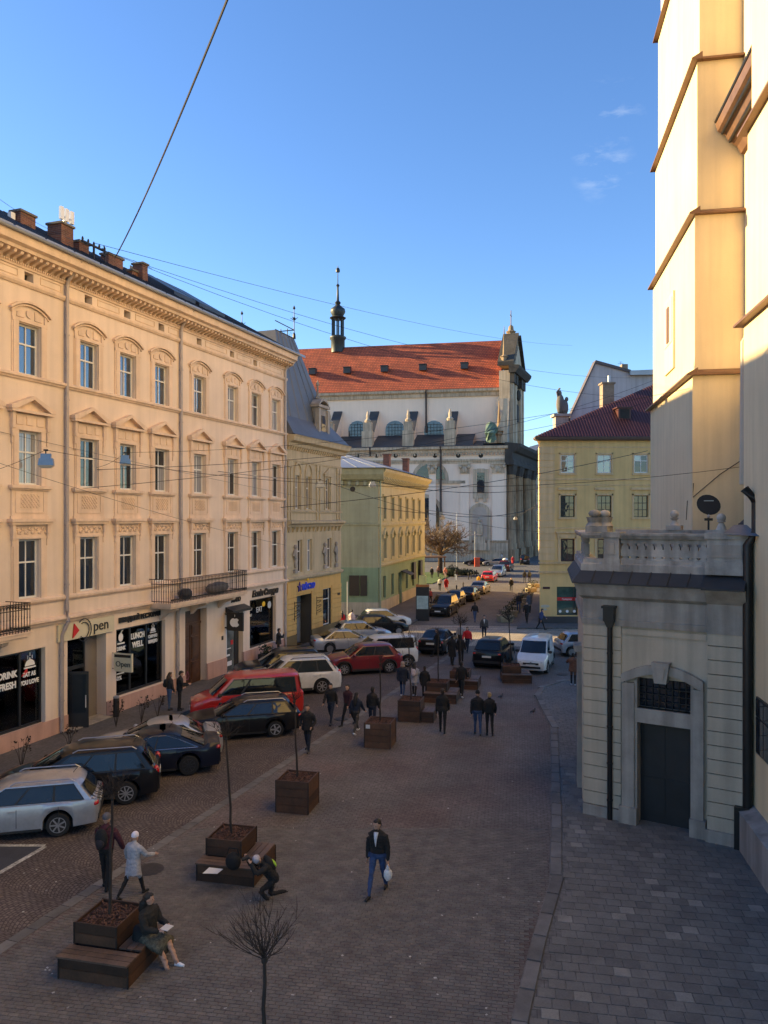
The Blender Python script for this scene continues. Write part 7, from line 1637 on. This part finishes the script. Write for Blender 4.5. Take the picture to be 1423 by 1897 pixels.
    if style == 'bun': sub('hair_bun', [((-.10, 0, .09), (.045, .045, .042))], hair)
    if style == 'beanie': sub('hat', [((-.008, 0, .065), (.104, .090, .095)), ((-.006, 0, .035), (.108, .094, .03))], hat)
    if style == 'beanie_long': sub('hat', [((-.008, 0, .065), (.104, .090, .095)), ((-.006, 0, .035), (.108, .094, .03))], hat); s_ = MB(); s_.tube([HP(-.06, 0, .0), HP(-.09, 0, -.12), hc - up * .3 * k - fw * .13 * k], [.075 * k, .085 * k, .05 * k], 10); s_.build('long_hair', hair, root, 180)
    if style == 'hood': sub('hood', [((-.025, 0, .025), (.115, .105, .125)), ((-.04, 0, -.09), (.10, .115, .08))], hat)
    if res <= .0125:
        for sgn in (1, -1): sub('eye', [((.083, sgn * .031, .014), (.008, .012, .007))], 'hair_black')
        if style in ('short',) and shirt is not None: sub('beard', [((.055, 0, -.085), (.045, .05, .035))], hair)
    root['hands'] = 0; del root['hands']
    c, s_ = math.cos(R(heading)), math.sin(R(heading))
    W_ = lambda p: (pos[0] + p.x * c - p.y * s_, pos[1] + p.x * s_ + p.y * c, z + p.z)
    return dict(root=root, hands=[W_(q) for q in hands], back=W_(P + up * .32 * k - fw * (.17 + bk_) * k), P=W_(P), k=k)
def flush_people():
    bpy.context.view_layer.update(); dg = bpy.context.evaluated_depsgraph_get()
    for t, root, mats, S in PENDING:
        me = bpy.data.meshes.new_from_object(t.evaluated_get(dg)); me.name = 'body'
        me.materials.clear()
        for m in mats: me.materials.append(m)
        n = len(me.polygons); ctr = np.empty(n * 3); me.polygons.foreach_get('center', ctr); ctr = ctr.reshape(-1, 3)
        idx = np.zeros(n, int)
        for i in range(0, n, 4000):
            d = np.linalg.norm(ctr[i:i + 4000, None, :] - S[None, :, :3], axis=2) - S[None, :, 3]; idx[i:i + 4000] = S[d.argmin(1), 4]
        me.polygons.foreach_set('material_index', idx.astype(np.int32)); me.shade_smooth(); me.update()
        if n > 6000:                                     # creases in the clothes
            co = np.empty(len(me.vertices) * 3); no = np.empty_like(co); me.vertices.foreach_get('co', co); me.vertices.foreach_get('normal', no); co = co.reshape(-1, 3); no = no.reshape(-1, 3)
            hz = co[:, 2].max(); am = np.where(co[:, 2] < hz - .3, .011, 0.0)
            nzv = np.array([mnoise.noise(Vector((p[0] * 13, p[1] * 13, p[2] * 21))) + .6 * mnoise.noise(Vector((p[0] * 30 + 7, p[1] * 30, p[2] * 24))) for p in co])
            co += no * (nzv * am)[:, None]; me.vertices.foreach_set('co', co.ravel()); me.update()
        put('body', me, root); old = t.data; bpy.data.objects.remove(t); bpy.data.meshes.remove(old)
    PENDING.clear()
def backpack(label, p, heading, col, k=1.0, col2=None):
    t = thing('backpack', label, 'backpack', (p['back'][0], p['back'][1], p['back'][2] - .22 * k), R(heading), 'backpacks worn by people')
    mb = MB(); mb.blob((-.02, 0, .22 * k), (.10 * k, .155 * k, .24 * k), 14, 10); mb.build('bag', fabric(col), t, 180); MB().blob((-.085, 0, .15 * k), (.05 * k, .11 * k, .12 * k), 12, 8).build('front_pocket', fabric(col2 or col), t, 180)
    for s_ in (1, -1): MB().tube([(.06, s_ * .10, .42 * k), (.16, s_ * .12, .46 * k), (.27, s_ * .12, .38 * k), (.28, s_ * .12, .2 * k)], .018, 6).build('strap', fabric(col), t)
    return t
BLK, NAVY, JEANS, GREY, DK = (.010, .010, .011), (.012, .018, .035), (.035, .065, .14), (.16, .16, .17), (.022, .022, .026)
# ---- nearest people
p = person('man in dark jacket, open white shirt and jeans walking towards the camera', G(700, 1655), 252, 1.80, BLK, (.03, .06, .15), 'shoe_black', hair='hair_black', shirt=(.55, .62, .75), bulk=.02, res=.0115, head=(-20, 6), legs=((-16, 12), (26, 5)), arms=((-6, 9, 10), (-4, 7, 8)))
hx, hy, hz = p['hands'][0]
t = thing('plastic_bag', 'crumpled white plastic bag in the walking man\'s hand', 'bag', (hx, hy, hz - .36)); me = MB().blob((0, 0, .13), (.10, .07, .15), 14, 10).tube([(0, 0, .24), (0, 0, .36)], [.06, .018], 8).mesh('bag', M('plastic_white', (.68, .66, .66), .35, .15, 15), 180)
for v in me.vertices: v.co += Vector((.018, .018, .01)) * mnoise.noise(v.co * 22)
put('bag_body', me, t)
p = person('person in maroon hooded jacket and grey beanie walking away, near left', G(196, 1648), 82, 1.76, (.055, .012, .022), BLK, 'shoe_black', style='beanie', hat=(.10, .10, .12), bulk=.035, res=.0115, legs=((10, 4), (-6, 8)), arms=((4, 6, 14), (12, 22, 12)))
backpack('black patterned backpack on the person in the maroon jacket', p, 82, BLK, 1.0, (.03, .024, .028))
person('girl in silver padded coat and white hat walking hand in hand', G(247, 1662), 62, 1.50, (.36, .36, .39), BLK, 'shoe_black', style='beanie', hat=(.75, .72, .82), coat=.62, bulk=.03, res=.0115, legs=((-22, 20), (22, 5)), arms=((10, 34, 8), (30, 20, 40)), lean=4)
M('fabric_floral', (.03, .028, .018), .85, .2, 18, col2=(.17, .15, .10), fine=.3)
sx, sy = w1[0] + .82, w1[1] - .2
p = person('woman with long dark hair sitting on the nearest planter bench', (sx + .02, sy), -22, 1.70, (.016, .015, .013), (.06, .05, .035), 'shoe_white', hair='hair_black', style='long', bulk=.035, res=.0115, seat=.55, legs=((72, 42), (60, 36)), arms=((26, 6, 62), (26, 6, 62)), lean=-2, head=(25, 6), legskin=True, skirt=None, group='people sitting or crouching', z=GZ)
sk_ = MB(); rg = []
for q in range(6):
    t = q / 5; c = Vector((-.08 + .50 * t, 0, .50 - .02 * t)); rg.append([c + Vector((0, (.2 + .05 * math.sin(t * 2)) * math.cos(2 * math.pi * j / 14), (.14 + .02 * t) * math.sin(2 * math.pi * j / 14) - .08 * t)) for j in range(14)])
sk_.loft(rg); me = sk_.mesh('skirt', 'fabric_floral', 180)
for v in me.vertices: v.co.z += .03 * mnoise.noise(v.co * 9); v.co.y += .02 * mnoise.noise(v.co * 11)
put('skirt', me, p['root'])
me = MB().tube([(-.12, 0, .62), (-.16, 0, .4), (-.10, .05, .16)], [.19, .2, .16], 12, 0, 1.1).mesh('coat_tail', fabric((.016, .015, .013)), 180); put('coat_tail', me, p['root'])
hx, hy, hz = [(a + b) / 2 for a, b in zip(*p['hands'])]
t = thing('notebook', 'white notebook in the sitting woman\'s hands', 'notebook', (hx, hy, hz + .02), R(-22)); MB().box(-.08, .1, -.1, -.002, 0, .012).build('page', 'plate_white', t); MB().box(-.08, .1, .002, .1, 0, .012).build('page', 'plate_white', t)
p = person('photographer in black crouching with a camera beside the second bench', G(508, 1662), 205, 1.60, (.012, .012, .013), BLK, 'shoe_black', style='beanie', hat=(.42, .40, .45), bulk=.03, res=.0115, seat=.42, legs=((62, 96), (10, 98)), arms=((42, 10, 78), (48, 14, 70)), lean=34, head=(20, 30), group='people sitting or crouching')
hx, hy, hz = [(a + b) / 2 for a, b in zip(*p['hands'])]
t = thing('photo_camera', 'black camera held by the crouching photographer', 'camera', (hx, hy, hz), R(205)); MB().box(-.03, .03, -.07, .07, -.04, .05).build('camera_body', 'trim_black', t); MB().lathe([(.035, .02), (.04, .10), (.036, .13)], 12, axis='x').build('lens', 'trim_black', t)
p2 = dict(p); t = backpack('black backpack with lime green panel on the crouching photographer', p, 205, BLK, .9, (.35, .62, .05)); t.rotation_euler = (0, R(34), R(205)); t.location.z += .05
# ---- middle distance
person('man in black coat walking by the black estate car', G(570, 1393), 255, 1.78, BLK, NAVY, hair='hair_brown', coat=.80, bulk=.025, arms=POCKET['arms'], legs=((12, 5), (-12, 10)), head=(15, 0))
person('man in black jacket walking, left of the group of four', G(613, 1340), 258, 1.76, BLK, NAVY, **WALK)
person('man in maroon shirt walking with a swinging arm', G(645, 1344), 235, 1.78, (.04, .010, .016), BLK, hair='hair_brown', **WALK2)
person('person in navy jacket and white trainers walking away behind the man in maroon', G(660, 1358), 65, 1.70, NAVY, (.05, .045, .04), 'shoe_white', style='long', **WALK)
person('man in black seen from behind beside the planter with notice', G(690, 1352), 70, 1.76, BLK, NAVY, **STAND)
p = person('woman in dark parka with fur hood, left of three standing friends', G(746, 1291), 78, 1.72, NAVY, JEANS, 'shoe_white', style='hood', hat=(.32, .24, .2), coat=.78, bulk=.04, **STEP)
p = person('girl in grey jacket and pale backpack, middle of three friends', G(768, 1291), 75, 1.66, (.33, .32, .34), BLK, 'shoe_white', style='long', coat=.72, bulk=.04, **STEP); backpack('pale grey pink backpack on the girl in grey', p, 75, (.42, .38, .42), .85)
person('short person in black, right of three friends', G(787, 1294), 80, 1.55, BLK, BLK, bulk=.03, coat=.7, **STAND)
person('man in black with white trainers walking between planters', G(855, 1291), 75, 1.78, BLK, BLK, 'shoe_white', **WALK)
person('man in dark suit walking away, seen from behind', G(820, 1358), 82, 1.80, BLK, BLK, hair='hair_brown', coat=.86, **STEP)
person('man in black jacket and jeans, left of the couple walking away', G(885, 1362), 86, 1.78, BLK, JEANS, style='beanie', hat=(.012, .012, .012), bulk=.035, **STEP)
person('blond person in short black jacket, right of the couple walking away', G(907, 1363), 92, 1.72, BLK, BLK, (.25, .17, .1) and 'shoe_black', hair='hair_blond', style='bun', bulk=.035, legs=((4, 4), (-8, 8)), arms=((2, 8, 12), (6, 10, 20)))
p = person('woman in jeans with dark backpack by the restaurant windows', G(314, 1321), 40, 1.68, DK, (.05, .10, .2), 'shoe_black', style='long', hair='hair_brown', z=.14, **STAND); backpack('small dark backpack on the woman in jeans', p, 40, BLK, .8)
person('man in black reading a paper by the restaurant windows', G(333, 1322), 20, 1.76, BLK, BLK, z=.14, legs=((3, 3), (-3, 3)), arms=((20, 6, 70), (20, 6, 70)), head=(0, 20))
person('man in dark coat by the clothes shop, hand at his mouth', G(516, 1222), 10, 1.78, DK, (.10, .13, .18), z=.14, coat=.8, bulk=.03, legs=((3, 3), (-3, 3)), arms=((5, 8, 15), (50, 10, 105)))
person('woman in bright red coat by the mustard corner', G(634, 1172), 100, 1.66, (.52, .012, .02), (.3, .2, .15), 'shoe_black', style='long', coat=.55, res=.018, group='people further away', **STEP)
person('woman in pale pink coat by the green house', G(652, 1170), 85, 1.66, (.62, .52, .52), BLK, style='short', coat=.62, res=.018, group='people further away', **STAND)
person('man in long black coat, left of the pair before the black car', G(838, 1233), 70, 1.80, BLK, BLK, coat=.5, res=.016, **STEP)
person('man in black, right of the pair before the black car', G(854, 1232), 80, 1.78, BLK, BLK, res=.016, **STAND)
person('dark figure stepping beside the black saloon', G(811, 1216), 190, 1.78, BLK, BLK, coat=.6, res=.016, **WALK)
person('person in grey fur hat behind the pair in black', G(853, 1203), 260, 1.72, (.25, .24, .25), BLK, style='beanie', hat=(.3, .28, .26), res=.018, **STAND)
person('woman in red jacket crossing the sunlit street', G(866, 1208), 250, 1.70, (.50, .015, .022), NAVY, hair='hair_brown', style='long', bulk=.04, res=.016, **WALK)
person('man in black vest with white sleeves in the sunlight', G(897, 1186), 265, 1.76, (.06, .06, .065), NAVY, res=.018, bulk=.04, shirt=(.6, .6, .62), **STAND)
p = person('person in black with backpack crossing the far street', G(880, 1153), 100, 1.74, BLK, JEANS, res=.018, group='people further away', **WALK2)
person('person in brown coat looking up beside the chapel', G(1062, 1271), 80, 1.66, (.14, .07, .045), BLK, 'shoe_white', style='short', hair='hair_black', coat=.75, bulk=.05, legs=((3, 3), (-3, 3)), arms=((40, 25, 110), (40, 25, 110)), res=.016, z=.05)
person('man in black walking past the stone flower boxes', G(976, 1157), 250, 1.80, BLK, BLK, res=.018, z=.13, group='people further away', **WALK)
person('person in blue jacket walking along the yellow house', G(1002, 1167), 350, 1.70, (.03, .05, .14), BLK, res=.018, z=.02, bulk=.04, group='people further away', lean=8, **{k: v for k, v in WALK2.items()})
person('man in dark jacket and jeans beyond the stone flower boxes', G(961, 1137), 262, 1.78, DK, JEANS, res=.02, z=.13, group='people further away', **STEP)
person('woman in grey coat beyond the stone flower boxes', G(981, 1134), 258, 1.70, (.14, .15, .18), BLK, style='long', hair='hair_brown', res=.02, z=.13, coat=.6, group='people further away', **STEP)
FAR = [((947, 1097), 265, BLK, BLK, 'lone figure in black in the middle of the far street', {}), ((972, 1080), 85, BLK, NAVY, 'left figure of the dark pair far up the street', {}), ((981, 1080), 85, (.05, .055, .05), BLK, 'right figure of the dark pair far up the street', {}),
       ((827, 1096), 80, (.40, .012, .02), (.4, .25, .2), 'woman in crimson coat on the far pavement', dict(coat=.55)), ((815, 1096), 80, (.5, .5, .48), BLK, 'person in pale jacket beside the crimson coat', {}), ((845, 1077), 75, BLK, (.3, .34, .4), 'person in black top and pale jeans by the lawn', {}),
       ((800, 1072), 260, BLK, BLK, 'dark figure at the left of the group by the kiosk', dict(coat=.6)), ((812, 1070), 250, (.12, .06, .05), BLK, 'figure in brown among the group by the kiosk', {}), ((825, 1072), 270, (.55, .2, .14), (.3, .2, .2), 'figure in coral among the group by the kiosk', {}),
       ((797, 1122), 300, (.28, .05, .06), BLK, 'person in red patterned top behind the advertising board', dict(style='bun')), ((887, 1090), 80, (.55, .28, .02), NAVY, 'person in yellow jacket beside the beige car', {}), ((894, 1092), 85, DK, JEANS, 'person in dark jacket and jeans beside the yellow jacket', {}),
       ((893, 1040), 200, BLK, BLK, 'dark figure by the church wall, far left', {}), ((930, 1041), 190, (.55, .45, .4), (.4, .35, .3), 'figure in pale dress by the church wall', dict(style='long')), ((950, 1047), 265, (.55, .03, .03), (.5, .2, .2), 'figure in red dress at the church corner', dict(coat=.4)), ((912, 1040), 90, (.2, .1, .08), BLK, 'small brown figure by the church wall', {})]
for (px, py), hd, tc, bc, lb, kw in FAR:
    person(lb, G(px, py), hd, 1.70, tc, bc, res=.024, group='people further away', z=.02, **{**STEP, **kw})
flush_people()
# ================================================================ lamps, wires and the small things of the street
M('lamp_enamel', (.10, .20, .42), .35, .1, 5, coat=.4); M('lamp_glass', (.55, .52, .45), .3, .1)
def swag(p, q, sag, r=.007, n=18):
    p, q = Vector(p), Vector(q); return MB().tube([p.lerp(q, k / n) - Vector((0, 0, sag * 4 * (k / n) * (1 - k / n))) for k in range(n + 1)], r, 5)
def wire(label, p, q, sag=.3, r=.007): o = swag(p, q, sag, r).build('cable', 'iron'); return tag(o, label, 'cable', 'cables over the street')
def facp(px, py, out=.05): s, z = F1.sz(px, py, out); return F1.w(s, out) + (z,)
LAMPS = [((85, 852), 22.5, 'blue enamel street lamp hung on wires, leftmost'), ((232, 852), 30.5, 'blue enamel street lamp hung on wires, second from left'), ((593, 897), 47.0, 'small pale street lamp hung before the corner palace'), ((690, 897), 57.0, 'small pale street lamp hung before the green house'), ((819, 958), 74.0, 'tiny pale street lamp hung before the bare tree'), ((955, 960), 112.0, 'tiny round lamp hung before the church front')]
for k, ((px, py), d, lb) in enumerate(LAMPS):
    x, y, z = AT(px, py, d); t = thing('street_lamp', lb, 'lamp', (x, y, z - .18), R(15), 'lamps hung over the street')
    m1 = 'lamp_enamel' if k < 2 else 'roof_tin'; s_ = 1.0 if k < 2 else 1.25
    MB().prism([(-.14 * s_, .22), (.14 * s_, .22), (.15 * s_, .36), (-.13 * s_, .36)], -.09, .09, 'y').prism([(-.2 * s_, .02), (.22 * s_, .02), (.2 * s_, .22), (-.17 * s_, .22)], -.14, .14, 'y').build('housing', m1, t)
    MB().loft([[(-.2 * s_, -.14, .02), (.22 * s_, -.14, .02), (.22 * s_, .14, .02), (-.2 * s_, .14, .02)], [(-.12 * s_, -.08, -.06), (.14 * s_, -.08, -.06), (.14 * s_, .08, -.06), (-.12 * s_, .08, -.06)]][::-1]).build('lens', 'lamp_glass', t)
    MB().tube([(0, 0, .36), (0, 0, .47)], .02, 5).box(-.06, .06, -.03, .03, .44, .49).build('hook', 'iron', t)
def hang(k): (px, py), d, _ = LAMPS[k]; x, y, z = AT(px, py, d); return (x, y, z + .29)
# span wires that carry the lamps
wire('span wire left of the leftmost hung lamp', F1.w(-3, .05) + (9.6,), hang(0), .12); wire('span wire from the leftmost hung lamp to the right', hang(0), AT(1372, 865, 21.5), .8)
wire('lower wire sloping behind the two blue lamps', AT(-40, 845, 24), facp(530, 1010, 3), .2); wire('span wire from the facade to the second blue lamp', F1.w(5, .05) + (10.8,), hang(1), .1); wire('span wire from the second blue lamp to the cathedral', hang(1), AT(1370, 700, 27.5), .6)
wire('span wire from the facade to the third lamp', facp(404, 873), hang(2), .1, .013); wire('span wire from the third lamp to the yellow house', hang(2), AT(1000, 985, 62.3), .6, .013)
wire('span wire from the palace to the fourth lamp', facp(636, 890), hang(3), .1, .022); wire('span wire from the fourth lamp towards the street corner', hang(3), AT(998, 905, 62.5), .6, .022)
wire('span wire from the green house to the tiny lamp', AT(700, 940, 68), hang(4), .1, .025); wire('span wire from the tiny lamp to the yellow house', hang(4), AT(998, 940, 63), .5, .025)
wire('span wire holding the lamp before the church', AT(790, 945, 90), hang(5), .2, .03); wire('short span wire right of the church lamp', hang(5), AT(1000, 930, 80), .2, .03)
# trolley and roof cables
wire('thick twisted cable from the cream roof to the top of the view', AT(213, 478, 31), (-1.0, 9.6, 17.6), .35, .022)
p174 = facp(174, 455, -1.0)
wire('upper roof cable running left from the mast', AT(-40, 340, 24), p174, .3); wire('lower roof cable running left from the mast', AT(-40, 395, 26), p174, .2)
wire('long roof cable from the mast over the street to the pale gable', facp(166, 455, -1.0), AT(1168, 700, 79), 1.5, .011); wire('second long roof cable crossing before the red roof', facp(183, 460, -1.0), AT(1300, 735, 70), 2.2, .011); wire('third roof cable from the mast to the church front', facp(174, 450, -1.0), AT(1060, 640, 120), 1.0, .012)
wire('tram wire from the cream facade rising to the yellow roof', facp(150, 905), AT(1210, 705, 60), 1.2, .012); wire('lower tram wire from the cream facade to the yellow house', facp(180, 870), AT(1210, 742, 58), 1.0, .012)
wire('thin wire across the yellow house', facp(520, 940), AT(1200, 835, 61), .5, .02); wire('thin wire from the cream facade to the palace', facp(0, 800), facp(636, 935, .5), .1)
# the bare round tree on the square, with hedge, posts and kiosk
M('twig_brown', (.17, .115, .065), .9, .3, 4); M('hedge_green', (.022, .035, .014), .9, .4, 3)
tx, ty = G(815, 1063); tr = thing('bare_tree', 'broad bare crowned tree before the church wall', 'tree', (tx, ty, 0))
rn = random.Random(12); mbt = MB(); mbc = MB()
mbt.tube([(0, 0, 0), (.1, 0, 1.6), (.05, .05, 3.0)], [.42, .34, .28], 9); mbt.build('trunk', 'bark', tr, 60)
def br_(p, d, L, r, lev):
    q = [p]
    for k in range(3): d = (d + Vector((rn.gauss(0, .16), rn.gauss(0, .16), rn.gauss(.03, .12)))).normalized(); q.append(q[-1] + d * L / 3)
    mbc.tube(q, [r, r * .8, r * .62, r * .45], 4 if lev < 3 else 6)
    if lev:
        for k in range(4 if lev > 1 else 9):
            nd = (d + Vector((rn.gauss(0, .55), rn.gauss(0, .55), rn.gauss(0, .45)))).normalized(); br_(q[rn.randint(1, 3)], nd, L * rn.uniform(.5, .72), r * .55, lev - 1)
for k in range(17):
    a = k * 2 * math.pi / 17 + rn.uniform(-.2, .2); z = rn.uniform(.1, 1.8); br_(Vector((.05, .05, 2.7 + rn.uniform(0, .4))), Vector((math.cos(a), math.sin(a), z)).normalized(), 3.1, .15, 3)
mbc.build('crown', 'twig_brown', tr)
for k, (px, py, L, hh, lb) in enumerate(((838, 1068, 3.2, 1.7, 'rounded dark shrub right of the bare tree'), (862, 1066, 4.2, 1.0, 'low clipped hedge on the lawn'))):
    x, y = G(px, py); me = MB(); rn2 = random.Random(k)
    for q in range(900):
        a, b = rn2.uniform(0, 6.28), rn2.uniform(0, 1); rx, ry = L / 2 * (b ** .5), 1.0 * (b ** .5); zz = hh * (1 - b * .75) * rn2.uniform(.3, 1); c = Vector((rx * math.cos(a), ry * math.sin(a), zz)); s_ = .13
        v = [c + Vector((rn2.uniform(-s_, s_), rn2.uniform(-s_, s_), rn2.uniform(-s_, s_))) for _ in range(3)]; me.add(v, [(0, 1, 2)])
    t = thing('hedge', lb, 'hedge', (x, y, .08)); me.build('foliage', 'hedge_green', t); MB().blob((0, 0, hh * .35), (L * .4, .7, hh * .4), 10, 6).build('stems', 'hedge_green', t)
# stone flower boxes along the right kerb
M('box_stone', (.34, .29, .2), .9, .2, 3, .3, 20); M('shrub_dark', (.02, .028, .012), .9, .4, 5)
FB = [(936, 1152), (944, 1143), (951, 1134), (957, 1126), (963, 1119), (975, 1108), (983, 1098), (989, 1090)]
ordn = ['first', 'second', 'third', 'fourth', 'fifth', 'sixth', 'seventh', 'eighth']
for k, (px, py) in enumerate(FB):
    x, y = G(px, py); t = thing('flower_box', '%s stone flower box from the crossing, on the right kerb' % ordn[k], 'flower box', (x, y, .01), R(14), 'stone flower boxes on the right kerb')
    MB().loft([[(-.5, -.4, 0), (.5, -.4, 0), (.5, .4, 0), (-.5, .4, 0)], [(-.62, -.5, .55), (.62, -.5, .55), (.62, .5, .55), (-.62, .5, .55)]]).build('stone_box', 'box_stone', t)
    me = MB(); rn2 = random.Random(k)
    for q in range(120): c = Vector((rn2.uniform(-.5, .5), rn2.uniform(-.4, .4), .55 + rn2.uniform(0, .4))); me.add([c + Vector((rn2.uniform(-.1, .1), rn2.uniform(-.1, .1), rn2.uniform(-.1, .1))) for _ in range(3)], [(0, 1, 2)])
    me.build('shrub', 'shrub_dark', t)
# advertising board, bollards, sign posts, red post, kiosk
x, y = G(783, 1150); t = thing('advertising_board', 'tall dark advertising board with a pale poster by the green house', 'sign board', (x, y, 0), R(-8))
MB().box(-.55, .55, -.12, .12, 0, 3.0).build('case', 'trim_black', t); MB().box(-.48, .48, -.135, -.12, 1.0, 2.1).build('poster', M('poster_teal', (.32, .42, .42), .5, .25, 3), t); MB().box(-.55, .55, -.14, .14, 2.85, 3.05).build('top_strip', M('poster_orange', (.4, .14, .03), .5), t); MB().box(-.3, .3, -.13, .13, 3.05, 3.8).build('top_sign', M('poster_yellow', (.6, .55, .2), .5), t)
bl = None
for k, (px, py) in enumerate(((846, 1100), (858, 1094), (868, 1074), (873, 1072), (878, 1070), (883, 1068))):
    x, y = G(px, py); o = MB().lathe([(.07, 0), (.07, .75), (.1, .8), (.06, .95), (.02, 1.0)], 8).build('bollard', 'iron', None, None, (x, y, .01)); tag(o, 'thin dark bollard on the far pavement, %s from the left' % ordn[k], 'bollard', 'bollards on the far pavement')
x, y = G(884, 1050); t = thing('red_post', 'squat red orange barrier post before the church wall', 'post', (x, y, 0)); MB().box(-.45, .45, -.3, .3, 0, 1.5).build('post', M('post_red', (.5, .07, .03), .5), t); MB().box(-.5, .5, -.35, .35, 1.5, 1.6).build('cap', 'post_red', t)
x, y = G(880, 1050); t = thing('sign_post', 'slim grey lamp post with a cross arm before the church wall', 'post', (x, y, 0)); MB().tube([(0, 0, 0), (0, 0, 6.2)], .045, 6).box(-1.2, 1.2, -.05, .05, 5.6, 5.75).build('post', 'roof_tin', t)
x, y = G(846, 1056); t = thing('sign_post', 'thin pale pole right of the bare tree', 'post', (x, y, 0)); MB().tube([(0, 0, 0), (0, 0, 9.5)], .035, 6).build('pole', 'roof_tin', t)
x, y = G(797, 1066); t = thing('kiosk', 'small dark roofed stall beside the green house corner', 'kiosk', (x, y, 0), R(14))
MB().box(-2.4, 2.0, -1.6, 1.6, 2.7, 2.9).build('roof', M('kiosk_roof', (.12, .07, .05), .7, .2), t)
for a in (-2.2, 1.8):
    for b in (-1.4, 1.4): MB().box(a - .08, a + .08, b - .08, b + .08, 0, 2.7).build('post', 'wood_door', t)
x, y = G(644, 1162); t = thing('sign_post', 'thin grey post with dark sign boards by the green end wall', 'sign', (x, y, 0), R(0)); MB().tube([(0, 0, 0), (0, 0, 3.6)], .05, 6).build('pole', 'roof_tin', t)
# birds on the plaza
for px, py, lb in ((928, 1294, 'small dark pigeon on the plaza right of the walking couple'), (988, 1322, 'small dark pigeon near the curved kerb')):
    x, y = G(px, py); t = thing('pigeon', lb, 'bird', (x, y, GZ), R(40), 'pigeons on the plaza')
    MB().blob((0, 0, .11), (.12, .06, .065), 12, 8).blob((.11, 0, .19), (.035, .03, .035), 10, 7).tube([(.07, 0, .13), (.105, 0, .18)], [.045, .03], 8).tube([(-.08, 0, .11), (-.22, 0, .09)], [.045, .02], 8).tube([(.14, 0, .19), (.165, 0, .185)], [.01, .004], 6).build('body', fabric((.06, .065, .08)), t, 180)
    for s_ in (.025, -.025): MB().tube([(0, s_, .06), (.01, s_, 0.0), (.04, s_, 0.0)], .006, 4).build('leg', 'lamp_red', t)
# bag and paper on the second bench, litter bin, plant tubs and shrubs by the shops
bx, by = G(432, 1604, .45); t = thing('shoulder_bag', 'black bag standing on the second planter bench', 'bag', (bx + .05, by - .25, .472), R(-13)); me = MB().blob((0, 0, .2), (.19, .13, .21), 14, 9).mesh('bag', fabric((.008, .008, .009)), 180); put('bag_body', me, t); MB().tube([(-.15, 0, .35), (-.1, 0, .5), (.1, 0, .5), (.15, 0, .35)], .016, 6).build('strap', fabric((.008, .008, .009)), t)
o = MB().poly([(-.2, -.12, 0), (.15, -.16, .012), (.24, .06, .02), (-.1, .12, .03)]).poly([(-.1, .12, .026), (.24, .06, .016), (.15, -.16, .008), (-.2, -.12, -.004)]).build('paper_sheet', 'plate_white', None, None, (bx - .42, by - .32, .476)); tag(o, 'crumpled white paper on the second planter bench', 'paper')
def shrub(label, pos, hgt, n, seed, twig=True):
    rn3 = random.Random(seed); t = thing('potted_shrub', label, 'plant', pos, 0, 'thin shrubs along the pavement'); m_ = MB()
    for q in range(n):
        a = rn3.uniform(0, 6.28); m_.tube([(0, 0, 0), (.12 * math.cos(a), .12 * math.sin(a), hgt * .5), (.26 * math.cos(a + .3), .26 * math.sin(a + .3), hgt * rn3.uniform(.7, 1))], [.012, .008, .005], 4)
        for w_ in range(6): c = Vector((.26 * math.cos(a), .26 * math.sin(a), hgt * rn3.uniform(.55, 1))); m_.add([c + Vector((rn3.uniform(-.07, .07), rn3.uniform(-.07, .07), rn3.uniform(-.07, .07))) for _ in range(3)], [(0, 1, 2)])
    m_.build('twigs', 'bark', t)
for k, (px, py, hh) in enumerate(((215, 1352, 1.1), (262, 1345, 1.1), (292, 1335, 1.0), (40, 1432, 1.1), (128, 1392, .8))): shrub('thin dry shrub at the kerb, %s from the left' % ordn[[2, 3, 4, 0, 1][k]], G(px, py) + (.12,), hh, 9, k)
x, y = F1.w(5.75, .45); t = thing('ash_bin', 'slim dark bin standing by the restaurant door', 'bin', (x, y, .12)); MB().lathe([(.13, 0), (.13, .75), (.11, .8)], 12).build('bin', 'trim_black', t); MB().lathe([(.135, .8), (.135, .86), (.05, .9)], 12).build('lid', 'roof_tin', t)
x, y = F1.w(18.5, .75); t = thing('plant_tub', 'black tub with dark foliage before the clothes shop', 'planter', (x, y, .12), F1.rz); MB().box(-.4, .4, -.3, .3, 0, .6).build('tub', 'trim_black', t); MB().box(-.3, .3, -.31, -.30, .2, .35).build('tub_label', 'white_print', t)
m_ = MB(); rn3 = random.Random(9)
for q in range(160): c = Vector((rn3.uniform(-.4, .4), rn3.uniform(-.3, .3), .6 + rn3.uniform(0, .45))); m_.add([c + Vector((rn3.uniform(-.1, .1), rn3.uniform(-.1, .1), rn3.uniform(-.1, .1))) for _ in range(3)], [(0, 1, 2)])
m_.build('foliage', 'hedge_green', t)
flush_texts()
